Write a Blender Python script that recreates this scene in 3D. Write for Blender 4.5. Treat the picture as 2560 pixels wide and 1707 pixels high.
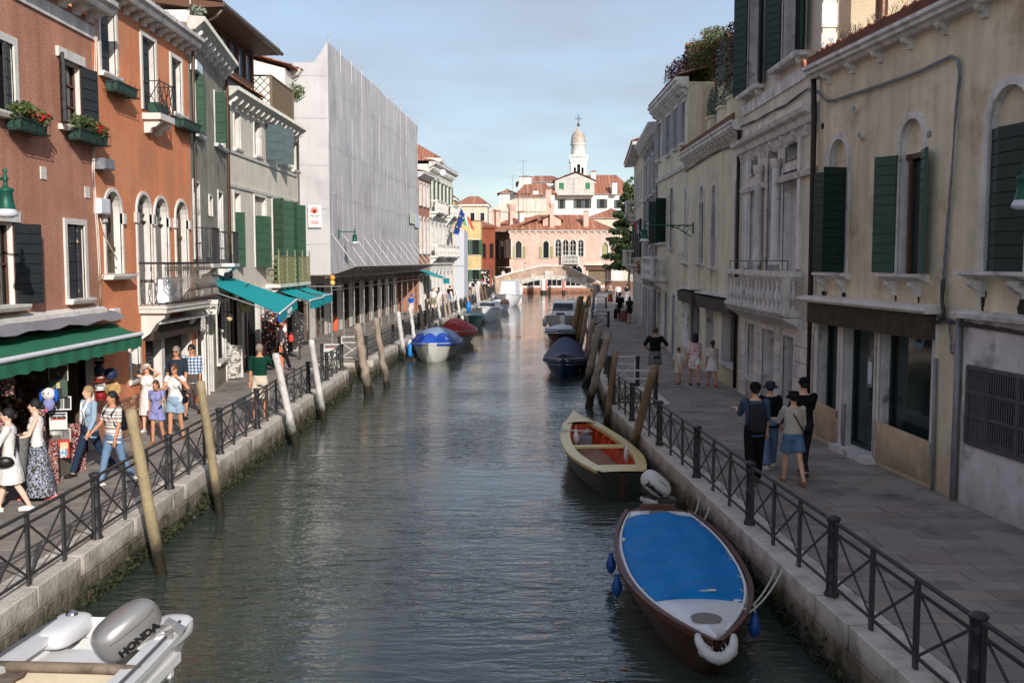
import bpy, bmesh, math, random
from math import sin, cos, pi, radians, atan2, sqrt, hypot
from mathutils import Vector, Matrix, noise
random.seed(7)
for o in list(bpy.data.objects): bpy.data.objects.remove(o)
SC = bpy.context.scene; COL = SC.collection
# ---------------------------------------------------------------- camera
F = 2489.0; CZ = 3.8; PITCH = math.atan((853.5-652)/F)
cam_d = bpy.data.cameras.new('camera'); cam = bpy.data.objects.new('camera', cam_d); COL.objects.link(cam)
cam_d.sensor_width = 36; cam_d.lens = 36*F/2560; cam_d.clip_end = 3000; cam_d.clip_start = .1
cam.location = (0, 0, CZ); cam.rotation_euler = (pi/2-PITCH, 0, 0); SC.camera = cam
# ---------------------------------------------------------------- sun, sky, exposure
SUN_EL = radians(24); SUN_AZ = radians(22)      # light travels towards +Y and a little -X
L = Vector((-sin(SUN_AZ)*cos(SUN_EL), cos(SUN_AZ)*cos(SUN_EL), -sin(SUN_EL)))
sd = bpy.data.lights.new('sun', 'SUN'); sun = bpy.data.objects.new('sun', sd); COL.objects.link(sun)
sd.energy = 3.3; sd.angle = radians(.5); sd.color = (1, .95, .89)
sun.rotation_euler = L.to_track_quat('-Z', 'Y').to_euler(); sun.location = (0, -20, 40)
Wd = bpy.data.worlds.new('World'); SC.world = Wd; Wd.use_nodes = True
nt = Wd.node_tree; nt.nodes.clear()
def nn(t, k, **kw):
 n = t.nodes.new(k)
 for a, b in kw.items(): setattr(n, a, b)
 return n
wo = nn(nt, 'ShaderNodeOutputWorld'); bg = nn(nt, 'ShaderNodeBackground')
sky = nn(nt, 'ShaderNodeTexSky'); sky.sky_type = 'NISHITA'; sky.sun_disc = False
sky.sun_elevation = SUN_EL; sky.sun_rotation = radians(180)-SUN_AZ; sky.dust_density = 1.6; sky.air_density = 1.0; sky.ozone_density = 1.6
tc = nn(nt, 'ShaderNodeTexCoord'); mp = nn(nt, 'ShaderNodeMapping'); mp.inputs['Scale'].default_value = (1.2, 1.2, 4.5)
mp.inputs['Rotation'].default_value = (0, radians(14), 0)
nz = nn(nt, 'ShaderNodeTexNoise'); nz.inputs['Scale'].default_value = 1.7; nz.inputs['Detail'].default_value = 7; nz.inputs['Roughness'].default_value = .52
rp = nn(nt, 'ShaderNodeMapRange'); rp.inputs[1].default_value = .36; rp.inputs[2].default_value = .62; rp.inputs[3].default_value = .36; rp.inputs[4].default_value = 1.0
mx = nn(nt, 'ShaderNodeMix', data_type='RGBA'); mx.inputs[7].default_value = (2.75, 3.12, 3.85, 1)
nt.links.new(tc.outputs['Generated'], mp.inputs[0]); nt.links.new(mp.outputs[0], nz.inputs[0]); nt.links.new(nz.outputs[0], rp.inputs[0])
sz_ = nn(nt, 'ShaderNodeSeparateXYZ'); nt.links.new(tc.outputs['Generated'], sz_.inputs[0])
rz_ = nn(nt, 'ShaderNodeMapRange'); rz_.inputs[1].default_value = 0; rz_.inputs[2].default_value = .38; nt.links.new(sz_.outputs[2], rz_.inputs[0])
vc = nn(nt, 'ShaderNodeMix', data_type='RGBA'); vc.inputs[6].default_value = (2.72, 3.25, 3.72, 1); vc.inputs[7].default_value = (2.05, 2.28, 2.95, 1); nt.links.new(rz_.outputs[0], vc.inputs[0]); nt.links.new(vc.outputs[2], mx.inputs[7])
nt.links.new(rp.outputs[0], mx.inputs[0]); nt.links.new(sky.outputs[0], mx.inputs[6]); nt.links.new(mx.outputs[2], bg.inputs[0])
bg.inputs[1].default_value = .15; nt.links.new(bg.outputs[0], wo.inputs[0])
SC.view_settings.view_transform = 'Standard'; SC.view_settings.look = 'None'; SC.view_settings.gamma = 1
SC.view_settings.use_curve_mapping = False; SC.view_settings.exposure = 0.44
SC.cycles.max_bounces = 6; SC.cycles.diffuse_bounces = 3; SC.cycles.glossy_bounces = 3; SC.cycles.transparent_max_bounces = 6
SC.cycles.caustics_reflective = False; SC.cycles.caustics_refractive = False
# ---------------------------------------------------------------- picture measurements to world points
def ray(u, v):
 a = (u-1280)/F; b = (853.5-v)/F
 return Vector((a, cos(PITCH)+b*sin(PITCH), -sin(PITCH)+b*cos(PITCH)))
def G(u, v, z=0.0):
 d = ray(u, v); t = (z-CZ)/d.z; return Vector((d.x*t, d.y*t, z))
def AY(u, v, Y):
 d = ray(u, v); t = Y/d.y; return Vector((d.x*t, Y, CZ+d.z*t))
# ---------------------------------------------------------------- materials
def lin(c): return c/12.92 if c <= .04045 else ((c+.055)/1.055)**2.4
def C(r, g, b): return (lin(r/255), lin(g/255), lin(b/255), 1)
MATS = {}
def mat(name, col, rough=.8, var=.12, sc=2.0, bump=.15, bsc=30, streak=0, patch=None, metal=0, spec=.4, coord='W', low=None, alpha=None, trans=0):
 """patch=(colour, threshold, scale, softness); low=(colour, z0, z1): growth or damp up to a height"""
 if name in MATS: return MATS[name]
 m = bpy.data.materials.new(name); m.use_nodes = True; t = m.node_tree; MATS[name] = m
 p = t.nodes['Principled BSDF']; p.inputs['Roughness'].default_value = rough; p.inputs['Metallic'].default_value = metal
 p.inputs['Specular IOR Level'].default_value = spec
 if trans: p.inputs['Transmission Weight'].default_value = trans
 if var == 0 and bump == 0 and not patch:
  p.inputs['Base Color'].default_value = col; return m
 if coord == 'W': src = nn(t, 'ShaderNodeNewGeometry').outputs['Position']
 else: src = nn(t, 'ShaderNodeTexCoord').outputs['Object']
 n1 = nn(t, 'ShaderNodeTexNoise'); n1.inputs['Scale'].default_value = sc; n1.inputs['Detail'].default_value = 6; n1.inputs['Roughness'].default_value = .62
 t.links.new(src, n1.inputs[0])
 r1 = nn(t, 'ShaderNodeMapRange'); r1.inputs[1].default_value = .3; r1.inputs[2].default_value = .7; r1.inputs[3].default_value = 1-var; r1.inputs[4].default_value = 1+var
 t.links.new(n1.outputs[0], r1.inputs[0]); fac = r1.outputs[0]
 if streak:
  mp = nn(t, 'ShaderNodeMapping'); mp.inputs['Scale'].default_value = (2.6, 2.6, .28); t.links.new(src, mp.inputs[0])
  n2 = nn(t, 'ShaderNodeTexNoise'); n2.inputs['Scale'].default_value = 1.3; n2.inputs['Detail'].default_value = 8; t.links.new(mp.outputs[0], n2.inputs[0])
  r2 = nn(t, 'ShaderNodeMapRange'); r2.inputs[1].default_value = .35; r2.inputs[2].default_value = .7; r2.inputs[3].default_value = 1+streak*.3; r2.inputs[4].default_value = 1-streak
  t.links.new(n2.outputs[0], r2.inputs[0])
  mu = nn(t, 'ShaderNodeMath', operation='MULTIPLY'); t.links.new(fac, mu.inputs[0]); t.links.new(r2.outputs[0], mu.inputs[1]); fac = mu.outputs[0]
 cur = None
 if patch:
  pc, th, ps, so = patch
  n3 = nn(t, 'ShaderNodeTexNoise'); n3.inputs['Scale'].default_value = ps; n3.inputs['Detail'].default_value = 8; n3.inputs['Roughness'].default_value = .65; t.links.new(src, n3.inputs[0])
  r3 = nn(t, 'ShaderNodeMapRange'); r3.inputs[1].default_value = th; r3.inputs[2].default_value = th+so; t.links.new(n3.outputs[0], r3.inputs[0])
  mc = nn(t, 'ShaderNodeMix', data_type='RGBA'); mc.inputs[6].default_value = col; mc.inputs[7].default_value = pc; t.links.new(r3.outputs[0], mc.inputs[0]); cur = mc.outputs[2]
 vm = nn(t, 'ShaderNodeVectorMath', operation='SCALE')
 if cur: t.links.new(cur, vm.inputs[0])
 else: vm.inputs[0].default_value = col[:3]
 t.links.new(fac, vm.inputs['Scale']); cur = vm.outputs[0]
 if low:
  lc, z0, z1 = low
  sp = nn(t, 'ShaderNodeSeparateXYZ'); gp = nn(t, 'ShaderNodeNewGeometry'); t.links.new(gp.outputs['Position'], sp.inputs[0])
  n4 = nn(t, 'ShaderNodeTexNoise'); n4.inputs['Scale'].default_value = 3; n4.inputs['Detail'].default_value = 6; t.links.new(gp.outputs['Position'], n4.inputs[0])
  ad = nn(t, 'ShaderNodeMath', operation='MULTIPLY_ADD'); ad.inputs[1].default_value = -.9*(z1-z0)-.25; t.links.new(n4.outputs[0], ad.inputs[0]); t.links.new(sp.outputs[2], ad.inputs[2])
  r4 = nn(t, 'ShaderNodeMapRange'); r4.inputs[1].default_value = z0-.4*(z1-z0)-.12; r4.inputs[2].default_value = z1-.4*(z1-z0)-.12; r4.inputs[3].default_value = 1; r4.inputs[4].default_value = 0
  t.links.new(ad.outputs[0], r4.inputs[0])
  ml = nn(t, 'ShaderNodeMix', data_type='RGBA'); ml.inputs[7].default_value = lc; t.links.new(cur, ml.inputs[6]); t.links.new(r4.outputs[0], ml.inputs[0]); cur = ml.outputs[2]
 t.links.new(cur, p.inputs['Base Color'])
 if bump:
  nb = nn(t, 'ShaderNodeTexNoise'); nb.inputs['Scale'].default_value = bsc; nb.inputs['Detail'].default_value = 5; t.links.new(src, nb.inputs[0])
  b = nn(t, 'ShaderNodeBump'); b.inputs['Strength'].default_value = bump; b.inputs['Distance'].default_value = .03
  t.links.new(nb.outputs[0], b.inputs['Height']); t.links.new(b.outputs[0], p.inputs['Normal'])
 return m
def flat(name, col, rough=.6, metal=0, spec=.4): return mat(name, col, rough, 0, 1, 0, 1, metal=metal, spec=spec)
def cloth(name, col, col2=None, sc=0):
 return mat(name, col, .9, .12, 9, .9, 11, coord='O', spec=.15, patch=(col2, .52, sc, .03) if col2 else None)
# ---------------------------------------------------------------- mesh builder
class MB:
 def __init__(s): s.v = []; s.f = []; s.m = []; s.s = []
 def add(s, vs, fs, m=0, sm=False):
  b = len(s.v); s.v += [tuple(p) for p in vs]
  for f in fs: s.f.append(tuple(i+b for i in f)); s.m.append(m); s.s.append(sm)
  return s
 def box(s, x0, x1, y0, y1, z0, z1, m=0):
  return s.add([(x0,y0,z0),(x1,y0,z0),(x1,y1,z0),(x0,y1,z0),(x0,y0,z1),(x1,y0,z1),(x1,y1,z1),(x0,y1,z1)],
   [(0,3,2,1),(4,5,6,7),(0,1,5,4),(1,2,6,5),(2,3,7,6),(3,0,4,7)], m)
 def obox(s, c, h, R=None, m=0):
  R = R or Matrix.Identity(3); c = Vector(c)
  vs = [c+R@Vector((a*h[0], b*h[1], d*h[2])) for d in (-1,1) for a, b in ((-1,-1),(1,-1),(1,1),(-1,1))]
  return s.add(vs, [(0,3,2,1),(4,5,6,7),(0,1,5,4),(1,2,6,5),(2,3,7,6),(3,0,4,7)], m)
 def beam(s, p0, p1, w, h, m=0, up=(0,0,1)):
  p0 = Vector(p0); p1 = Vector(p1); d = p1-p0
  if d.length < 1e-6: return s
  x = d.normalized(); y = Vector(up).cross(x)
  if y.length < 1e-4: y = Vector((0,1,0)).cross(x)
  if y.length < 1e-4: y = Vector((1,0,0)).cross(x)
  y.normalize(); z = x.cross(y); R = Matrix((x, y, z)).transposed()
  return s.obox((p0+p1)/2, (d.length/2, w/2, h/2), R, m)
 def tube(s, p0, p1, r0, r1=None, n=10, m=0, caps=True, e=1.0, sm=True):
  r1 = r0 if r1 is None else r1
  p0 = Vector(p0); p1 = Vector(p1); d = p1-p0; q = d.to_track_quat('Z', 'X'); vs = []
  for p, r in ((p0, r0), (p1, r1)):
   for i in range(n): a = 2*pi*i/n; vs.append(p+q@Vector((r*cos(a), r*sin(a)*e, 0)))
  s.add(vs, [(i, (i+1) % n, n+(i+1) % n, n+i) for i in range(n)], m, sm)
  if caps: s.add(vs, [tuple(range(n-1, -1, -1)), tuple(range(n, 2*n))], m)
  return s
 def path(s, pts, r, n=6, m=0):
  pts = [Vector(p) for p in pts]; vs = []; k = len(pts)
  for j, p in enumerate(pts):
   d = pts[min(j+1, k-1)]-pts[max(j-1, 0)]; q = d.to_track_quat('Z', 'X'); rr = r[j] if isinstance(r, (list, tuple)) else r
   for i in range(n): a = 2*pi*i/n; vs.append(p+q@Vector((rr*cos(a), rr*sin(a), 0)))
  fs = [(j*n+i, j*n+(i+1) % n, (j+1)*n+(i+1) % n, (j+1)*n+i) for j in range(k-1) for i in range(n)]
  s.add(vs, fs+[tuple(range(n-1, -1, -1)), tuple(range((k-1)*n, k*n))], m, True); return s
 def lathe(s, prof, c=(0,0,0), n=14, m=0, sx=1, sy=1, sm=True):
  vs = []; k = len(prof)
  for r, z in prof:
   for i in range(n): a = 2*pi*i/n; vs.append((c[0]+r*sx*cos(a), c[1]+r*sy*sin(a), c[2]+z))
  fs = [(j*n+i, j*n+(i+1) % n, (j+1)*n+(i+1) % n, (j+1)*n+i) for j in range(k-1) for i in range(n)]
  s.add(vs, fs, m, sm); s.add(vs, [tuple(range(n-1, -1, -1)), tuple(range((k-1)*n, k*n))], m); return s
 def sph(s, c, r, nu=10, nv=7, m=0, R=None):
  r = (r, r, r) if isinstance(r, (int, float)) else r; R = R or Matrix.Identity(3); vs = []; c = Vector(c)
  for j in range(nv+1):
   ph = pi*j/nv
   for i in range(nu): a = 2*pi*i/nu; vs.append(c+R@Vector((r[0]*sin(ph)*cos(a), r[1]*sin(ph)*sin(a), r[2]*cos(ph))))
  fs = [(j*nu+i, (j+1)*nu+i, (j+1)*nu+(i+1) % nu, j*nu+(i+1) % nu) for j in range(nv) for i in range(nu)]
  s.add(vs, fs, m, True); return s
 def prism(s, poly, a0, a1, ax='y', m=0):
  """poly: 2-D outline; ax: axis it is extruded along"""
  def P(p, a): return {'y': (p[0], a, p[1]), 'z': (p[0], p[1], a), 'x': (a, p[0], p[1])}[ax]
  n = len(poly); vs = [P(p, a0) for p in poly]+[P(p, a1) for p in poly]
  s.add(vs, [tuple(range(n)), tuple(range(2*n-1, n-1, -1))]+[(i, n+i, n+(i+1) % n, (i+1) % n) for i in range(n)], m); return s
 def grid(s, rows, m=0, sm=True, close=False):
  n = len(rows[0]); vs = [p for r in rows for p in r]
  fs = [(j*n+i, j*n+(i+1) % n, (j+1)*n+(i+1) % n, (j+1)*n+i) for j in range(len(rows)-1) for i in range(n if close else n-1)]
  s.add(vs, fs, m, sm); return s
 def mesh(s, name, mats):
  me = bpy.data.meshes.new(name); me.from_pydata(s.v, [], s.f)
  for mm in (mats if isinstance(mats, (list, tuple)) else [mats]): me.materials.append(mm)
  me.polygons.foreach_set('material_index', s.m); me.polygons.foreach_set('use_smooth', s.s); me.update(); return me
 def build(s, name, mats, parent=None, loc=None, rz=0, **kw): return inst(name, s.mesh(name, mats), parent, loc, rz, **kw)
def inst(name, me, parent=None, loc=None, rz=0, **kw):
 o = bpy.data.objects.new(name, me); COL.objects.link(o)
 if parent: o.parent = parent
 if loc is not None: o.location = loc
 if rz: o.rotation_euler[2] = rz
 for k, v in kw.items(): o[k] = v
 return o
def recalc(me):
 b = bmesh.new(); b.from_mesh(me); bmesh.ops.recalc_face_normals(b, faces=b.faces); b.to_mesh(me); b.free(); return me
def thing(name, label, cat, loc=(0,0,0), rz=0, group=None, parent=None):
 o = bpy.data.objects.new(name, None); COL.objects.link(o); o.location = loc; o.rotation_euler[2] = rz; o.empty_display_size = .2
 if label: o['label'] = label
 if cat: o['category'] = cat
 if group: o['group'] = group
 if parent: o.parent = parent
 return o
def tag(o, label=None, cat=None, group=None, kind=None):
 if label: o['label'] = label
 if cat: o['category'] = cat
 if group: o['group'] = group
 if kind: o['kind'] = kind
 return o
def copy_tree(o, parent=None, **kw):
 c = o.copy(); COL.objects.link(c)
 if parent: c.parent = parent
 for ch in list(o.children): copy_tree(ch, c)
 for k, v in kw.items(): c[k] = v
 return c
def text_mesh(txt, size, mt, parent=None, name='lettering', M=None, bold=0.0, ext=.004, align='CENTER', cond=1.0):
 cu = bpy.data.curves.new('t', 'FONT'); cu.body = txt; cu.size = size; cu.extrude = ext; cu.offset = bold; cu.align_x = align; cu.align_y = 'CENTER'; cu.resolution_u = 3
 o = bpy.data.objects.new('t', cu); COL.objects.link(o)
 dg = bpy.context.evaluated_depsgraph_get(); me = bpy.data.meshes.new_from_object(o.evaluated_get(dg)); bpy.data.objects.remove(o)
 me.transform(Matrix.Diagonal((cond, 1, 1, 1)))
 if M: me.transform(M)
 me.materials.clear(); me.materials.append(mt)
 return inst(name, me, parent)
# ---------------------------------------------------------------- facades
class Fac:
 """facade plane; local x runs left to right as seen from outside, -y is outward"""
 def __init__(s, A, B):
  s.A = Vector((A[0], A[1])); s.B = Vector((B[0], B[1])); d = s.B-s.A; s.L = d.length; s.u = d.normalized(); s.ang = atan2(d.y, d.x); s.n = Vector((s.u.y, -s.u.x))
 def sz(s, u, v, off=0):
  d = ray(u, v); A = s.A+s.n*off; n = s.n
  t = (A.x*n.x+A.y*n.y)/(d.x*n.x+d.y*n.y); P = d*t
  return ((P.x-s.A.x)*s.u.x+(P.y-s.A.y)*s.u.y, CZ+P.z)
 def op(s, uL, uR, vT, vB, k='r', off=0):
  um = (uL+uR)/2; vm = (vT+vB)/2
  a = s.sz(uL, vm, off)[0]; b = s.sz(uR, vm, off)[0]; return (a, b, s.sz(um, vB, off)[1], s.sz(um, vT, off)[1], k)
 def root(s, name, label, cat, group=None): return thing(name, label, cat, (s.A.x, s.A.y, 0), s.ang, group)
 def W(s, x, y, z): p = s.A+s.u*x-s.n*y; return Vector((p.x, p.y, z))
def outline(o, n=10):
 """closed outline of an opening from bottom left, counter-clockwise seen from outside"""
 a, b, z0, z1, k = o; r = (b-a)/2; c = (a+b)/2
 if k == 'r': return [(a,z0),(b,z0),(b,z1),(a,z1)]
 if k == 'a':
  zs = z1-r; return [(a,z0),(b,z0)]+[(c+r*cos(pi*i/n), zs+r*sin(pi*i/n)) for i in range(n+1)]
 if k == 'g':   # pointed ogee
  H = r*1.55; zs = z1-H; pr = [(1,0),(.97,.2),(.84,.42),(.6,.58),(.36,.68),(.14,.82),(0,1)]
  R = [(c+r*x, zs+H*y) for x, y in pr]; return [(a,z0),(b,z0)]+R+[(2*c-x, z) for x, z in reversed(R[:-1])]
def wallmesh(mb, s0, s1, z0, z1, ops, m=0, rev=.28, m2=None, y=0):
 m2 = m if m2 is None else m2
 S = sorted({s0, s1}|{min(max(v, s0), s1) for o in ops for v in o[:2]}); Z = sorted({z0, z1}|{min(max(v, z0), z1) for o in ops for v in o[2:4]})
 for i in range(len(S)-1):
  for j in range(len(Z)-1):
   cs = (S[i]+S[i+1])/2; cz = (Z[j]+Z[j+1])/2
   if any(o[0] < cs < o[1] and o[2] < cz < o[3] for o in ops): continue
   mb.add([(S[i],y,Z[j]),(S[i+1],y,Z[j]),(S[i+1],y,Z[j+1]),(S[i],y,Z[j+1])], [(0,1,2,3)], m)
 for o in ops:
  pl = outline(o); n = len(pl)
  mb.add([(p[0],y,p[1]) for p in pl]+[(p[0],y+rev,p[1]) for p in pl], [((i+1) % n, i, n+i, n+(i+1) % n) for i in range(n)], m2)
  if o[4] != 'r':
   a, b, zz0, zz1, k = o; c = (a+b)/2; top = pl[2:]; h = len(top)//2
   for q, cx in ((top[:h+1], b), (top[h:], a)):
    for i in range(len(q)-1):
     mb.add([(cx,y,zz1),(q[i][0],y,q[i][1]),(q[i+1][0],y,q[i+1][1])], [(0,2,1) if cx == b else (0,2,1)], m)
def ring(mb, o, w, y0, y1, m=0, bottom=False):
 """surround of width w round an opening, proud from y1 out to y0"""
 pl = outline(o); a, b, z0, z1, k = o
 ow = (a-w, b+w, z0, z1+w, k); po = outline(ow)
 if k != 'r': ow = (a-w, b+w, z0, z1+w, k); po = outline(ow)
 if not bottom: pl = pl[1:]+pl[:1]; po = po[1:]+po[:1]; rng = range(len(pl)-1)
 else: rng = range(len(pl))
 n = len(pl)
 vs = [(p[0],y0,p[1]) for p in pl]+[(p[0],y0,p[1]) for p in po]+[(p[0],y1,p[1]) for p in pl]+[(p[0],y1,p[1]) for p in po]
 fs = []
 for i in rng:
  j = (i+1) % n; fs += [(i, n+i, n+j, j), (i, j, 2*n+j, 2*n+i), (n+i, 3*n+i, 3*n+j, n+j)]
 fs += [(0, 2*n, 3*n, n), (n-1, 2*n-1, 4*n-1, 3*n-1)]
 mb.add(vs, fs, m)
# ================================================================ the setting
WATER = -.70
LE = [(-5.50,-8),(-5.57,16.7),(-5.68,34.6),(-6.65,34.6),(-6.65,38.0),(-5.35,38.0),(-5.05,48.6),(-4.8,58),(-3.5,80),(-2.1,100),(-1.9,132)]
RE = [(4.75,-8),(3.46,11.1),(2.72,23.2),(2.55,26.4),(3.75,26.4),(3.75,30.0),(2.78,30.0),(3.3,40),(4.5,59),(8.0,100),(10.4,132)]
ISTRIA = mat('istrian_stone', C(205,196,184), .7, .2, 2.2, .5, 18, patch=(C(128,116,100), .54, 2.4, .2), low=(C(104,94,78), -.42, -.04))
ISTRIA2 = mat('istrian_stone_worn', C(150,138,120), .8, .28, 3, .9, 14, patch=(C(84,76,62), .47, 3.0, .2), low=(C(40,40,26), -.72, -.10))
ALGAE = mat('wet_quay_stone', C(92,84,68), .75, .35, 3, .9, 12, patch=(C(54,52,38), .46, 3.5, .12), low=(C(22,25,14), -.74, -.2))
PSH = [mat('paving_%s' % n, c, .78, .14, 1.7, .35, 22, patch=(C(84,80,76), .54, .9, .2)) for n, c in
 (('ash', C(144,135,127)), ('warm', C(154,142,132)), ('slate', C(133,126,121)), ('dust', C(149,141,134)), ('umber', C(140,127,117)))]
JOINT = mat('paving_joint', C(70,64,58), .95, .2, 5, .3, 30)
def water_mat():
 m = bpy.data.materials.new('canal_water'); m.use_nodes = True; t = m.node_tree; p = t.nodes['Principled BSDF']
 p.inputs['Base Color'].default_value = (.042, .055, .044, 1); p.inputs['Roughness'].default_value = .05; p.inputs['IOR'].default_value = 1.5; p.inputs['Specular IOR Level'].default_value = .62
 g = nn(t, 'ShaderNodeNewGeometry'); hs = []
 for sc, rot, s, d, w in (((.7, 2.1, 1), .15, 1.0, 3, .62), ((2.2, 6.4, 1), -.22, 1.0, 3, .42), ((7, 16, 1), .3, 1.0, 2, .10)):
  mp = nn(t, 'ShaderNodeMapping'); mp.inputs['Scale'].default_value = sc; mp.inputs['Rotation'].default_value = (0, 0, rot)
  n = nn(t, 'ShaderNodeTexNoise'); n.inputs['Scale'].default_value = s; n.inputs['Detail'].default_value = d; n.inputs['Distortion'].default_value = .35
  t.links.new(g.outputs['Position'], mp.inputs[0]); t.links.new(mp.outputs[0], n.inputs[0])
  mu = nn(t, 'ShaderNodeMath', operation='MULTIPLY'); mu.inputs[1].default_value = w; t.links.new(n.outputs[0], mu.inputs[0]); hs.append(mu.outputs[0])
 a = nn(t, 'ShaderNodeMath', operation='ADD'); t.links.new(hs[0], a.inputs[0]); t.links.new(hs[1], a.inputs[1])
 b = nn(t, 'ShaderNodeMath', operation='ADD'); t.links.new(a.outputs[0], b.inputs[0]); t.links.new(hs[2], b.inputs[1])
 # calm and ruffled stretches of water
 n2 = nn(t, 'ShaderNodeTexNoise'); n2.inputs['Scale'].default_value = .28; n2.inputs['Detail'].default_value = 4; t.links.new(g.outputs['Position'], n2.inputs[0])
 sp = nn(t, 'ShaderNodeSeparateXYZ'); t.links.new(g.outputs['Position'], sp.inputs[0])
 ry = nn(t, 'ShaderNodeMapRange'); ry.inputs[1].default_value = 32; ry.inputs[2].default_value = 60; ry.inputs[3].default_value = 1; ry.inputs[4].default_value = .16; t.links.new(sp.outputs[1], ry.inputs[0])
 r2 = nn(t, 'ShaderNodeMapRange'); r2.inputs[1].default_value = .35; r2.inputs[2].default_value = .65; r2.inputs[3].default_value = .32; r2.inputs[4].default_value = 1.2; t.links.new(n2.outputs[0], r2.inputs[0])
 mm = nn(t, 'ShaderNodeMath', operation='MULTIPLY'); t.links.new(ry.outputs[0], mm.inputs[0]); t.links.new(r2.outputs[0], mm.inputs[1])
 bm = nn(t, 'ShaderNodeBump'); bm.inputs['Distance'].default_value = .092; t.links.new(mm.outputs[0], bm.inputs['Strength']); t.links.new(b.outputs[0], bm.inputs['Height']); t.links.new(bm.outputs[0], p.inputs['Normal'])
 return m
w = MB(); w.add([(-12,-12,WATER),(14,-12,WATER),(14,132,WATER),(-12,132,WATER)], [(0,1,2,3)]); w.add([(-12,132,WATER),(90,132,WATER),(90,143,WATER),(-12,143,WATER)], [(0,1,2,3)])
w.build('water', water_mat(), kind='structure')
EARTH = mat('ground_earth', C(128,120,110), .95, .2, .3, .2, 5)
b = MB(); b.add([(-40,-15,-3),(100,-15,-3),(100,155,-3),(-40,155,-3)], [(0,1,2,3)]); b.build('canal_bed', mat('silt', C(60,62,48), .95), kind='structure')
b = MB(); b.add([(-500,-15,-.04),(-16,-15,-.04),(-16,142,-.04),(-500,142,-.04)], [(0,1,2,3)])
b.add([(22,-15,-.04),(500,-15,-.04),(500,132,-.04),(22,132,-.04)], [(0,1,2,3)]); b.add([(-1500,142,-.04),(1500,142,-.04),(1500,2500,-.04),(-1500,2500,-.04)], [(0,1,2,3)])
b.build('ground', EARTH, kind='structure')
def inset(E, d):
 """polyline offset by d to the land side (d>0), side given by sign"""
 out = []
 for i, p in enumerate(E):
  a = Vector(E[max(i-1, 0)]); q = Vector(p); c = Vector(E[min(i+1, len(E)-1)])
  t1 = (q-a).normalized() if (q-a).length > 0 else None; t2 = (c-q).normalized() if (c-q).length > 0 else None
  n1 = Vector((-t1.y, t1.x)) if t1 else None; n2 = Vector((-t2.y, t2.x)) if t2 else None
  if n1 is None: n = n2
  elif n2 is None: n = n1
  else: n = n1+n2; n = n/max(n.dot(n1), .3) if n.length else n1
  out.append((q.x+n.x*d, q.y+n.y*d))
 return out
def seglen(E):
 for i in range(len(E)-1):
  a = Vector(E[i]); c = Vector(E[i+1]); yield i, a, c, (c-a).length, (c-a).normalized()
kbm = []
def bevbox(mats, name='stone', bv=.012):
 me = bpy.data.meshes.new(name); bm = bmesh.new(); bmesh.ops.create_cube(bm, size=1)
 bmesh.ops.bevel(bm, geom=[e for e in bm.edges if any(v.co.z > 0 for v in e.verts)], offset=bv, segments=1, affect='EDGES'); bm.to_mesh(me); bm.free(); me.materials.append(mats); return me
rough_stone = [bevbox(ISTRIA, 'kerb_block', .03), bevbox(ISTRIA2, 'course_block', .03), bevbox(ALGAE, 'low_block', .04)]
BRK = mat('quay_brick', C(110,82,64), .85, .3, 4, .7, 16, patch=(C(62,60,48), .45, 3, .12), low=(C(28,30,20), -1.1, -.5))
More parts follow.
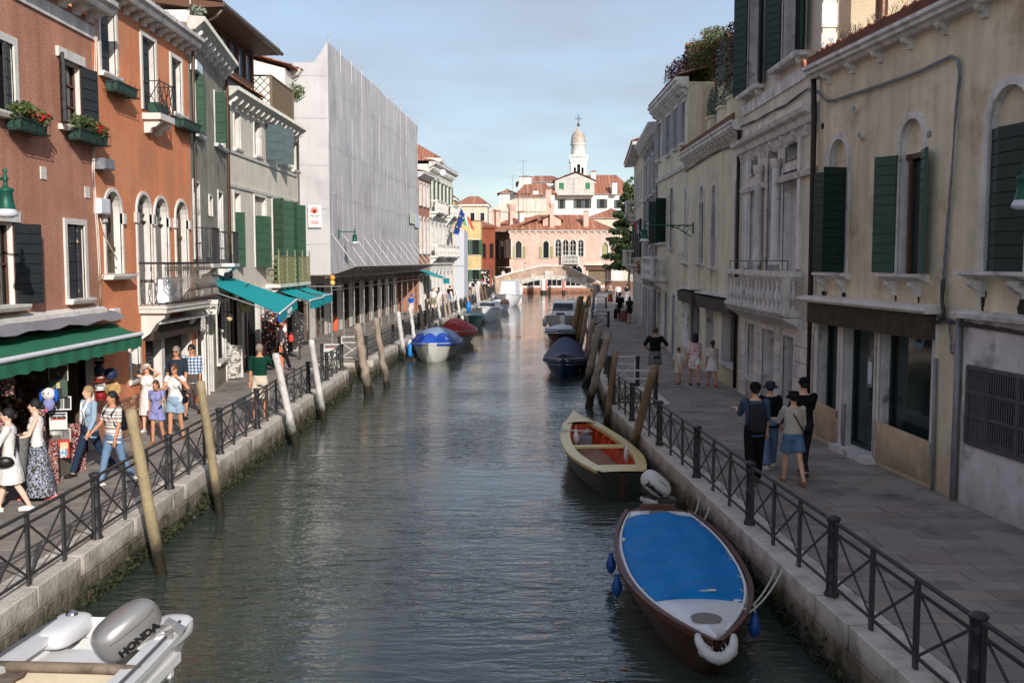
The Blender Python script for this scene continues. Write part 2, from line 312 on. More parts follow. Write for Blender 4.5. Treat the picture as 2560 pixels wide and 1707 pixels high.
for side, E, far in (('left', LE, -1), ('right', RE, 1)):
 s = 1 if side == 'left' else -1
 nm = 'left' if side == 'left' else 'right'
 wall = MB(); In = inset(E, .05*s); In2 = inset(E, 1.0*s)
 for i in range(len(E)-1):
  a, c = In[i], In[i+1]; q, r = In2[i+1], In2[i]
  wall.add([(a[0],a[1],-3),(c[0],c[1],-3),(c[0],c[1],-.06),(a[0],a[1],-.06),(r[0],r[1],-.06),(q[0],q[1],-.06)], [(0,1,2,3),(3,2,5,4)])
 W_ = wall.build('quay_wall', ALGAE, kind='structure')
 # landward sheet of the walkway bed
 pav = MB(); P0 = inset(E, .3*s)
 X = -16.5 if side == 'left' else 22.5
 for i in range(len(E)-1):
  a, c = P0[i], P0[i+1]
  if c[1] <= a[1]: continue
  pav.add([(a[0],a[1],-.022),(c[0],c[1],-.022),(X,c[1],-.022),(X,a[1],-.022)], [(0,1,2,3)])
 pv = pav.build('pavement', JOINT, kind='structure')
 if side == 'left':
  e = MB(); e.add([(-16.5,132,-.022),(-1.9,132,-.022),(-1.9,142,-.022),(-16.5,142,-.022)], [(0,1,2,3)]); e.add([(-1.9,132,-3),(-1.9,142,-3),(-1.9,142,-.022),(-1.9,132,-.022)], [(0,1,2,3)]); e.build('street', JOINT, kind='structure')
 # kerb stones and courses, one object each
 rest = MB()
 for i, a, c, ln, t in seglen(E):
  n = Vector((-t.y, t.x))*s; x = 0; ang = atan2(t.y, t.x)
  if c.y < 2 and a.y < 2: continue
  while x < ln-.05:
   wd = random.uniform(1.1, 2.0); wd = min(wd, ln-x); wd = ln-x if ln-x-wd < .4 else wd
   m = a+t*(x+wd/2)+n*.24
   if m.y > 5:
    o = inst('kerb_stone', rough_stone[0], W_, (m.x+random.uniform(-.012,.012), m.y, -.13+random.uniform(-.01,.012)), ang); o.scale = (wd-.014, .50, .27)
   x += wd
  for k, (z, h, pr) in enumerate(((-.375, .2, .025), (-.60, .23, .01), (-.84, .23, -.004))):
   x = random.uniform(-.5, 0)
   while x < ln-.05:
    wd = random.uniform(.45, 1.0); x0 = max(x, 0); x1 = min(x+wd, ln); x += wd
    if x1-x0 < .08: continue
    m = a+t*((x0+x1)/2)+n*(.15-pr+random.uniform(-.012,.012))
    if m.y < 5: continue
    if m.y < 36: o = inst('wall_stone', rough_stone[1 if k < 2 else 2], W_, (m.x, m.y, z), ang); o.scale = (x1-x0-.008, .3, h-.008)
    else: rest.obox((m.x, m.y, z), ((x1-x0)/2-.01, .15, h/2-.009), Matrix.Rotation(ang, 3, 'Z'), 0)
 rest.build('wall_stones', [ISTRIA2], W_, kind='stuff')
 # paving stones, rows across the walkway
 st = [bevbox(p, 'paving_slab', .012) for p in PSH]
 def edge_x(y, E=E):
  xs = [E[i][0]+(E[i+1][0]-E[i][0])*(y-E[i][1])/(E[i+1][1]-E[i][1]) for i in range(len(E)-1) if E[i][1] <= y <= E[i+1][1] and E[i+1][1] > E[i][1]]
  return (min(xs) if side == 'left' else max(xs))-s*.49
 def back_x(y):
  if side == 'right': return 8.35-.103*(y-4) if y < 21.4 else (6.75 if y < 45 else 6.75+(y-45)*.105)
  return -8.5 if y < 27 else (-9.3 if y < 43 else (-10.1 if y < 75 else -7.3+(y-75)*.02))
 y = 7.0; cnt = 0; far_ = MB(); r = 0
 while y < 131:
  d = .36+random.uniform(-.03, .05) if y < 60 else .8
  lo, hi = sorted((edge_x(y+d/2), back_x(y+d/2))); x = lo-random.uniform(0, .5); r += 1
  while x < hi:
   wd = random.uniform(.5, .95)*(1 if y < 60 else 1.6); x0 = max(x, lo); x1 = min(x+wd, hi); x += wd
   if x1-x0 < .06: continue
   k = random.choice((0, 0, 1, 2, 3, 4)); z = random.uniform(-.004, .004)
   if cnt < 300 and (side == 'right' or y > 11):
    o = inst('paving_stone', st[k], pv, ((x0+x1)/2, y+d/2, -.02+z)); o.scale = (x1-x0-.011, d-.011, .04); cnt += 1
   else: far_.box(x0+.006, x1-.006, y+.006, y+d-.006, -.03, z, k)
  y += d
 far_.build('paving_stones', PSH, pv, kind='stuff')
# weed and mussels hanging along the water line
wd = MB(); rr = random.Random(3)
for E, s in ((LE, 1), (RE, -1)):
 for i, a, c, ln, t in seglen(E):
  if c.y < 6: continue
  n = Vector((-t.y, t.x))*s
  for k in range(int(ln*(70 if a.y < 30 else 20))):
   p = a+t*rr.uniform(0, ln)+n*rr.uniform(-.07, .04)
   if p.y < 6: continue
   z = WATER+abs(rr.gauss(0, .12)); q = rr.uniform(.012, .034)
   R = Matrix.Rotation(rr.uniform(0, 6), 3, (rr.random(), rr.random(), rr.random()))
   wd.obox((p.x, p.y, z), (q, q*.5, q*rr.uniform(.6, 1.6)), R, rr.choice((0, 0, 1)))
wd.build('waterweed', [mat('weed_dark', C(38,40,20), .7, .3, 8, .3, 40), mat('weed_green', C(52,58,26), .75, .3, 8, .3, 40)], kind='stuff')
# landing steps in the two recesses
for (x0, x1, y0, y1, lab) in ((-6.6, -5.5, 34.65, 37.95, 'stone water steps cut into the sunlit left quay beside the leaning posts'), (3.7, 2.55, 26.45, 29.95, 'mossy stone water steps cut into the shaded right quay behind the brown pole')):
 t = thing('water_steps', lab, 'steps', (x0, y0, 0)); sx = 1 if x1 > x0 else -1
 for k in range(5):
  b = MB(); a = k*.24*sx; bb = (k+1)*.24*sx+(.02*sx)
  b.box(min(a, bb), max(a, bb), 0, y1-y0, -2.2, -.22*(k+1)); b.build('step', ISTRIA2, t)
# ================================================================ building kit
GLASS = mat('window_glass', C(34,38,40), .08, .2, 1.5, .02, 3, spec=.6)
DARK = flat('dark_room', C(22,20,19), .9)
SHOPGLASS = mat('shop_glass', C(30,46,46), .06, .3, 1.2, .01, 3, spec=.6)
WHITE = mat('white_stone', C(222,216,208), .7, .12, 2.5, .3, 25, streak=.16, patch=(C(150,142,132), .6, 3, .2))
GREYST = mat('weathered_stone', C(218,214,210), .72, .18, 2.5, .35, 22, streak=.3, patch=(C(96,92,88), .58, 2.2, .16))
BLACKW = mat('dark_shutter_paint', C(44,48,50), .6, .2, 5, .3, 30)
GREENW = mat('dark_green_paint', C(8,42,37), .5, .16, 4, .2, 30)
GREENW2 = mat('green_paint', C(54,82,64), .55, .16, 4, .2, 30)
TEALW = mat('faded_teal_paint', C(62,80,84), .6, .2, 4, .2, 30)
IRON = mat('black_iron', C(50,49,50), .55, .25, 8, .25, 50, metal=.2, patch=(C(88,64,48), .62, 7, .08))
BROWNW = mat('brown_timber', C(96,66,48), .7, .22, 5, .35, 25)
TILE = [mat('roof_tile_%s' % n, c, .85, .3, 3, .4, 18, patch=(C(110,92,78), .6, 4, .12)) for n, c in (('red', C(170,112,86)), ('brown', C(146,98,78)), ('pale', C(186,136,110)))]
ZINC = mat('gutter_metal', C(96,84,74), .45, .2, 5, .2, 20, metal=.6)
COPPER = mat('downpipe_brown', C(92,62,46), .4, .25, 6, .2, 20, metal=.5)
def plaster(name, c, c2, **k):
 return mat(name, c, .9, .15, 1.1, .6, 34, streak=k.get('streak', .2), patch=(c2, k.get('th', .56), k.get('ps', 1.1), k.get('so', .2)), low=(k.get('lowc', C(120,108,94)), -.3, .7))
def building(name, label, A, B, ops, z1, depth, wm, rm=None, z0=-.4, rev=.28, cat='building', group=None, side=(1, 1)):
 Fc = Fac(A, B); r = Fc.root(name, label, cat, group); mb = MB(); wallmesh(mb, 0, Fc.L, z0, z1, ops, 0, rev, 1)
 mb.add([(0,0,z0),(0,depth,z0),(0,depth,z1),(0,0,z1)], [(0,1,2,3)]); mb.add([(Fc.L,0,z0),(Fc.L,depth,z0),(Fc.L,depth,z1),(Fc.L,0,z1)], [(3,2,1,0)])
 mb.add([(0,depth,z0),(Fc.L,depth,z0),(Fc.L,depth,z1),(0,depth,z1)], [(0,1,2,3)]); mb.add([(0,0,z1),(Fc.L,0,z1),(Fc.L,depth,z1),(0,depth,z1)], [(0,1,2,3)])
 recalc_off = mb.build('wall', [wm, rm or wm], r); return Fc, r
PDM = 9
def window(r, o, fm=WHITE, fw=.10, pane=GLASS, pd=.2, sill=.14, mull=(0, 0), pm=None, bottom=False, pr=.035, name='window', arched_bar=False, sills=None):
 """surround as the window mesh; pane, glazing bars and sill as its pieces"""
 mb = MB(); s0, s1, z0, z1, k = o; pd = min(pd, PDM)
 if fw: ring(mb, o, fw, -pr, .02, 0, bottom)
 else: ring(mb, (s0+.03, s1-.03, z0, z1-.03, k), .03, pd-.06, pd-.02, 0)
 w = mb.build(name, fm, r)
 p = MB(); pl = outline(o); p.add([(q[0], pd, q[1]) for q in pl], [tuple(range(len(pl)))]); p.build('pane', pane, w)
 if mull != (0, 0):
  g = MB(); nx, nz = mull; g.box(s0+.001, s0+.05, pd-.05, pd-.01, z0, z1-.02*(k != 'r')-((s1-s0)/2 if k != 'r' else 0)); g.box(s1-.05, s1-.001, pd-.05, pd-.01, z0, z1-((s1-s0)/2 if k != 'r' else 0))
  for i in range(1, nx): x = s0+(s1-s0)*i/nx; g.box(x-.03, x+.03, pd-.055, pd-.012, z0, z1-.01)
  for i in range(1, nz): z = z0+(z1-z0)*i/nz; g.box(s0+.05, s1-.05, pd-.045, pd-.014, z-.02, z+.02)
  g.build('glazing_bar', pm or BROWNW, w)
 if sill:
  g = MB(); e = sills or .12; g.prism([(-sill, z0-.10), (-sill-.03, z0-.04), (-sill-.03, z0+.002), (.0, z0+.002), (.0, z0-.10)], s0-e, s1+e, 'x'); g.build('sill', fm, w)
 return w
def bracket(mb, x, z, w=.1, h=.22, d=.16, m=0):
 mb.prism([(0, z), (0, z-h), (-d*.35, z-h*.95), (-d*.45, z-h*.6), (-d*.75, z-h*.5), (-d, z-h*.25), (-d, z)], x-w/2, x+w/2, 'x', m)
_bd = {}
def shutter(r, x, z0, z1, w, ang, m, right=False, boards=0, name='shutter', y=-.045, split=True):
 """leaf hinged at x; ang 0 closed, 180 folded back on the wall"""
 mb = MB(); h = z1-z0
 if boards and split: mb.box(.0, .05, -.03, .0, 0, h); mb.box(w-.05, w, -.03, .0, 0, h); mb.box(.05, w-.05, -.012, -.002, 0, h)
 else:
  mb.box(0, w, -.028, .0, 0, h); n = boards or max(3, int(h/.28))
  for i in range(n): mb.box(.03, w-.03, .001, .016, h*i/n+.012, h*(i+1)/n-.012); mb.box(.03, w-.03, -.044, -.029, h*i/n+.012, h*(i+1)/n-.012)
 o = mb.build(name, m, r, (x, y, z0)); a = radians(ang); o.rotation_euler[2] = (pi+a) if right else -a
 if right: o.scale = (1, -1, 1)
 if boards and split:
  key = (round(w, 2), round(h/boards, 3), m.name)
  if key not in _bd:
   b = MB(); bh = h/boards; b.box(.012, w-.012, -.042, .014, .008, bh-.008); _bd[key] = b.mesh('board', m)
  for i in range(boards): inst('board', _bd[key], o, (0, random.uniform(-.002, .002), h*i/boards))
 return o
def strap(o, w, h, n=2):
 pass
def cornice(r, s0, s1, prof, m=WHITE, corb=0, cw=.12, ch=.2, cd=.25, cz=None, cm=None, name='cornice', e=.0):
 mb = MB(); mb.prism(prof, s0-e, s1+e, 'x'); o = mb.build(name, m, r)
 if corb:
  c = MB(); bracket(c, 0, 0, cw, ch, cd); me = c.mesh('corbel', cm or m)
  for i in range(corb): inst('corbel', me, o, (s0+(s1-s0)*(i+.5)/corb, 0, cz))
 return o
def roofquad(mb, EL, ER, RR, RL, tile=.21, step=.42, amp=.055, mats=3):
 """pantile sheet over a quad, courses run straight up from the eave; eave left, eave right, ridge right, ridge left"""
 EL, ER, RR, RL = map(Vector, (EL, ER, RR, RL)); U = (ER-EL); L0 = U.length; U.normalize(); W_ = RL-EL; rl = W_.dot(U); Vv = W_-U*rl; H = Vv.length; Vv.normalize(); rr_x = (RR-EL).dot(U)
 nrm = U.cross(Vv)
 if nrm.z < 0: nrm = -nrm
 nc = max(2, int(L0/tile)); ns = max(1, int(H/step)) if step else 1; rows = []
 def tm(e):
  t = 1.0
  if rl > 1e-3: t = min(t, e/rl)
  if L0-rr_x > 1e-3: t = min(t, (L0-e)/(L0-rr_x))
  return max(t, 0)
 for j in range(ns):
  for q, lift in ((0, .025), (1, 0)):
   row = []
   for i in range(nc*4+1):
    e = L0*i/(nc*4); t = min((j+q)/ns, tm(e)); row.append(EL+U*e+Vv*(H*t)+nrm*(amp*(.5-.5*cos(2*pi*i/4))+(lift if step else 0)))
   rows.append(row)
 b0 = len(mb.v); n = len(rows[0]); mb.v += [tuple(p) for r_ in rows for p in r_]
 rr = random.Random(nc*31+ns)
 for j in range(len(rows)-1):
  for i in range(n-1):
   mb.f.append((b0+j*n+i, b0+j*n+i+1, b0+(j+1)*n+i+1, b0+(j+1)*n+i)); mb.s.append(False)
   if (i % 4 == 0): k = rr.choice((0, 0, 0, 1, 1, 2)) if mats == 3 else 0
   mb.m.append(k)
def roof(r, quads, name='roof', tile=.21, step=.42, m=None):
 mb = MB()
 for q in quads: roofquad(mb, *q, tile=tile, step=step)
 return mb.build(name, m or TILE, r)
BALP = [(.045,0),(.055,.03),(.04,.06),(.03,.1),(.035,.14),(.062,.22),(.068,.3),(.055,.38),(.035,.46),(.03,.52),(.042,.56),(.03,.6),(.045,.64),(.055,.68)]
def baluster_mesh(h, m, k=1.0, n=10): b = MB(); b.lathe([(r_*k, z*h/.68) for r_, z in BALP], n=n); return b.mesh('baluster', m)
def pipe(r, pts, rad=.05, m=COPPER, name='drainpipe', n=8): b = MB(); b.path(pts, rad, n); return b.build(name, m, r)
def chimney(r, x, y, z0, z1, w=.5, d=.5, m=None, kind='box'):
 m = m or plaster('chimney_plaster', C(206,176,152), C(150,120,100)); b = MB(); b.box(x-w/2, x+w/2, y-d/2, y+d/2, z0, z1)
 if kind == 'flare': b.lathe([(w*.45, z1), (w*.8, z1+w*1.1), (w*.8, z1+w*1.3), (w*.7, z1+w*1.32)], (x, y, 0), 12)
 else:
  b.box(x-w/2-.05, x+w/2+.05, y-d/2-.05, y+d/2+.05, z1-.12, z1)
  for a in (-1, 1): b.box(x+a*w*.35-.05, x+a*w*.35+.05, y-d/2, y+d/2, z1, z1+.22)
 c = b.build('chimney', m, r)
 if kind == 'box':
  t = MB(); t.add([(x-w/2-.12,y-d/2-.12,z1+.22),(x+w/2+.12,y-d/2-.12,z1+.22),(x+w/2+.12,y+d/2+.12,z1+.22),(x-w/2-.12,y+d/2+.12,z1+.22),(x,y-d/2-.12,z1+.42),(x,y+d/2+.12,z1+.42)], [(0,1,4),(1,2,5,4),(2,3,5),(3,0,4,5),(0,3,2,1)]); t.build('chimney_cap', TILE[0], c)
 return c
# ================================================================ left bank houses
RED = plaster('russet_plaster', C(190,134,110), C(206,160,136), th=.50, ps=.7, so=.35, lowc=C(150,110,90))
ORANGE = plaster('orange_plaster', C(222,142,100), C(204,146,114), th=.5, ps=.8, so=.3, lowc=C(180,110,80), streak=.12)
GREYP = plaster('grey_render', C(160,154,140), C(108,102,88), th=.5, ps=.9, streak=.34)
BEIGE = plaster('cream_render', C(218,210,194), C(190,180,162), streak=.1)
BRICKM = mat('old_brick', C(150,104,78), .9, .3, 6, .8, 20, patch=(C(170,140,118), .55, 5, .1))
# --- russet house, nearest on the left
FA = Fac((-8.4, 9.0), (-8.4, 20.3))
opA = [FA.op(-42, 33, 98, 278), FA.op(150, 200, 158, 318), FA.op(-40, 34, 556, 764), FA.op(167, 211, 562, 746)]
zb = 2.62
opA.append((0.4, FA.L-.45, -.05, zb, 'r'))
FA, RA = building('canal_house', 'russet plastered house with green shop awning and red geraniums at its windows', FA.A, FA.B, opA, 8.62, 9, RED, WHITE, rev=.15); PDM = .13
w1 = window(RA, opA[0], fw=.13, pane=DARK); w2 = window(RA, opA[1], fw=0, pane=GLASS, mull=(2, 3)); window(RA, opA[2], fw=0, pane=GLASS, mull=(2, 2), pm=BROWNW, sill=.2)
w4 = window(RA, opA[3], fw=.11, pane=DARK, bottom=True)
b = MB(); x0, x1, z0, z1 = opA[1][:4]; b.box(x0-.12, x1+.16, -.06, .02, z1+.02, z1+.2); b.build('lintel', WHITE, RA)
b = MB(); x0, x1, z0, z1 = opA[2][:4]; b.box(x0-.12, x1+.22, -.05, .02, z1+.02, z1+.2); b.build('lintel', WHITE, RA)
x0, x1, z0, z1 = opA[1][:4]; nb = 6
shutter(RA, x0, z0, z1+.04, .42, 150, BLACKW, boards=nb); shutter(RA, x1, z0, z1, .5, 168, BLACKW, True, boards=nb)
x0, x1, z0, z1 = opA[2][:4]; shutter(RA, x1, z0, z1, .62, 165, BLACKW, True, boards=8)
x0, x1, z0, z1 = opA[0][:4]; shutter(RA, x1-.03, z0, z1, .3, 12, BLACKW, True, y=.06)
x0, x1, z0, z1 = opA[3][:4]
PEEL = mat('peeling_shutter_paint', C(46,48,54), .8, .3, 4, .8, 20, patch=(C(196,170,120), .62, 5, .02))
shutter(RA, x0+.02, z0, z1-.02, (x1-x0)*.5, 6, PEEL, y=.07); shutter(RA, x1-.02, z0, z1-.02, (x1-x0)*.36, 14, PEEL, True, y=.08)
cornice(RA, 0, FA.L+.12, [(0,8.2),(-.04,8.2),(-.04,8.46),(0,8.46)], GREYST, name='frieze')
cornice(RA, 0, FA.L+.12, [(0,8.68),(-.40,8.68),(-.44,8.74),(-.44,8.80),(-.52,8.84),(-.52,8.94),(0,8.94)], GREYST, corb=19, cw=.16, ch=.2, cd=.3, cz=8.68)
b = MB(); wallmesh(b, 0, FA.L, 8.6, 12.5, [], 0, y=1.1); b.build('attic_wall', RED, RA)
# shop lintel band, cable tray and dark shop interior
cornice(RA, 0, FA.L, [(0,2.62),(-.14,2.62),(-.16,2.7),(-.14,2.84),(0,2.9)], WHITE, name='shop_lintel')
b = MB(); b.box(.35, FA.L-.4, 1.6, 1.7, 0, 2.7); b.box(.35, FA.L-.4, 0, 1.6, 2.6, 2.62); b.box(.38, .40, .3, 1.6, 0, 2.6); b.box(FA.L-.45, FA.L-.42, .3, 1.6, 0, 2.6); b.build('shop_interior', mat('shop_wall', C(88,74,58), .9, .3, 3, .3, 10), RA)
b = MB(); rr_ = random.Random(11)
for k in range(1500): x = rr_.uniform(.6, FA.L-.5); q = rr_.uniform(.02, .05); b.obox((x, 1.5-rr_.random()*.5, rr_.uniform(.3, 2.5)), (q, .03, q*rr_.uniform(.6, 1.8)), None, rr_.choice((0,1,2,3,4,5)))
b.build('shop_stock', [flat('stock_%d' % i, c) for i, c in enumerate((C(120,40,34), C(190,170,140), C(50,60,90), C(60,48,40), C(150,110,60), C(90,96,90)))], RA, kind='stuff')
for q in ((107, 433), (217, 481)):   # small white plaques
 s_, z_ = FA.sz(*q); b = MB(); b.box(s_-.11, s_+.11, -.02, .0, z_-.11, z_+.11); b.build('house_plaque', WHITE, RA)
# --- orange house
FB = Fac((-8.4, 20.3), (-8.4, 26.3))
oB = [FB.op(249, 287, 22, 186), FB.op(355, 387, 99, 279), FB.op(428, 452, 150, 285),
 FB.op(262, 303, 479, 686, 'a'), FB.op(344, 378, 487, 762, 'a'), FB.op(388, 420, 497, 760, 'a'), FB.op(440, 469, 505, 756, 'a'),
 FB.op(367, 476, 880, 1090), FB.op(326, 347, 858, 948)]
oB[7] = (oB[7][0], 5.72, -.1, 2.2, 'r')
FB, RB = building('canal_house', 'bright orange house with bulging iron balcony and arched windows', FB.A, FB.B, oB, 9.5, 9, ORANGE, WHITE, rev=.18); PDM = .16
for i in range(3):
 window(RB, oB[i], fw=.1, pane=DARK, sill=.0 if i == 1 else .1, pd=.26); x0, x1, z0, z1 = oB[i][:4]
 shutter(RB, x0+.02, z0+.02, z1-.02, (x1-x0)*.8, 2, BLACKW, y=.13)
for i in range(3, 7):
 o = oB[i]; w_ = window(RB, o, fw=.075, pane=mat('old_wood_leaf', C(92,84,68), .8, .25, 4, .5, 20) if i in (3, 6) else GLASS, sill=.22 if i == 3 else 0, pd=.28, sills=.2)
 zz = o[3]-(o[1]-o[0])/2-.12; b = MB(); b.box(o[0]-.16, o[0]-.0, -.07, .02, zz-.11, zz+.11); b.box(o[1]+.0, o[1]+.16, -.07, .02, zz-.11, zz+.11); b.build('impost', WHITE, w_)
 if i in (4, 5):
  b = MB(); x0, x1, z0, z1 = o[:4]; c_ = (x0+x1)/2; zs = z1-(x1-x0)/2; b.box(x0, x1, .1, .14, zs-.2, zs-.16)
  for k in range(6): a = pi*(k+.5)/6; b.beam((c_, .12, zs-.14), (c_+.9*(x1-x0)/2*cos(a), .12, zs-.1+.9*(x1-x0)/2*sin(a)), .02, .02)
  b.path([(c_+.11*cos(t/8*2*pi), .12, zs+.06+.11*sin(t/8*2*pi)) for t in range(9)], .012, 4); b.build('iron_grille', IRON, w_)
 if i in (3, 6):
  b = MB(); x0, x1, z0, z1 = o[:4]
  for k in range(1, 4): b.box(x0+(x1-x0)*k/4-.01, x0+(x1-x0)*k/4+.01, .14, .155, z0, z1-.25)
  for k in range(2): b.box(x0, x1, .13, .15, z0+.5+k*1.1, z0+.58+k*1.1)
  b.build('leaf_ledge', BROWNW, w_)
cornice(RB, -.05, FB.L+.1, [(0,9.28),(-.3,9.28),(-.34,9.34),(-.34,9.4),(-.42,9.44),(-.42,9.53),(0,9.53)], GREYST, corb=12, cw=.14, ch=.2, cd=.25, cz=9.28)
b = MB(); wallmesh(b, 0, FB.L, 9.5, 13.5, [], 0, y=.9); b.build('attic_wall', ORANGE, RB)
s_ = MB()
for i in range(60): x = FB.L*i/60; s_.beam((x, -.3, 9.54), (x+random.uniform(-.04, .04), -.3+random.uniform(-.05, .05), 9.66), .006, .006)
s_.build('bird_spikes', ZINC, RB, kind='stuff')
# window grille doors and pilasters at street level
o = oB[7]; SHUTM = mat('roller_shutter', C(70,62,56), .6, .2, 4, .2, 20, metal=.2)
dr = MB(); dr.box(o[0], o[1], .24, .28, -.05, 2.2); dr = dr.build('shop_door', SHUTM, RB)
b = MB()
for k in range(22): b.box(o[0]+.02, o[0]+1.05, .2, .23, .08+k*.094, .15+k*.094)
b.build('grille', IRON, dr, kind='stuff')
b = MB(); b.box(o[0]+1.1, o[0]+1.32, .02, .24, -.05, 2.2); b.box(o[1]-.1, o[1]-.001, .02, .24, -.05, 2.2); b.build('door_post', WHITE, dr)
b = MB(); b.box(o[0]-.06, o[1]+.08, -.22, -.03, 1.98, 2.36); b.build('shop_fascia', mat('dark_fascia', C(62,48,40), .7, .2, 5, .3, 30), RB)
b = MB(); b.box(o[0]-.12, o[1]+.14, -.42, -.02, 2.36, 2.42); b.build('fascia_hood', GREYST, RB)
window(RB, oB[8], fw=.09, pane=DARK, bottom=True, sill=.05)
# brick footing bricks beside the souvenir shop
bk = [bevbox(mat('brick_%d' % i, c, .9, .2, 8, .6, 30), 'brick', .006) for i, c in enumerate((C(150,100,76), C(134,92,72), C(166,124,98), C(178,148,124)))]
for j in range(11):
 x = .02-(.12 if j % 2 else 0)
 while x < 1.86:
  x0 = max(x, .0); x1 = min(x+.235, 1.88)
  if x1-x0 > .05: o = inst('brick', random.choice(bk), RB, ((x0+x1)/2, -.012+random.uniform(-.006, .006), .05+j*.075)); o.scale = (x1-x0-.01, .06, .064)
  x += .245
# bulging balcony
def gooseneck(mb, x, y0, z0, z1, r=.011, out=.24, ax='y'):
 pts = []
 for k in range(11):
  t = k/10; z = z0+(z1-z0)*t; o_ = out*(sin(min(t*1.5, 1)*pi)**.8)*(1-.15*t) if t < .67 else 0
  if t >= .67: o_ = .0
  pts.append((x, y0-o_, z) if ax == 'y' else (x-o_*(1 if ax == '-x' else -1), y0, z))
 pts.append((x, y0-.05, z1-.03) if ax == 'y' else (x-.05*(1 if ax == '-x' else -1), y0, z1-.03)); mb.path(pts, r, 5)
BAL = mat('balcony_iron', C(120,112,104), .5, .25, 10, .2, 40, metal=.35, patch=(C(86,64,50), .6, 9, .1))
t = thing('balcony', None, None, parent=RB); bx0, bx1, by = 2.1, 5.35, -.62
b = MB(); b.prism([(bx0,2.62),(bx0,2.76),(bx1,2.76),(bx1,2.62)], by, 0, 'y'); b.box(bx0-.03, bx1+.03, by-.03, 0, 2.72, 2.78)
for x in (bx0+.28, bx1-.28): b.prism([(0,2.62),(by+.06,2.62),(by+.1,2.5),(by*.55,2.38),(by*.3,2.15),(0,2.02)], x-.16, x+.16, 'x')
b.build('balcony_slab', WHITE, t)
b = MB(); b.box(bx0-.02, bx1+.02, by-.02, by+.03, 3.72, 3.77); b.box(bx0-.02, bx0+.03, by, 0, 3.72, 3.77); b.box(bx1-.03, bx1+.02, by, 0, 3.72, 3.77); b.box(bx0, bx1, by, by+.02, 2.84, 2.87); b.build('handrail', IRON, t)
g = MB(); gooseneck(g, 0, 0, 2.8, 3.72); g.path([(0, -.03+.045*cos(a*pi/4), 3.62+.045*sin(a*pi/4)) for a in range(9)], .012, 4); gm = g.mesh('baluster', BAL)
for i in range(27): inst('baluster', gm, t, (bx0+(bx1-bx0)*i/26, by, 0))
for i in range(1, 4):
 inst('baluster', gm, t, (bx0, by+i*.155, 0), -pi/2); inst('baluster', gm, t, (bx1, by+i*.155, 0), pi/2)
# --- grey house, turning away
FC_ = Fac((-8.4, 26.32), (-9.2, 32.4))
oC = [FC_.op(487, 501, 196, 336), FC_.op(536, 560, 245, 366), FC_.op(484, 498, 458, 648), FC_.op(546, 556, 483, 648), FC_.op(522, 529, 492, 540)]
oC += [(.25, 1.35, -.1, 2.55, 'r'), (1.95, 2.6, -.1, 2.5, 'r'), (3.5, 5.0, .75, 2.5, 'r'), (5.25, 5.8, -.1, 2.5, 'r')]
FC_, RC = building('canal_house', 'grey rendered guesthouse with ribbed eave and small iron balconies', FC_.A, FC_.B, oC, 9.95, 9, GREYP, GREYST, rev=.16); PDM = .14
for i in range(5): window(RC, oC[i], fw=.07 if i < 4 else .06, pane=DARK, sill=.1 if i < 2 else 0, pd=.24, fm=GREYST if i < 4 else WHITE)
x0, x1, z0, z1 = oC[0][:4]; shutter(RC, x0, z0, z1, .22, 95, GREENW2); shutter(RC, x1, z0, z1, .3, 172, GREENW2, True)
x0, x1, z0, z1 = oC[1][:4]; shutter(RC, x0, z0, z1, .3, 100, GREENW2); shutter(RC, x1, z0, z1, .42, 168, GREENW2, True)
for x in (oC[2][0]-.1, oC[3][0]-.35):
 t = thing('balcony', None, None, parent=RC); n = 11; wd_ = 1.15 if x == oC[2][0]-.1 else 1.0
 b = MB(); b.box(x, x+wd_+.2, -.5, 0, 3.62, 3.72); bracket(b, x+.2, 3.62, .12, .3, .4); bracket(b, x+wd_, 3.62, .12, .3, .4); b.build('balcony_slab', GREYST, t)
 b = MB(); b.box(x+.05, x+wd_+.15, -.48, -.45, 4.66, 4.69); b.box(x+.05, x+.08, -.45, 0, 4.66, 4.69); b.box(x+wd_+.12, x+wd_+.15, -.45, 0, 4.66, 4.69); b.build('handrail', IRON, t)
 bm_ = MB(); bm_.tube((0,0,3.72), (0,0,4.67), .009, n=5); me = bm_.mesh('baluster', IRON)
 for i in range(n): inst('baluster', me, t, (x+.07+(wd_+.06)*i/(n-1), -.465, 0))
 for i in range(1, 4): inst('baluster', me, t, (x+.065, -.465+i*.12, 0)); inst('baluster', me, t, (x+wd_+.135, -.465+i*.12, 0))
RIB = mat('ribbed_eave', C(196,192,184), .7, .2, 6, .4, 40)
cornice(RC, -.02, FC_.L-.02, [(0,9.72),(-.2,9.78),(-.42,9.98),(-.42,10.1),(0,10.12)], RIB, corb=9, cw=.1, ch=.3, cd=.34, cz=9.8, cm=GREYST)
b = MB()
for i in range(88): b.tube((i*.07, -.44, 9.98), (i*.07, -.44, 10.1), .022, n=5)
b.build('eave_beading', RIB, RC, kind='stuff')
for i, o in enumerate(oC[5:]):
 w_ = window(RC, o, fw=.12, pane=GLASS if i == 2 else DARK, pd=.22, sill=.1 if i == 2 else 0, mull=(2, 1) if i != 0 else (0, 0), pm=BROWNW if i != 2 else flat('black_frame', C(24,24,24)), name='window' if i == 2 else 'doorway')
b = MB(); b.box(-.0, FC_.L, -.24, -.03, 2.86, 3.04); b.build('awning_box', WHITE, RC)
pipe(RC, [(FC_.L-.12, -.1, 9.7), (FC_.L-.12, -.1, 9.3), (FC_.L-.1, -.08, 5), (FC_.L-.1, -.08, .1)], .05)
pipe(RC, [(.05, -.1, 10.4), (.05, -.14, 9.4), (.08, -.1, 8.6), (.06, -.1, 3), (.06, -.1, .1)], .045, ZINC)
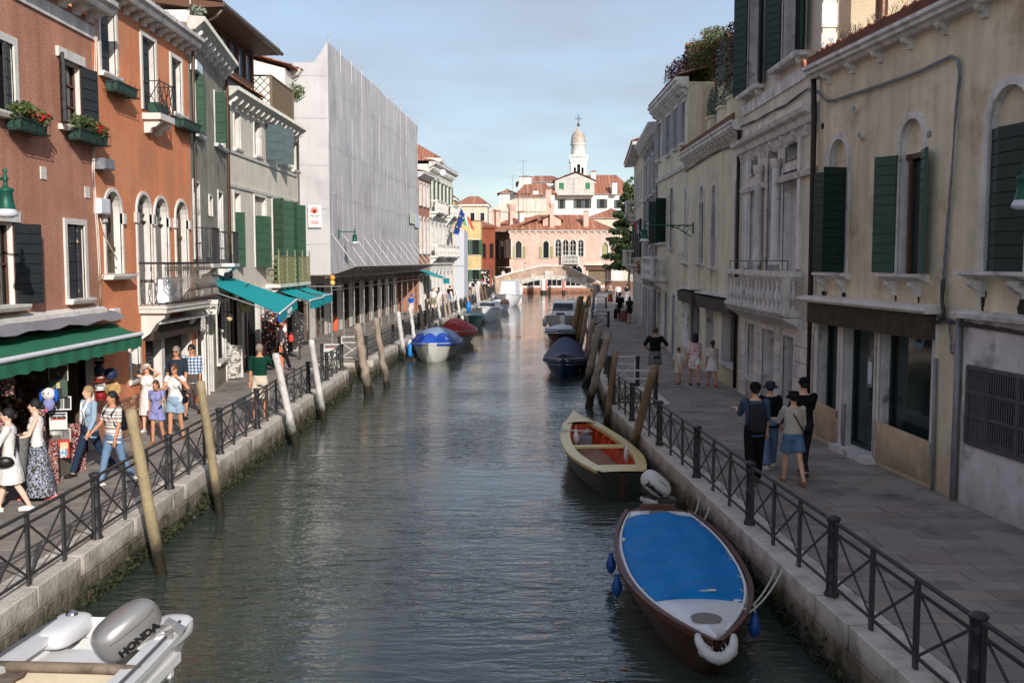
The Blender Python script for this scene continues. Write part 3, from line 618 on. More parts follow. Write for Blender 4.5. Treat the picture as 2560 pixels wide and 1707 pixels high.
# --- cream house with green shutters
FD = Fac((-9.2, 32.4), (-9.12, 42.6))
oD = [FD.op(585, 599, 282, 372), FD.op(635, 651, 305, 391), FD.op(709, 723, 340, 414), FD.op(730, 743, 358, 426),
 FD.op(586, 600, 484, 668), FD.op(637, 665, 493, 668), FD.op(682, 697, 500, 700), FD.op(712, 730, 512, 700)]
oD += [(.3, 1.3, 0.6, 2.5, 'r'), (2.0, 3.6, .0, 2.5, 'r'), (4.3, 9.6, -.1, 2.45, 'r')]
FD, RD = building('canal_house', 'cream house with tall green shutters and a latticed iron balcony', FD.A, FD.B, oD, 9.25, 9, BEIGE, WHITE, rev=.2); PDM = .18
for i, o in enumerate(oD[:8]): window(RD, o, fw=.09, pane=DARK, sill=.1 if i < 4 else 0, pd=.26)
for i in (4, 5):
 x0, x1, z0, z1 = oD[i][:4]
 zz = FD.sz(590 if i == 4 else 640, 531 if i == 4 else 540)[1]
 b = MB(); b.box(x0, x1, .12, .16, zz, z1); b.build('lunette_panel', BEIGE, RD)
z0, z1 = oD[5][2], FD.sz(640, 540)[1]; x0, x1 = oD[5][:2]
shutter(RD, oD[4][0]+.02, oD[4][2], FD.sz(590, 531)[1], .42, 40, GREENW2, y=.02); shutter(RD, x0, z0, z1, .6, 35, GREENW2, y=-.05); shutter(RD, x1, z0, z1, .6, 25, GREENW2, True, y=-.05)
for i, (u0, ang, rt) in enumerate(((681, 130, 0), (697, 135, 1), (712, 120, 0), (731, 140, 1), (746, 170, 0))):
 s_, zt = FD.sz(u0, 497+i*5); shutter(RD, s_, 2.85, zt, .62, ang, GREENW2, bool(rt))
for u0, ang, rt, v0, v1 in ((662, 80, 0, 311, 400), (690, 75, 0, 321, 411)):
 s_, zt = FD.sz(u0, v0); shutter(RD, s_, FD.sz(u0, v1)[1], zt, .62, ang, TEALW)
cornice(RD, -.05, FD.L, [(0,9.0),(-.2,9.06),(-.44,9.24),(-.44,9.36),(0,9.38)], RIB, corb=15, cw=.1, ch=.3, cd=.34, cz=9.08, cm=WHITE)
b = MB()
for i in range(130): b.tube((i*.078, -.46, 9.24), (i*.078, -.46, 9.36), .024, n=5)
b.build('eave_beading', RIB, RD, kind='stuff')
for z in (FD.sz(590, 380)[1], FD.sz(585, 471)[1]+.12): cornice(RD, .05, FD.L, [(0,z-.1),(-.05,z-.1),(-.07,z),(0,z+.02)], WHITE, name='string_course')
cornice(RD, 0, FD.L, [(0,2.55),(-.12,2.55),(-.2,2.68),(-.2,2.78),(0,2.8)], WHITE, name='string_course')
for i, o in enumerate(oD[8:]): window(RD, o, fw=.14, pane=GLASS if i == 0 else DARK, pd=.3, sill=.1 if i == 0 else 0, mull=(2, 1) if i < 2 else (0, 0), pm=flat('black_frame', C(24,24,24)), name='shopfront' if i else 'window')
pipe(RD, [(1.62, -.08, 2.5), (1.62, -.08, .05)], .045)
pipe(RD, [(FD.L-.1, -.1, 9.1), (FD.L-.08, -.08, 2.8)], .045, ZINC)
# lattice balcony
t = thing('balcony', None, None, parent=RD); LAT = mat('olive_lattice_paint', C(142,140,104), .6, .15, 6, .2, 30)
bx0, bx1, by, z0, z1 = 4.7, 10.1, -.5, 2.95, 3.95
b = MB(); b.box(bx0, bx1, by-.05, 0, 2.8, 2.93)
for i in range(6): bracket(b, bx0+.3+i*.95, 2.8, .16, .3, .45)
b.build('balcony_slab', WHITE, t)
def lattice(mb, p0, p1, za, zb_, st=.19, w=.018):
 p0 = Vector(p0); p1 = Vector(p1); Ln = (p1-p0).length; H = zb_-za; d = (p1-p0)/Ln; k = -H
 while k < Ln:
  for sgn in (1, -1):
   a0, a1 = max(k, 0), min(k+H, Ln)
   if a1 > a0:
    q0 = (a0-k); q1 = (a1-k); zz0 = za+q0 if sgn > 0 else zb_-q0; zz1 = za+q1 if sgn > 0 else zb_-q1
    A_ = p0+d*a0; B_ = p0+d*a1; mb.beam((A_.x, A_.y, zz0), (B_.x, B_.y, zz1), w, w)
  k += st
b = MB(); lattice(b, (bx0, by, 0), (bx1, by, 0), z0, z1); lattice(b, (bx0, 0, 0), (bx0, by, 0), z0, z1, .22); lattice(b, (bx1, 0, 0), (bx1, by, 0), z0, z1, .22); b.build('lattice', LAT, t)
b = MB(); b.box(bx0, bx1, by-.02, by+.02, z1, z1+.03); b.box(bx0, bx1, by-.02, by+.02, z0-.03, z0)
for y in (bx0, bx1): b.box(y-.02, y+.02, by, 0, z1, z1+.03)
b.build('handrail', LAT, t)
pm_ = MB(); pm_.box(-.025, .025, -.025, .025, 2.93, 4.02); pm_.lathe([(.02,4.02),(.04,4.06),(.015,4.1),(.035,4.15),(.002,4.25)], n=8); pm2 = pm_.mesh('post', LAT)
for i in range(5): inst('post', pm2, t, (bx0+(bx1-bx0)*i/4, by, 0))
PDM = 9
# attic loggia in brown timber above the grey house
FE = Fac((-9.9, 32.2), (-9.8, 38.5)); oE = [(.35+i*.97, 1.12+i*.97, 10.45, 11.45, 'r') for i in range(6)]
FE, RE_ = building('roof_loggia', 'brown timber attic loggia with big overhanging eave above the grey guesthouse', FE.A, FE.B, oE, 11.62, 5, BROWNW, BROWNW, z0=9.3, rev=.08)
for o in oE: window(RE_, o, fm=BROWNW, fw=.05, pane=mat('pale_reflecting_glass', C(120,140,160), .05, .1, 2, 0.01, 3, spec=.8), pd=.06, sill=0, mull=(1, 1) if False else (0, 0))
b = MB(); b.box(-.62, -.06, -.02, 5, 9.6, 11.55); b.build('end_wall', GREYST, RE_)
b = MB(); b.prism([(-.95,11.62),(-.95,11.74),(5,12.5),(5,12.3),(.0,11.6)], -.7, FE.L+.35, 'x'); b.build('roof', BROWNW, RE_)
roof(RE_, [((-.7,-.93,11.78),(FE.L+.35,-.93,11.78),(FE.L+.35,5,12.56),(-.7,5,12.56))], 'roof_tiles')
b = MB(); b.tube((-.72,-.98,11.68), (FE.L+.4,-.98,11.68), .075, n=10); b.build('gutter', ZINC, RE_)
pipe(RE_, [(-.55,-.95,11.6), (-.5,-.7,11.35), (-.4,-.1,11.1), (-.4,-.1,9.9)], .05, ZINC)
# low tiled parapet and roof terrace on the cream house
b = MB(); b.box(.1, 6.2, .35, .6, 9.3, 9.95); pp = b.build('roof_parapet', mat('dark_felt', C(70,64,62), .9), RD)
roof(pp, [((.05,.25,9.95),(6.25,.25,9.95),(6.25,.75,10.12),(.05,.75,10.12))], 'coping_tiles', step=0)
t = thing('roof_terrace', 'latticed roof terrace screen above the cream house, against the netting', 'terrace', (FD.A.x, FD.A.y, 0), FD.ang)
LAT2 = mat('brown_lattice', C(120,104,84), .7, .2, 6, .2, 30)
b = MB(); lattice(b, (6.5,.1,0), (10.1,.1,0), 9.6, 10.85, .17, .03); lattice(b, (6.5,2.6,0), (6.5,.1,0), 9.6, 10.85, .3, .03); b.build('lattice', LAT2, t)
b = MB(); b.box(6.44, 10.15, .06, .14, 10.85, 10.9); b.box(6.44, 6.54, .1, 2.7, 10.85, 10.9); b.box(6.44, 6.54, .05, .15, 9.4, 10.9); b.box(10.05, 10.15, .05, .15, 9.4, 10.9); b.build('rail', LAT2, t)
b = MB(); b.box(6.3, 10.2, 0.15, 3, 9.3, 9.42); b.build('terrace_floor', GREYST, t)
# ================================================================ wrapped building and scaffold
NET = mat('scaffold_net', C(194,191,191), .8, .05, .6, .5, 2.2, streak=.07, patch=(C(172,169,170), .5, .35, .2), spec=.3)
FW = Fac((-9.97, 45.9), (-8.55+.0, 74.3))
oW = [(1.0+i*3.0, 2.2+i*3.0, -.05, 2.5, 'r') for i in range(9)]
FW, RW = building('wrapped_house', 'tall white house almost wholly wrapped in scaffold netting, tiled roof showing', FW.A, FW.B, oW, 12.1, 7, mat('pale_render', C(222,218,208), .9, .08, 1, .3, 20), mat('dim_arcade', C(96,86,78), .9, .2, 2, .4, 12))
for i, o in enumerate(oW): window(RW, o, fm=BROWNW, fw=.12, pane=mat('arcade_brown', C(74,62,54), .8, .3, 2, .4, 10) if i % 2 else DARK, pd=.26, sill=0, name='doorway')
b = MB(); b.box(-.0, .02+6, .0, .1, 0, 0.1)
# roof rises inland
roof(RW, [((-.35,-.5,12.35),(28.5,-.5,12.35),(26,4.5,14.3),(2.6,4.5,14.3)), ((-.3,9.3,12.35),(-.3,-.5,12.35),(2.6,4.4,14.3),(2.6,4.6,14.3))], step=.42)
cornice(RW, -.35, 28.5, [(0,12.02),(-.35,12.14),(-.46,12.3),(-.46,12.38),(0,12.38)], WHITE, corb=40, cw=.12, ch=.2, cd=.26, cz=12.06)
b = MB(); b.prism([(-.32,12.3),(9,12.3),(4.5,12.36)], -.3, 0.02, 'x'); b.build('gable_verge', WHITE, RW)
# taller house end behind, cream and white
t = thing('rear_house', 'taller white-walled house with brown tiled roof behind the lattice terrace', 'building', (-17.5, 44.2, 0))
PW = mat('white_render', C(228,224,214), .9, .06, 1, .3, 20)
b = MB(); b.prism([(0,0),(7.6,0),(7.6,12.15),(6.2,12.5),(0,14.3)], 0, 1.45, 'y'); b.build('wall', PW, t)
b = MB(); b.box(0, 1.5, 1.5, 9, 9, 13.2); b.build('rear_wall', PW, t)
roof(t, [((7.9,-.25,12.25),(7.9,1.7,12.25),(0,1.7,14.5),(0,-.25,14.5))], 'verge_tiles', step=.4)
b = MB(); b.box(-1, 4.7, 1.6, 8, 13.3, 14.4); b.build('attic_wall', PW, t)
roof(t, [((-1.2,1.2,14.45),(5.2,1.2,14.45),(3.6,5,15.9),(-1.2,5,15.9)), ((5.2,1.2,14.45),(5.2,9,14.45),(3.7,5.4,15.9),(3.6,5,15.9))], 'roof')
# netting: creased sheet hung on the poles
t = thing('scaffold', 'tall scaffold sheeted in pale grey netting over the left walkway', 'scaffold', (-8.35, 46, 0)); SX = Fac((-8.35, 46), (-6.96, 74.3))
ang = atan2(74.3-46, -6.96+8.35)
STEEL = mat('galvanised_tube', C(176,174,172), .4, .2, 8, .2, 40, metal=.5)
def net_sheet(P0, P1, z0, z1, nx, nz, out, seed, slope=None):
 rr_ = random.Random(seed); P0 = Vector(P0); P1 = Vector(P1); rows = []
 for j in range(nz+1):
  row = []
  for i in range(nx+1):
   p = P0.lerp(P1, i/nx); zt = z1 if not slope else slope(i/nx)
   z = z0+(zt-z0)*j/nz
   f = .06*noise.noise(Vector((p.x*.5+seed, p.y*.5, z*.4)))+.018*noise.noise(Vector((p.x*1.6, p.y*1.6+seed, z*.35)))
   row.append((p.x+out.x*f, p.y+out.y*f, z))
  rows.append(row)
 return rows
b = MB(); b.grid(net_sheet((-8.35,46,0), (-6.96,74.3,0), 3.2, 13.68, 150, 40, Vector((1,0,0)), 3)); b.v = [(x+8.35, y-46, z) for x, y, z in b.v]
netf = b.build('netting', NET, t)
b = MB(); b.grid(net_sheet((-9.95,46,0), (-8.35,46,0), 3.15, 12.8, 24, 40, Vector((0,-1,0)), 8, lambda q: 12.75 if q < .6 else 12.75+(q-.6)/.4*.93)); b.v = [(x+8.35, y-46, z) for x, y, z in b.v]
b.build('netting', NET, t)
def S(s, o, z): d = SX.u; n = SX.n; p = SX.A+d*s+n*o; return (p.x+8.35, p.y-46, z)   # along, outward (towards canal), up; local to scaffold
nrm = SX.n
if nrm.x < 0: S = lambda s, o, z: (lambda p: (p.x+8.35, p.y-46, z))(SX.A+SX.u*s-SX.n*o)
Ls = SX.L; k = 0
stand = MB(); 
def standard(x, o, z0, z1):
 m = MB(); m.tube(S(x, o, z0+.02), S(x, o, z1), .026, n=7)
 z = z0+.35
 while z < min(z1, 3.1): m.tube(S(x, o, z), S(x, o, z+.03), .07, n=8); z += .5
 m.box(S(x, o, 0)[0]-.07, S(x, o, 0)[0]+.07, S(x, o, 0)[1]-.07, S(x, o, 0)[1]+.07, 0, .02)
 return m.build('upright', STEEL, t)
for i in range(12):
 x = .05+i*2.55
 if x < Ls: standard(x, .0, 0, 13.9 if i else 3.3); standard(x, -1.15, 0, 3.4)
for z in (3.05, 2.45):
 b = MB(); b.tube(S(-.1, .03, z), S(Ls, .03, z), .024, n=6); b.build('ledger', STEEL, t)
b = MB(); b.tube(S(.05, -1.6, 2.62), S(.05, .5, 2.62), .024, n=6); b.build('ledger', STEEL, t)
# timber deck and lattice girder below the net
b = MB(); b.add([S(0,-1.6,3.1),S(Ls,-1.6,3.1),S(Ls,.02,3.1),S(0,.02,3.1),S(0,-1.6,3.16),S(Ls,-1.6,3.16),S(Ls,.02,3.16),S(0,.02,3.16)], [(0,3,2,1),(4,5,6,7),(0,1,5,4),(1,2,6,5),(2,3,7,6),(3,0,4,7)]); b.build('deck', mat('scaffold_board', C(104,92,76), .85, .3, 4, .4, 20), t)
gird = MB(); x = 0
while x < Ls-.3: gird.beam(S(x,.03,3.05), S(x+.22,.03,2.7), .025, .025); gird.beam(S(x+.22,.03,2.7), S(x+.44,.03,3.05), .025, .025); x += .44
gird.tube(S(0,.03,2.7), S(Ls,.03,2.7), .022, n=6); gird.build('lattice_girder', mat('dark_steel', C(84,80,76), .5, .2, 5, .2, 20, metal=.5), t)
# raised protective canopy with stays
x = .1; b = MB(); b.add([S(0,.05,3.12),S(Ls,.05,3.12),S(Ls,1.15,3.5),S(0,1.15,3.5),S(0,.05,3.15),S(Ls,.05,3.15),S(Ls,1.15,3.53),S(0,1.15,3.53)], [(0,3,2,1),(4,5,6,7),(0,1,5,4),(1,2,6,5),(2,3,7,6),(3,0,4,7)])
cp = b.build('canopy', mat('canopy_sheet', C(96,94,88), .6, .2, 4, .3, 12, metal=.2), t)
b = MB()
while x < Ls: b.tube(S(x,-.3,3.0), S(x,1.2,3.57), .024, n=6); b.tube(S(x+.6,.0,3.06), S(x+.6,1.15,3.46), .03, n=6); x += 1.27
b.tube(S(-.05,1.18,3.54), S(Ls,1.18,3.54), .026, n=6); b.tube(S(-.05,.7,3.37), S(Ls,.7,3.37), .022, n=6); b.build('canopy_bearer', STEEL, t)
for i in range(12): 
 b = MB(); x = .1+i*2.55
 b.tube(S(x,.03,5.05), S(x,1.14,3.55), .022, n=6); b.build('stay', STEEL, t)
cr = MB()
for i in range(26):   # drawn seams of the sheeting
 x = .2+i*1.1; cr.path([S(x+.03*noise.noise(Vector((i, z*.3, 0))), .07+.015*sin(z*3+i), z) for z in [3.4+q*.85 for q in range(13)]], .005, 4)
for z in (11.9, 9.1, 6.9): cr.path([S(Ls*i/40, .11+.01*sin(i*2), z+.04*sin(i*.9)) for i in range(41)], .008, 4)
for z in (4.6, 6.2, 8.2, 10.3, 12.2): cr.path([(-1.55+1.5*i/8, -.1, z+.02*sin(i*2.1+z)) for i in range(9)], .007, 4)
cr.build('net_seam', mat('net_seam', C(208,206,212), .7), t)
fin = MB()
for i in range(12): x = .05+i*2.55; fin.tube(S(x,.02,13.6), S(x,.02,14.05), .02, n=5); fin.beam(S(x-.12,.02,13.95), S(x+.12,.02,13.95), .02, .02)
fin.build('pole_finial', STEEL, t)
# amber warning lamps on the corner pole
b = MB(); b.sph(S(.05,.06,3.02), .13, 12, 8); b.sph(S(.05,.06,2.78), .12, 12, 8, 1); o = b.build('warning_lamp', [flat('amber_lens', C(236,158,60), .3), flat('yellow_lens', C(232,196,110), .3)], t)
# poster on the netting
t2 = thing('site_poster', 'white site poster with red drawing and wavy red bands on the netting', 'poster', (0, 0, 0))
a = AY(770.5, 513, 45.86); c_ = AY(804, 569, 45.86); b = MB(); b.box(a.x, c_.x, 45.84, 45.86, c_.z, a.z); b.build('board', flat('poster_white', C(232,230,230)), t2)
RINK = flat('poster_red', C(196,84,64)); GINK = flat('poster_grey', C(110,110,112)); b = MB(); w_ = c_.x-a.x; h_ = a.z-c_.z
for i in range(9):
 an = pi*i/8+.1; b.beam((a.x+w_*.48, 45.83, a.z-h_*.3), (a.x+w_*.48+w_*.36*cos(an), 45.83, a.z-h_*.3+h_*.24*sin(an)), .005, .035)
b.box(a.x+w_*.34, a.x+w_*.62, 45.828, 45.836, a.z-h_*.38, a.z-h_*.31)
for r_ in range(4): b.add([(a.x+w_*(.2+.6*i/16), 45.826, c_.z+h_*(.15+.045*r_)+.018*sin(i*1.1)+dz) for i in range(17) for dz in (0, .018)], [(2*i, 2*i+2, 2*i+3, 2*i+1) for i in range(16)])
b.build('print', RINK, t2)
Mx = Matrix.Translation((a.x+w_*.5, 45.83, a.z-h_*.47))@Matrix.Rotation(pi/2, 4, 'X'); text_mesh('SORELLA ARTE', .068, GINK, t2, 'lettering', Mx, .002)
Mx = Matrix.Translation((a.x+w_*.5, 45.83, a.z-h_*.54))@Matrix.Rotation(pi/2, 4, 'X'); text_mesh('restauro facciata', .05, GINK, t2, 'lettering', Mx, .001)
# small green and white notices near the far end of the net
for (u0, u1, v0, v1, col_, lb) in ((1021, 1033, 529, 561, C(206,214,190), 'pale green notice near the far end of the netting'), (1034, 1045, 535, 571, C(206,206,220), 'pale lilac notice at the far end of the netting')):
 s0, z1 = SX.sz(u0, v0, 0); s1, z0 = SX.sz(u1, v1, 0); s0, s1 = sorted((abs(s0), abs(s1)))
 tt = thing('site_notice', lb, 'notice', (-8.35, 46, 0)); b = MB(); b.add([S(s0,.13,z0),S(s1,.13,z0),S(s1,.13,z1),S(s0,.13,z1),S(s0,.11,z0),S(s1,.11,z0),S(s1,.11,z1),S(s0,.11,z1)], [(0,1,2,3),(7,6,5,4),(0,4,5,1),(1,5,6,2),(2,6,7,3),(3,7,4,0)]); b.build('sheet', flat('notice_%d' % u0, col_), tt)
# ================================================================ palazzo beyond the scaffold
FP = Fac((-6.98, 74.6), (-5.37, 90.4)); IVORY = plaster('ivory_plaster', C(226,222,212), C(196,190,178), streak=.12)
BRICKP = mat('pale_brick_front', C(172,120,98), .9, .2, 3, .5, 14)
LowB = FP.A+FP.u*4.6
oP1 = [(.5+i*1.5, 1.2+i*1.5, 4.4, 7.0, 'a') for i in range(3)]+[(.5+i*1.5, 1.2+i*1.5, 8.0, 9.6, 'r') for i in range(3)]+[(.4+i*1.4, 1.3+i*1.4, -.1, 2.7, 'r') for i in range(3)]
F1, R1_ = building('palazzo_wing', 'low brick and stone wing with brown shutters joined to the white palazzo', FP.A, LowB, oP1, 10.1, 8, BRICKP, WHITE, group=None)
for i, o in enumerate(oP1): window(R1_, o, fw=.18, pane=mat('brown_leaf', C(120,70,48), .7, .2, 4, .3, 20) if i < 6 else DARK, pd=.12 if i < 6 else .25, sill=.15 if i < 6 else 0)
cornice(R1_, -.1, F1.L, [(0,9.95),(-.3,10.1),(-.5,10.25),(-.5,10.4),(0,10.4)], GREYST)
roof(R1_, [((-.2,-.5,10.42),(F1.L,-.5,10.42),(F1.L,4,11.3),(-.2,4,11.3))], step=0, tile=.3)
oP2 = []
for fl, (za, zb_, k) in enumerate(((-.1, 2.9, 'a'), (4.3, 6.9, 'a'), (8.0, 10.3, 'r'))):
 for i in range(6): oP2.append((.5+i*1.85, 1.5+i*1.85, za, zb_, k))
F2, R2_ = building('palazzo', 'white palazzo with many small stone balconies and green shutters left of the flags', LowB, FP.B, oP2, 11.4, 9, IVORY, WHITE)
for i, o in enumerate(oP2):
 window(R2_, o, fw=.2, pane=DARK if i < 6 else GLASS, pd=.2, sill=0)
 if i >= 12:
  for q, rt in ((o[0], False), (o[1], True)): shutter(R2_, q, o[2], o[3], .3, 172, mat('mid_green_leaf', C(66,96,72), .6, .2, 4, .2, 20), rt)
SB = baluster_mesh(.72, WHITE, 1.2, 6)
def stone_balcony(r, x0, x1, z, d=.6, m=WHITE, n=None, h=.9, bm_=None, sides=True, bp=.2, brk=True):
 t = thing('balcony', None, None, parent=r); b = MB(); b.prism([(0,z-.16),(-d,z-.16),(-d-.08,z-.08),(-d-.08,z),(0,z)], x0-.06, x1+.06, 'x')
 if brk:
  for x in (x0+.2, x1-.2): bracket(b, x, z-.16, .18, .45, d*.8)
 b.build('balcony_slab', m, t)
 b = MB(); b.box(x0-.05, x1+.05, -d-.05, -d+.13, z+h-.12, z+h); b.box(x0-.05, x0+.1, -d+.13, 0, z+h-.12, z+h); b.box(x1-.1, x1+.05, -d+.13, 0, z+h-.12, z+h)
 b.box(x0-.03, x0+.13, -d-.02, -d+.11, z, z+h-.12); b.box(x1-.13, x1+.03, -d-.02, -d+.11, z, z+h-.12); b.build('handrail', m, t)
 bm_ = bm_ or SB; n = n or max(2, int((x1-x0-.3)/bp))
 for i in range(n): inst('baluster', bm_, t, (x0+.15+(x1-x0-.3)*(i+.5)/n, -d+.04, z+.001))
 if sides:
  for i in range(max(1, int(d/bp)-1)): inst('baluster', bm_, t, (x0+.04, -d+.2+i*bp, z+.001)); inst('baluster', bm_, t, (x1-.04, -d+.2+i*bp, z+.001))
 return t
for x0, x1, z in ((.3, 3.6, 4.2), (4.0, 9.2, 4.2), (9.5, 11.2, 4.2), (.3, 3.5, 7.7), (4.1, 5.4, 7.7), (7.8, 11.0, 7.7)): stone_balcony(R2_, x0, x1, z)
cornice(R2_, -.1, F2.L+.1, [(0,11.1),(-.3,11.25),(-.55,11.4),(-.55,11.6),(0,11.6)], GREYST, corb=16, cw=.2, ch=.3, cd=.4, cz=11.2)
for z in (3.5, 7.2): cornice(R2_, 0, F2.L, [(0,z),(-.15,z),(-.15,z+.2),(0,z+.24)], WHITE, name='string_course')
roof(R2_, [((-.2,-.5,11.62),(F2.L+.2,-.5,11.62),(F2.L,4,12.6),(1.5,4,12.6)), ((-.2,8,11.62),(-.2,-.5,11.62),(1.5,4,12.6),(1.5,4.2,12.6))], step=0, tile=.3)
t3 = thing('attic_house', 'brick attic storey with tiled roof rising behind the white palazzo', 'building', (-12.2, 84, 0))  # globe colour carries a warm tint in place of lamp glow, nothing emits
b = MB(); b.box(-2, 5.9, 0, 9, 9, 12.0); b.build('wall', mat('pinkish_brick', C(206,178,158), .9, .15, 3, .5, 14), t3)
roof(t3, [((-2.2,-.4,12.3),(6.3,-.4,12.3),(3.8,4,14.0),(-2.2,4,14.0)), ((6.3,-.4,12.3),(6.3,9,12.3),(3.8,4.4,14.0),(3.8,4,14.0))], step=0, tile=.3)
b = MB(); b.box(-2.2, 6.35, -.45, -.3, 12.0, 12.3); b.box(6.2, 6.35, -.3, 9, 12.0, 12.3); b.build('eave', WHITE, t3)
# narrow white wrapped pillar of a facade under repair
b = MB(); t = thing('shrouded_facade', 'narrow flat white shrouded facade standing beside the flags', 'building', (-5.6, 93, 0)); b.box(.15, 1.15, 0, 8, 0, 6.7); b.build('shroud', mat('white_sheeting', C(196,197,204), .7, .04, 1, .2, 4), t)
b = MB(); b.box(.0, 1.2, -.05, .0, 3.3, 3.36); b.build('rail', STEEL, t)
# ================================================================ far left street
YEL = plaster('ochre_yellow_plaster', C(208,184,134), C(196,168,120)); BEI2 = plaster('sandy_plaster', C(214,200,180), C(190,172,150)); REDB = plaster('dark_red_plaster', C(138,74,54), C(112,64,50)); BRNB = plaster('umber_plaster', C(96,70,58), C(74,58,50))
def simple(name, label, A, B, z1, depth, m, cols, floors, fm=WHITE, ww=.9, rf=True, rh=1.6, pane=GLASS, sh=None, z0=-.1, cat='building', slope='y', k='r', hip=1.5):
 Fq = Fac(A, B); ops = []
 for (za, zb_) in floors:
  for i in range(cols): c = Fq.L*(i+.5)/cols; ops.append((c-ww/2, c+ww/2, za, zb_, k))
 Fq, r = building(name, label, A, B, ops, z1, depth, m, fm, z0=z0)
 for o in ops:
  window(r, o, fm=fm, fw=.12, pane=pane, sill=.1, pd=.2)
  if sh: shutter(r, o[0], o[2], o[3], ww*.5, 165, sh); shutter(r, o[1], o[2], o[3], ww*.5, 165, sh, True)
 if rf:
  L_ = Fq.L; e = .35; roof(r, [((-e,-e,z1),(L_+e,-e,z1),(L_-hip,depth/2,z1+rh),(hip,depth/2,z1+rh)), ((L_+e,-e,z1),(L_+e,depth+e,z1),(L_-hip,depth/2+.1,z1+rh),(L_-hip,depth/2,z1+rh)), ((-e,depth+e,z1),(-e,-e,z1),(hip,depth/2,z1+rh),(hip,depth/2+.1,z1+rh))], step=0, tile=.3)
  b = MB(); b.box(-.3, L_+.3, -.3, .0, z1-.22, z1-.02); b.build('eave', fm, r)
 return Fq, r
simple('town_house', 'ochre yellow house with red awning and flower boxes at the end of the left street', (-8.4, 134), (-4.2, 134), 9.0, 8, YEL, 3, ((4.6, 6.6), (1.0, 2.6)), sh=mat('mid_green_leaf', C(66,96,72)), rf=False)
simple('town_house', 'sandy plastered gabled house rising above the ochre yellow house', (-8.0, 147), (-3.6, 147), 12.0, 10, BEI2, 3, ((9.6, 10.8),), rh=1.5, ww=.6)
simple('town_house', 'small yellow gabled attic house right behind the palazzo corner', (-11.0, 129), (-7.4, 129), 11.8, 8, YEL, 2, ((9.4, 10.8),), rh=1.6, ww=.7, hip=1.8)
simple('town_house', 'dark red house fronting the crowded end of the left street', (-4.5, 141), (-2.4, 142), 8.6, 8, REDB, 2, ((4.2, 6.2),), fm=REDB, ww=.6, rf=True, rh=1.0, pane=DARK, hip=.6)
# ================================================================ right bank houses
CREAM = plaster('cream_ochre_plaster', C(226,213,186), C(178,158,124), th=.52, ps=1.0, so=.2, streak=.2, lowc=C(190,168,132))
CREAM2 = plaster('pale_yellow_plaster', C(226,216,190), C(190,172,142), streak=.2, lowc=C(190,170,140))
LILAC = plaster('peeling_white_plaster', C(216,210,210), C(160,156,154), th=.5, ps=1.6, so=.12, streak=.1, lowc=C(176,170,168))
TOWER = plaster('tower_plaster', C(222,212,194), C(214,190,150), th=.6, streak=.14)
GAL = mat('grey_pipe', C(132,134,140), .5, .2, 6, .2, 20, metal=.2)
CABLE = mat('black_cable', C(66,66,68), .6, .2, 6, .2, 20); GCABLE = mat('grey_cable', C(120,126,134), .6, .2, 6, .2, 20)
STAIN = mat('black_run_stain', C(52,46,38), .95, .3, 6, .3, 20)
def stain(r, x, z0, z1, w, seed=0):
 rr_ = random.Random(seed); n = 9; b = MB(); vs = []
 for i in range(n+1):
  q = i/n; z = z1+(z0-z1)*q; ww = w*(1-.6*q)*rr_.uniform(.6, 1.1); cx = x+rr_.uniform(-.2, .2)*w
  vs += [(cx-ww/2, -.004, z), (cx+ww/2, -.004, z)]
 b.add(vs, [(2*i, 2*i+1, 2*i+3, 2*i+2) for i in range(n)]); return b.build('damp_stain', STAIN, r)
def arched_stone(r, o, zsh, fm, pm, fw=.16, panel=None):
 w = window(r, o, fw=fw, fm=fm, pane=pm, sill=0, pd=.24); x0, x1, z0, z1, k = o
 b = MB(); pl = [p for p in outline((x0+.002, x1-.002, zsh, z1-.002, 'a'))]; b.prism(pl, .12, .16, 'y'); b.build('lunette_panel', panel or CREAM, w); return w
# --- near cream house
FG = Fac((6.5, 21.4), (8.30, 3.9))
oG = [FG.op(2072, 2116, 349, 682, 'a'), FG.op(2248, 2306, 298, 685, 'a'), FG.op(2471, 2572, 214, 679, 'a'),
 FG.op(2044, 2095, 845, 1035), FG.op(2106, 2186, 850, 1135), FG.op(2197, 2330, 870, 1115)]
oG[4] = (oG[4][0], oG[4][1], -.1, oG[4][3], 'r')
zt = min(o[3] for o in oG[3:])
oG[3:] = [(o[0], o[1], o[2], 2.72, 'r') for o in oG[3:]]
og = FG.op(2424, 2640, 935, 1150); og = (og[0], og[0]+2.6, .98, 2.18, 'r'); oG.append(og)
FG, RG = building('canal_house', 'near cream house with arched green-shuttered windows and a barred ground floor window', FG.A, FG.B, oG, 7.75, 4.5, CREAM, GREYST, rev=.34)
zs = [FG.sz(2095, 424)[1], FG.sz(2275, 383)[1], FG.sz(2500, 318)[1]]
for i in range(3): arched_stone(RG, oG[i], zs[i], GREYST, GLASS if i == 1 else DARK, .13)
def leafpair(r, o, zt_, wl, al, ar, m, nb): shutter(r, o[0]-.02, o[2]+.02, zt_, wl, al, m, boards=nb); shutter(r, o[1]+.02, o[2]+.02, zt_, wl, ar, m, True, boards=nb)
leafpair(RG, oG[0], zs[0], .5, 172, 100, GREENW, 12)
leafpair(RG, oG[1], zs[1], .46, 150, 160, mat('grey_green_paint', C(52,82,70), .5, .16, 4, .2, 30), 12)
x0, x1, z0, z1, k = oG[2]; shutter(RG, x0+.02, z0, zs[2], (x1-x0)*.28, 12, GREENW, boards=11, y=.06); shutter(RG, x1-.02, z0, zs[2], (x1-x0)*.7, 4, GREENW, True, boards=11, y=.04)
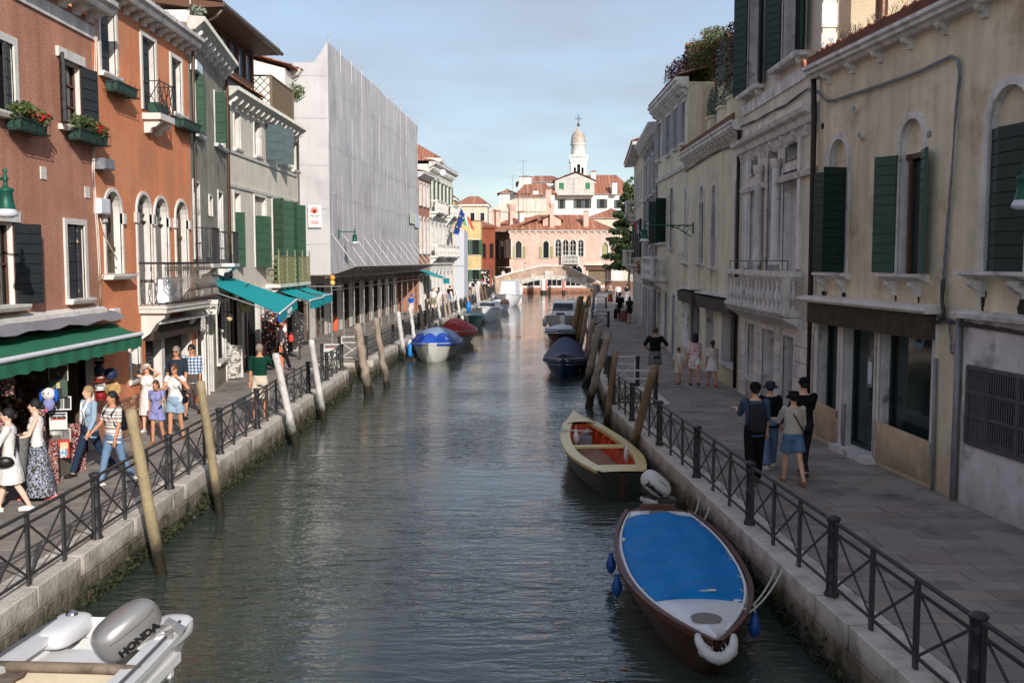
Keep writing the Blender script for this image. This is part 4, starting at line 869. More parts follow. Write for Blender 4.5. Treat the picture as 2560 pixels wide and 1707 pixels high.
b = MB(); x0, x1, z0, z1, k = oG[1]; b.box(x0+.12, x0+.2, .1, .15, z0, zs[1]); b.box(x1-.3, x1-.22, .12, .2, z0, zs[1]); b.box(x0, x1, .1, .16, zs[1]-.09, zs[1]); b.build('casement_frame', BROWNW, RG)
for i, (w_, d_) in enumerate(((.28, .22), (.32, .26), (.34, .32))):
 o = oG[i]; b = MB(); z = o[2]; b.prism([(0,z-.14),(-.06,z-.13),(-d_*.6,z-.07),(-d_,z-.05),(-d_,z),(0.02,z)], o[0]-w_, o[1]+w_, 'x'); s = b.build('sill', GREYST, RG)
 for x in (o[0]-.02, o[1]+.02):
  b = MB(); bracket(b, x, z-.13, .12, .26, d_*.8); b.build('sill_bracket', GREYST, s)
for x, z0_, w_, sd_ in ((oG[1][0], 2.95, .10, 1), (oG[1][1], 2.98, .11, 2), (oG[0][0], 3.1, .12, 3), (oG[2][0], 3.0, .16, 4), (oG[2][1], 2.95, .3, 5)): stain(RG, x, z0_-.15, 3.52, w_, sd_)
# stone gutter cornice with brackets and tile edge
cornice(RG, -.1, FG.L, [(0,7.62),(-.18,7.62),(-.22,7.68),(-.3,7.7),(-.3,7.76),(-.36,7.79),(-.36,7.86),(0,7.88)], GREYST)
b = MB(); bracket(b, 0, 7.62, .12, .2, .2); me = b.mesh('cornice_bracket', GREYST)
for i in range(14): inst('cornice_bracket', me, RG, (.55+i*1.12, 0, 0))
TB = mat('terracotta_edge', C(112,68,52), .85, .25, 4, .5, 20); b = MB(); b.box(-.05, FG.L, -.28, -.22, 7.87, 8.06); b.build('tile_edge_board', TB, RG)
b = MB(); b.tube((0,-.1,8.1), (0,.5,8.2), .1, .085, 10); me = b.mesh('edge_tile', TILE[0])
for i in range(1, int(FG.L/.2)): o = inst('roof_tile', me, RG, (i*.2, -.1+random.uniform(-.03, .03), random.uniform(-.02, .01)-.05)); o.rotation_euler[1] = random.uniform(-.1, .1)
roof(RG, [((-.05,-.1,8.0),(FG.L,-.1,8.0),(FG.L,4.5,9.4),(-.05,4.5,9.4))], 'roof')
sp = MB()
for i in range(500): x = FG.L*random.random(); sp.beam((x, -.2, 8.1), (x+random.uniform(-.05, .05), -.22+random.uniform(-.08, .08), 8.24), .005, .005)
sp.build('bird_spikes', ZINC, RG, kind='stuff')
# vents and camera-like outlets
def disc(r, F_, u, v, rad, m, name='wall_vent', m2=None, out=.03):
 x, z = F_.sz(u, v); b = MB(); b.tube((x,0,z), (x,-out,z), rad, rad*.95, 14)
 if m2: b.tube((x,-out,z), (x,-out-.005,z), rad*.7, rad*.7, 12, 1)
 return b.build(name, [m, m2 or m], r)
disc(RG, FG, 2139, 272, .085, WHITE, m2=GAL); disc(RG, FG, 2057, 316, .07, DARK, m2=DARK, out=.01); disc(RG, FG, 2159, 338, .09, WHITE, m2=GAL, out=.09); disc(RG, FG, 2325, 335, .05, GAL)
disc(RG, FG, 2059, 736, .09, DARK, m2=DARK, out=.01); disc(RG, FG, 2110, 741, .09, DARK, m2=DARK, out=.01)
# bundled cables
def cab(r, F_, pts, off=.06, rad=.018, n=3, m=CABLE, name='cable_bundle'):
 b = MB(); P_ = [F_.sz(u, v, off) for u, v in pts]
 Q = [];
 for i in range(len(P_)-1):
  for q in range(5): t_ = q/5; Q.append((P_[i][0]*(1-t_)+P_[i+1][0]*t_, P_[i][1]*(1-t_)+P_[i+1][1]*t_))
 Q.append(P_[-1])
 for k in range(n): b.path([(x+.02*sin(i*.8+k*2), -off+.012*cos(i*1.1+k*2), z+.018*sin(i*.9+k*2.1)) for i, (x, z) in enumerate(Q)], rad, 5)
 return b.build(name, m, r)
cab(RG, FG, [(2020,222),(2045,230),(2066,252),(2085,252),(2180,220),(2290,182),(2378,141),(2396,150),(2400,190),(2388,300),(2380,420),(2365,620),(2358,720)], .06, .016, 3, GCABLE)
cab(RG, FG, [(2358,700),(2355,750),(2360,790),(2352,798)], .08, .03, 4, CABLE, 'cable_knot')
cab(RG, FG, [(2030,772),(2060,774),(2130,785),(2230,800),(2340,806),(2360,800),(2400,808),(2480,820),(2600,840)], .07, .02, 4, CABLE)
cab(RG, FG, [(2372,806),(2378,850),(2376,880),(2390,885),(2386,860)], .04, .012, 2, GCABLE)
# shop lintel, slatted roller box, door and glass
xa, xb = FG.sz(2024, 790)[0], FG.sz(2352, 835)[0]
b = MB(); b.prism([(0,2.93),(-.28,2.93),(-.32,2.98),(-.3,3.04),(0,3.08)], xa, xb, 'x'); b.build('lintel', WHITE, RG)
SLAT = mat('rusted_slat', C(80,66,56), .75, .3, 6, .5, 24, metal=.1); ax = FG.sz(2041, 820)[0]; bx = xb-.12
bb = MB(); bb.box(ax, bx, -.2, -.03, 2.5, 2.92); fas = bb.build('roller_box', SLAT, RG)
s1 = MB(); s1.box(-.014, .014, -.225, -.2, 2.5, 2.92); me = s1.mesh('slat', SLAT); n = int((bx-ax)/.045)
for i in range(n): inst('slat', me, fas, (ax+(i+.5)*(bx-ax)/n, random.uniform(-.004, .004), 0))
for i, o in enumerate(oG[3:6]):
 x0, x1, z0, z1 = o[:4]; b = MB(); ring(b, (x0, x1, z0, z1, 'r'), .13, -.03, .02, 0, i != 1); w_ = b.build('shop_window' if i != 1 else 'shop_door', WHITE, RG)
 b = MB(); b.box(x0, x1, .26, .28, z0, z1); b.build('pane', SHOPGLASS, w_)
 b = MB(); G_ = flat('green_frame', C(22,44,40), .4); b.box(x0, x0+.07, .2, .25, z0, z1); b.box(x1-.07, x1, .2, .25, z0, z1); b.box(x0+.07, x1-.07, .2, .25, z0, z0+(.3 if i == 1 else .07)); b.build('frame', G_, w_)
o = oG[4]; b = MB(); b.box(o[0]-.1, o[1]+.12, -.22, .2, -.02, .12); b.build('doorstep', GREYST, RG)
b = MB(); b.box(o[0]+.55, o[0]+.78, .24, .256, 1.35, 1.95); b.build('notice_frame', GAL, RG)
b = MB(); b.box(o[0]+.6, o[0]+.75, .235, .239, 1.42, 1.85); b.build('door_notice', flat('notice_paper', C(214,226,232)), RG)
b = MB(); b.path([(o[1]-.16, .2, 1.6), (o[1]-.16, .12, 1.55), (o[1]-.16, .12, 1.05), (o[1]-.16, .2, 1.0)], .018, 6); b.build('door_handle', flat('black_handle', C(18,18,18), .3), RG)
# round sticker with letters on the right-hand shop window
x_, z_ = FG.sz(2262, 905); Mx = Matrix.Translation((x_, .245, 2.42))@Matrix.Rotation(pi/2, 4, 'X')
b = MB(); b.tube((x_,.258,2.42), (x_,.25,2.42), .17, n=20); b.build('window_sticker', flat('sticker_blue', C(120,160,180), .4), RG); text_mesh('UIL', .16, flat('sticker_navy', C(30,40,60)), RG, 'lettering', Mx, .004)
Mx = Matrix.Translation((x_+.75, .25, 2.3))@Matrix.Rotation(pi/2, 4, 'X'); text_mesh('SERVIZI', .12, flat('sticker_teal', C(60,84,84)), RG, 'lettering', Mx, .001)
b = MB(); o = oG[5]; b.prism([(o[0]-.16,.1),(o[1]+.14,.1),(o[1]+.16,.78),(o[0]-.16,.84)], -.03, .0, 'y'); b.build('apron_render', plaster('pale_apron_render', C(214,188,154), C(200,172,140)), RG)
b = MB(); o = oG[3]; b.prism([(.25,.1),(o[1]+.14,.1),(o[1]+.1,.76),(.25,.82)], -.03, .0, 'y'); b.build('apron_render', MATS['pale_apron_render'], RG)
pipe(RG, [(FG.sz(2342, 1000)[0], -.05, 2.2), (FG.sz(2342, 1100)[0], -.05, .02)], .03, GAL, 'conduit')
xp = FG.sz(2400, 1000)[0]; pipe(RG, [(xp, -.06, 2.9), (xp, -.06, .02)], .055, GAL)
pipe(RG, [(-.05,-.12,7.7), (-.02,-.1,6.9), (0,-.1,5), (0.02,-.1,3.0), (.02,-.1,.1)], .06, mat('dark_downpipe', C(48,42,38), .5, .2, 5, .2, 20, metal=.3))
pipe(RG, [(FG.sz(2118,1000)[0], -.06, .1), (FG.sz(2118,1000)[0], -.06, .95)], .035, GAL, 'short_post')
# lilac peeling bay and bars
b = MB(); xl = xp+.12; wallmesh(b, xl, FG.L, -.3, 2.9, [og], 0, .03, y=-.035); b.build('peeling_render', LILAC, RG)
b = MB(); b.prism([(0,2.92),(-.2,2.92),(-.22,2.99),(0,3.04)], xl-.15, FG.L, 'x'); b.build('lintel', GREYST, RG)
x0, x1, z0, z1 = og[:4]; b = MB(); b.box(x0, x1, .3, .32, z0, z1); gw = b.build('pane', GLASS, RG)
gr = thing('window_grating', None, None, parent=RG); b = MB(); b.box(x0-.02, x1+.02, -.07, -.03, z1-.04, z1+.02); b.box(x0-.02, x1+.02, -.07, -.03, z0-.02, z0+.05)
for q in (0, .5, 1): b.box(x0+(x1-x0)*q-.03, x0+(x1-x0)*q+.03, -.075, -.03, z0, z1)
for q in (.37, .68): b.box(x0, x1, -.07, -.04, z0+(z1-z0)*q-.02, z0+(z1-z0)*q+.02)
GRT = mat('grate_metal', C(96,94,96), .5, .2, 8, .2, 30, metal=.4); b.build('grating_frame', GRT, gr)
b = MB(); b.tube((0,-.05,z0), (0,-.05,z1), .012, n=6); me = b.mesh('bar', GRT)
for i in range(44): inst('bar', me, gr, (x0+(x1-x0)*(i+.5)/44, 0, 0))
# chimney flue and upper house behind the near roof
t = thing('roof_flue', 'brown metal flue pipe with flared skirt behind the near cream roof', 'flue', AY(2203, 60, 20.5)); b = MB(); b.lathe([(.24,-.18),(.26,-.2),(.26,-.12),(.13,.06),(.12,.1),(.12,2.6)], n=14); b.build('flue_pipe', COPPER, t); b = MB(); b.lathe([(.135,.62),(.135,.70)], n=14); b.build('collar', mat('verdigris', C(110,130,116), .6), t)
# --- palazzo with tower storey
FH = Fac((6.58, 28.75), (6.58, 21.55))
oH = [FH.op(1876, 1896, 465, 676), FH.op(1919, 1946, 353, 678, 'a'), FH.op(1957, 1994, 428, 678), FH.op(1880, 1898, 365, 438), FH.op(1966, 1997, 328, 400),
 FH.op(1872, 1909, -40, 225), FH.op(1958, 2015, -110, 150), FH.op(1870, 1888, 809, 945), FH.op(1905, 1936, 823, 1010), FH.op(1957, 1985, 840, 1045)]
oH[8] = (*oH[8][:2], -.1, oH[8][3], 'r'); oH[9] = (*oH[9][:2], -.1, oH[9][3], 'r')
FH, RH = building('palazzo', 'shaded cream palazzo with stone balustrade balcony, tall columns and a tower storey', FH.A, FH.B, oH, 15.5, 9.5, TOWER, GREYST, rev=.4)
ROUGH = mat('peeling_board_brown', C(84,72,64), .85, .3, 4, .6, 20, patch=(C(150,144,136), .62, 9, .03))
for i in range(5): window(RH, oH[i], fm=GREYST, fw=.13, pane=ROUGH if i == 1 else DARK, pd=.34, sill=0, bottom=i > 2)
for i in (0, 2):   # soot-eaten plaster reveal
 o = oH[i]; b = MB(); b.prism([(o[0],o[2]),(o[0]+(o[1]-o[0])*.55,o[2]),(o[0]+(o[1]-o[0])*.5,o[2]+.9),(o[0]+(o[1]-o[0])*.3,o[2]+1.3),(o[0]+(o[1]-o[0])*.22,o[3]),(o[0],o[3])], .22, .3, 'y'); b.build('plaster_remnant', GREYST, RH)
x0 = oH[0][0]-.2; x1 = oH[2][1]+.2
def px(u, v=500): return FH.sz(u, v)[0]
for k, (ua, ub) in enumerate(((1902, 1913), (1949, 1955))):
 b = MB(); c_ = (px(ua)+px(ub))/2; b.lathe([(.16,3.7),(.16,3.8),(.12,3.86),(.115,4.2),(.10,6.0),(.10,6.05)], (c_,-.12,0), 14); b.lathe([(.12,6.05),(.15,6.12),(.17,6.2),(.17,6.28)], (c_,-.12,0), 4); b.build('column', GREYST, RH)
zc = FH.sz(1925, 455)[1]
b = MB(); b.prism([(0,zc-.12),(-.1,zc-.12),(-.14,zc),(0,zc+.06)], .25, px(1915), 'x'); b.prism([(0,zc-.12),(-.1,zc-.12),(-.14,zc),(0,zc+.06)], px(1950), FH.L-.02, 'x'); b.build('string_course', GREYST, RH)
for ua, ub in ((1862, 1874), (1898, 1903), (1998, 2005)):
 b = MB(); b.box(px(ua), px(ub), -.06, .0, 3.6, 7.4); b.build('pilaster', GREYST, RH)
ca = FH.sz(2036, 252, .35)[1]
cornice(RH, 0.02, FH.L+.1, [(0,ca-.55),(-.06,ca-.5),(-.1,ca-.34),(-.2,ca-.3),(-.24,ca-.16),(-.36,ca-.1),(-.4,ca),(0,ca+.1)], GREYST, corb=7, cw=.14, ch=.26, cd=.2, cz=ca-.34)
zs_ = FH.sz(1950, 208)[1]
cornice(RH, 0, FH.L, [(0,zs_-.28),(-.05,zs_-.28),(-.06,zs_),(0,zs_)], GREYST, name='string_course')
for i in (5, 6):
 o = oH[i]; w_ = window(RH, o, fm=GREYST, fw=.1, pane=DARK, pd=.3, sill=.26, sills=.28)
 for x in (o[0], o[1]): b = MB(); bracket(b, x, o[2]-.1, .13, .28, .2); b.build('sill_bracket', GREYST, w_)
 shutter(RH, o[0], o[2]+.02, o[3], .56, 152, GREENW, boards=14); shutter(RH, o[1], o[2]+.02, o[3], .56, 158, GREENW, True, boards=14)
# quoins at the tower corner
for j in range(8):
 b = MB(); b.box(FH.L-.05, FH.L+.03, -.03, .55 if j % 2 else .35, 8.1+j*.62, 8.1+j*.62+.5); b.build('quoin', GREYST if j % 3 else WHITE, RH)
SIDEW = plaster('sunlit_side_plaster', C(204,186,156), C(178,156,120), th=.52, ps=1.5, streak=.1)
b = MB(); b.box(FH.L+.005, FH.L+.04, .3, 9.6, 7.9, 15.5); b.build('side_wall', SIDEW, RH)
for yy in (2.1, ): 
 b = MB(); b.tube((FH.L+.12, yy, 8.0), (FH.L+.12, yy, 13), .07, n=10); b.build('drainpipe', COPPER, RH)
GB2 = baluster_mesh(.66, GREYST, 1.25, 10)
stone_balcony(RH, FH.sz(1821,700,.4)[0], FH.sz(1964,700,.4)[0]+.02, 2.68, .42, GREYST, n=14, h=.88, bm_=GB2, sides=True, brk=False)
cornice(RH, FH.sz(1821,700,.4)[0]-.05, FH.sz(1964,700,.4)[0]+.12, [(0,2.2),(-.1,2.24),(-.2,2.34),(-.38,2.42),(-.5,2.5),(0,2.51)], GREYST, name='balcony_moulding')
b = MB(); xs = FH.sz(1821,700,.4)[0]; xe = FH.sz(1964,700,.4)[0]
for a_, e_ in ((xs, xs+2.2), (xs+2.6, xe)):
 b.path([(a_,-.36,3.58),(a_,-.36,3.8),(e_,-.36,3.8),(e_,-.36,3.58)], .012, 5); b.path([(a_+.9,-.36,3.58),(a_+.9,-.36,3.8)], .012, 4)
b.build('iron_guard', IRON, RH)
# rusticated ground floor blocks
bl = [bevbox(GREYST, 'rustic_block', .02), bevbox(WHITE, 'rustic_block', .02)]
for xa_, xb_ in ((.2, oH[7][0]-.14), (oH[7][1]+.14, oH[8][0]-.12), (oH[8][1]+.12, oH[9][0]-.12), (oH[9][1]+.12, FH.L)):
 for j in range(6): o_ = inst('rustic_block', random.choice(bl), RH, ((xa_+xb_)/2, -.02, .2+j*.37)); o_.scale = (max(xb_-xa_, .1)-.01, .07, .35)
window(RH, oH[7], fm=GREYST, fw=.12, pane=DARK, pd=.3, sill=.06)
for i in (8, 9): window(RH, oH[i], fm=GREYST, fw=.11, pane=mat('grey_marble', C(150,146,140), .4, .3, 3, .1, 10, patch=(C(110,106,100), .5, 4, .05)) if i == 8 else DARK, pd=.35, sill=0, name='doorway')
b = MB(); x_ = (oH[8][0]+oH[8][1])/2; b.box(x_-.22, x_+.22, .3, .33, 1.85, 2.1); b.box(x_-.1, x_+.25, .3, .33, 1.35, 1.7); b.build('letter_box', flat('black_box', C(40,40,40)), RH)
cab(RH, FH, [(1858,316),(1900,296),(1960,265),(2022,222)], .05, .02, 2)
# --- yellow house with roof garden
FI = Fac((6.62, 38.0), (6.6, 28.78))
oI = [FI.op(1713, 1720, 479, 656, 'a'), FI.op(1749, 1760, 463, 658, 'a'), FI.op(1780, 1790, 463, 668, 'a'), FI.op(1838, 1845, 450, 672, 'a')]
def sI(u): return FI.sz(u, 850)[0]
oI += [(sI(1712)+.15, sI(1722), .5, 2.3, 'r'), (sI(1726), sI(1750), .0, 2.35, 'r'), (sI(1766), sI(1786), -.1, 2.35, 'r'), (sI(1806), sI(1842), .65, 2.35, 'r')]
FI, RI = building('canal_house', 'pale yellow house with narrow arched windows and a roof garden', FI.A, FI.B, oI, 7.55, 9, CREAM2, GREYST, rev=.3)
for i in range(4):
 o = oI[i]; zz = o[3]-(o[3]-o[2])*.22
 arched_stone(RI, o, zz, GREYST, DARK, .12, CREAM2); b = MB(); b.box(o[0]+.02, o[1]-.02, .08, .12, o[2], zz); b.build('shutter', flat('deep_green', C(30,44,38), .6), RI)
 b = MB(); z = o[2]; b.prism([(0,z-.12),(-.16,z-.04),(-.16,z),(0,z)], o[0]-.25, o[1]+.25, 'x'); b.build('sill', GREYST, RI); stain(RI, o[0], z-1.0, z-.1, .09, i+9)
for i, o in enumerate(oI[4:]): 
 w_ = window(RI, o, fm=WHITE, fw=.12, pane=SHOPGLASS if i in (1, 3) else ROUGH if i == 2 else GREYST, pd=.25, sill=.1 if i == 3 else 0, name='shop_window' if i != 2 else 'doorway')
for ua, ub, z0_, z1_ in ((1700, 1750, 2.3, 2.78), (1762, 1848, 2.25, 2.72)):
 xa_ = max(sI(ua), .05); b = MB(); b.prism([(-.02,z0_),(-.3,z0_),(-.34,z1_-.1),(-.02,z1_)], xa_, sI(ub)-.05, 'x'); b.build('roller_box', mat('dark_box', C(66,58,52), .7, .3, 4, .4, 20), RI); b = MB(); b.box(xa_-.05, sI(ub), -.38, 0, z1_, z1_+.05); b.build('lintel', GREYST, RI)
for u_ in (1664, 1672): pass
b = MB()
for i in range(3): b.lathe([(.14,.6),(.14,.7),(.11,.75),(.1,2.1),(.15,2.2),(.15,2.28)], (.35+i*.5, -.08, 0), 12)
b.build('engaged_columns', GREYST, RI, kind='stuff')
cornice(RI, -.05, FI.L, [(0,7.5),(-.25,7.54),(-.33,7.62),(-.33,7.7),(-.38,7.74),(-.38,7.8),(0,7.82)], GREYST, corb=17, cw=.12, ch=.22, cd=.24, cz=7.52)
b = MB(); b.box(-.05, FI.L, -.3, -.25, 7.8, 8.0); b.build('tile_edge_board', TB, RI)
cab(RI, FI, [(1712,430),(1740,410),(1800,375),(1842,362)], .05, .02, 2); pipe(RI, [(FI.L-.12,-.1,7.5), (FI.L-.1,-.1,.1)], .055, MATS['dark_downpipe'])
# garden parapet with three capped piers
for i, (u, v0) in enumerate(((1772, 290), (1797, 268), (1822, 250))):
 s_, z_ = FI.sz(u, v0); b = MB(); b.box(s_-.28, s_+.28, .0, .5, 7.8, 8.55+i*.08); b.box(s_-.33, s_+.33, -.05, .55, 8.55+i*.08, 8.62+i*.08); b.build('planter_pier', CREAM2, RI)
b = MB(); b.box(FI.sz(1726,300)[0], FI.sz(1750,300)[0], .05, .5, 7.7, FI.sz(1737,225)[1]); b.box(.2, FI.L-.3, 1.8, 2.0, 7.7, 8.9); b.build('terrace_wall', SIDEW, RI)
chimney(RI, 3.4, 3.6, 9, 12.6, .7, .6, SIDEW)
def leaves(mb, c, r, n, size, rr_, mset=(0,), hole=.0, droop=0):
 c = Vector(c)
 for i in range(n):
  d = Vector((rr_.gauss(0,1), rr_.gauss(0,1), rr_.gauss(0,1))).normalized(); q = rr_.random()**.45
  p = c+Vector((d.x*r[0], d.y*r[1], d.z*r[2]))*q
  if noise.noise(p*1.6) < hole-.25: continue
  p.z -= droop*rr_.random(); s_ = size*rr_.uniform(.6, 1.4); a = Vector((rr_.gauss(0,1), rr_.gauss(0,1), rr_.gauss(0,.6))).normalized(); u_ = a.orthogonal().normalized(); k = rr_.choice(mset)
  v_ = a.cross(u_); mb.add([p-u_*s_*.5, p+v_*s_*.28, p+u_*s_*.6, p-v_*s_*.28], [(0,1,2,3)], k)
LF = [mat('leaf_%s' % n, c, .7, .25, 3, 0.01, 3) for n, c in (('green', C(70,88,44)), ('olive', C(98,104,54)), ('deep', C(44,62,34)), ('wine', C(72,42,48)), ('plum', C(48,34,44)), ('rust', C(150,92,72)), ('silver', C(140,152,140)), ('red', C(190,24,32)))]
BARK = mat('bark', C(92,76,60), .9, .3, 5, .8, 14)
def shrub(name, label, base, blobs, stem, mset, n, size, group=None, cat='shrub', hole=0):
 t = thing(name, label, cat, base, group=group); rr_ = random.Random(int(abs(base[0]*31+base[1]*7)*10)); b = MB()
 for c, r, w_ in blobs: leaves(b, c, r, int(n*w_), size, rr_, mset, hole)
 b.build('foliage', LF, t); b = MB()
 for pts, r_ in stem: b.path(pts, r_, 6)
 b.build('stem', BARK, t); return t
def gp(u, v, y=.7): P_ = AY(u, v, 1); s_ = FI.sz(u, v, -y); return FI.W(s_[0], y, s_[1])
P_ = gp(1720, 190, 1.0); shrub('roof_shrub', 'wine-dark spreading shrub at the far end of the roof garden', tuple(P_), [((0,.4,0),(1.0,1.2,1.0),1),((-.3,.9,-.8),(.8,.9,.7),.6),((.3,-.3,.7),(.6,.7,.6),.4)], [([(0,0,-2),(0,0,-.9),(.1,0,0)], [.06,.05,.02])], (3,4,4,3), 5200, .10, hole=.1)
P_ = gp(1785, 165, .9); shrub('roof_shrub', 'arched green shrub with a rusty tip over the roof garden piers', tuple(P_), [((0,0,.55),(1.0,1.5,.85),1),((-.3,1.3,-.5),(.6,.8,1.3),.9),((.2,-.9,.3),(.6,.7,.6),.4)], [([(0,-.2,-2.2),(.1,-.1,-1),(0,0,.1)], [.07,.06,.02])], (0,1,2,0,1,5), 8000, .085)
P_ = gp(1845, 165, .9); shrub('roof_shrub', 'dark red shrub against the palazzo end of the roof garden', tuple(P_), [((0,0,.2),(.8,1.0,1.3),1)], [([(0,0,-2),(0,0,0)], [.06,.03])], (3,4,3,5), 5200, .085)
P_ = gp(1826, 215, .6); shrub('trailing_plant', 'silvery trailing plant hanging between the roof garden piers', tuple(P_), [((-.2,0,.1),(.3,.45,1.5),1),((-.3,1.4,-.6),(.2,.3,.8),.5)], [([(0,0,-1),(0,0,.8)], [.03,.02])], (6,6,2), 4200, .055, cat='plant')
# --- cream house with tall upper floor
FJ = Fac((6.62, 45.6), (6.62, 38.02))
oJ = [FJ.op(u0, u1, v0, v1) for u0, u1, v0, v1 in ((1648,1654,309,400),(1669,1676,290,388),(1688,1695,271,372),(1708,1714,255,358))]
oJ = [o for o in oJ if o[1] < FJ.L-.1]
oJ += [FJ.op(1646, 1666, 500, 607)]+[FJ.op(1676, 1684, 470, 620, 'a')]
oJ += [(.5,1.5,-.1,2.4,'r'), (2.6,3.4,.0,2.5,'a'), (4.6,5.4,-.1,2.4,'r')]
FJ, RJ = building('canal_house', 'tall cream house with grey shutters and a dark green shuttered balcony window', FJ.A, FJ.B, oJ, 10.5, 9, CREAM2, GREYST)
for i, o in enumerate(oJ):
 window(RJ, o, fm=GREYST, fw=.14, pane=DARK, pd=.2, sill=.14 if o[2] > 2 else 0)
 if o[2] > 7: shutter(RJ, o[0], o[2], o[3], .45, 165, mat('pale_grey_shutter', C(150,150,156), .7)); 
o = oJ[-5]
shutter(RJ, o[0]+.2, o[2], o[3], .5, 130, GREENW); shutter(RJ, o[1], o[2], o[3], .5, 115, GREENW, True)
cornice(RJ, -.1, FJ.L+.1, [(0,10.25),(-.3,10.32),(-.42,10.42),(-.42,10.52),(-.5,10.56),(-.5,10.66),(0,10.68)], GREYST, corb=18, cw=.12, ch=.25, cd=.3, cz=10.27)
cornice(RJ, 0, FJ.L, [(0,7.3),(-.08,7.3),(-.12,7.45),(0,7.5)], GREYST, name='string_course')
b = MB(); b.box(-.1, FJ.L+.1, -.46, -.4, 10.66, 10.8); b.build('tile_edge_board', TB, RJ); roof(RJ, [((-.1,-.4,10.75),(FJ.L+.1,-.4,10.75),(FJ.L,4.5,12.1),(0,4.5,12.1))], step=0)
stone_balcony(RJ, .3, 3.3, 3.1, .7, GREYST, n=10, h=.9, bm_=baluster_mesh(.72, GREYST, 1.3, 7))
b = MB(); b.box(FJ.L-1.2, FJ.L-.3, -.04, 0, 4.1, 6.6); b.build('stone_tablet', WHITE, RJ)
chimney(RJ, .6, 1.5, 10.5, 13.0, .6, .6, WHITE)
pipe(RJ, [(.1,-.1,7.2), (.1,-.1,3.5), (.1,-.1,.1)], .05, GAL)
# --- grey stucco house and last cream house
GRY2 = plaster('grey_stucco', C(128,126,128), C(90,88,90), th=.48, ps=.8, streak=.3)
FK = Fac((7.2, 55), (6.62, 45.62)); oK = [(1+i*2.4, 1.8+i*2.4, 7.0, 8.9, 'r') for i in range(4)]+[(1+i*2.4, 1.9+i*2.4, 3.5, 5.6, 'r') for i in range(4)]+[(1+i*2.4, 2.0+i*2.4, -.1, 2.4, 'r') for i in range(4)]
FK, RK = building('canal_house', 'sooty grey stucco house with ribbed cornice on the shaded right bank', FK.A, FK.B, oK, 9.9, 9, GRY2, GREYST)
for o in oK: window(RK, o, fm=GREYST, fw=.12, pane=DARK, sill=.12 if o[2] > 0 else 0)
cornice(RK, -.1, FK.L+.1, [(0,9.6),(-.25,9.68),(-.5,9.9),(-.5,10.04),(0,10.06)], GREYST, corb=26, cw=.1, ch=.34, cd=.36, cz=9.7)
FL_ = Fac((8.25, 68), (7.22, 55.02)); oL = [(1+i*3.0, 1.9+i*3.0, 7.2, 9.0, 'r') for i in range(4)]+[(1+i*3.0, 1.9+i*3.0, 4.0, 6.2, 'r') for i in range(4)]+[(1+i*3.0, 2.0+i*3.0, -.1, 2.5, 'r') for i in range(4)]
FL_, RL_ = building('canal_house', 'last cream house on the right bank before the tree, flags over its door', FL_.A, FL_.B, oL, 10.3, 9, BEI2, GREYST)
for o in oL: window(RL_, o, fm=GREYST, fw=.12, pane=DARK, sill=.12 if o[2] > 0 else 0)
for o in oL[4:8]: shutter(RL_, o[0], o[2], o[3], .4, 168, BLACKW); shutter(RL_, o[1], o[2], o[3], .4, 168, BLACKW, True)
roof(RL_, [((-.5,-.7,10.3),(FL_.L+.3,-.7,10.3),(FL_.L,4.5,12),(1.5,4.5,12))], step=0); b = MB(); b.prism([(-.65,10.1),(0,10.15),(0,10.3),(-.65,10.28)], -.4, FL_.L+.2, 'x'); b.build('eave', GREYST, RL_)
stone_balcony(RL_, .3, 2.4, 3.6, .7, GREYST, h=.9); stone_balcony(RL_, 1.0, 2.8, 6.8, .6, GREYST, h=.9)
t = thing('far_wall', 'low brown brick garden wall at the foot of the bridge on the right', 'wall', (0,0,0)); b = MB(); b.box(11.4, 17, 122, 122.4, 0, 1.35); b.build('wall', mat('far_brick', C(128,96,80), .9, .25, 3, .5, 12), t); b = MB(); b.box(11.35, 17.05, 121.95, 122.45, 1.35, 1.45); b.build('coping', GREYST, t)

# unseen house added behind the camera, tall enough to shade the right quay
FM_ = Fac((8.32, 3.8), (11.2, -34)); ops_ = [(1.5+i*3.2, 2.6+i*3.2, z, z+1.9, 'r') for i in range(11) for z in (4.2, 8.0)]
FM_, RM_ = building('canal_house', 'unseen tall ochre house added outside the frame to shade the right bank', FM_.A, FM_.B, ops_, 12.4, 8, CREAM, GREYST)
for o in ops_: window(RM_, o, fm=GREYST, fw=.12, pane=DARK)
cornice(RM_, 0, FM_.L, [(0,12.1),(-.4,12.25),(-.4,12.5),(0,12.5)], GREYST)
# ================================================================ bridge
BY = 124.0; t = thing('bridge', 'single-arched brick footbridge with white stone ring across the canal', 'bridge', (0,0,0))
def bp(u, v): return AY(u, v, BY)
top = [bp(1239,693), bp(1290,678), bp(1340,666), bp(1356,663), bp(1405,663), bp(1425,668), bp(1462,686), bp(1502,706)]
N = 28; a0, a1 = bp(1272,724), bp(1481,724); cx = (a0.x+a1.x)/2; hw = (a1.x-a0.x)/2; rise = bp(1376,698.5).z-a0.z
arc = [(cx-hw*cos(pi*i/N*1.0) if False else cx-hw+2*hw*i/N, a0.z+rise*(1-((2*i/N-1)**2)**1.12)) for i in range(N+1)]
def topz(x):
 for p, q in zip(top, top[1:]):
  if p.x <= x <= q.x: return p.z+(q.z-p.z)*(x-p.x)/(q.x-p.x)
 return top[0].z if x < top[0].x else top[-1].z
BRG = mat('bridge_brick', C(178,152,132), .9, .28, 1.2, .6, 20, patch=(C(146,108,86), .56, .8, .14))
b = MB(); off = .42
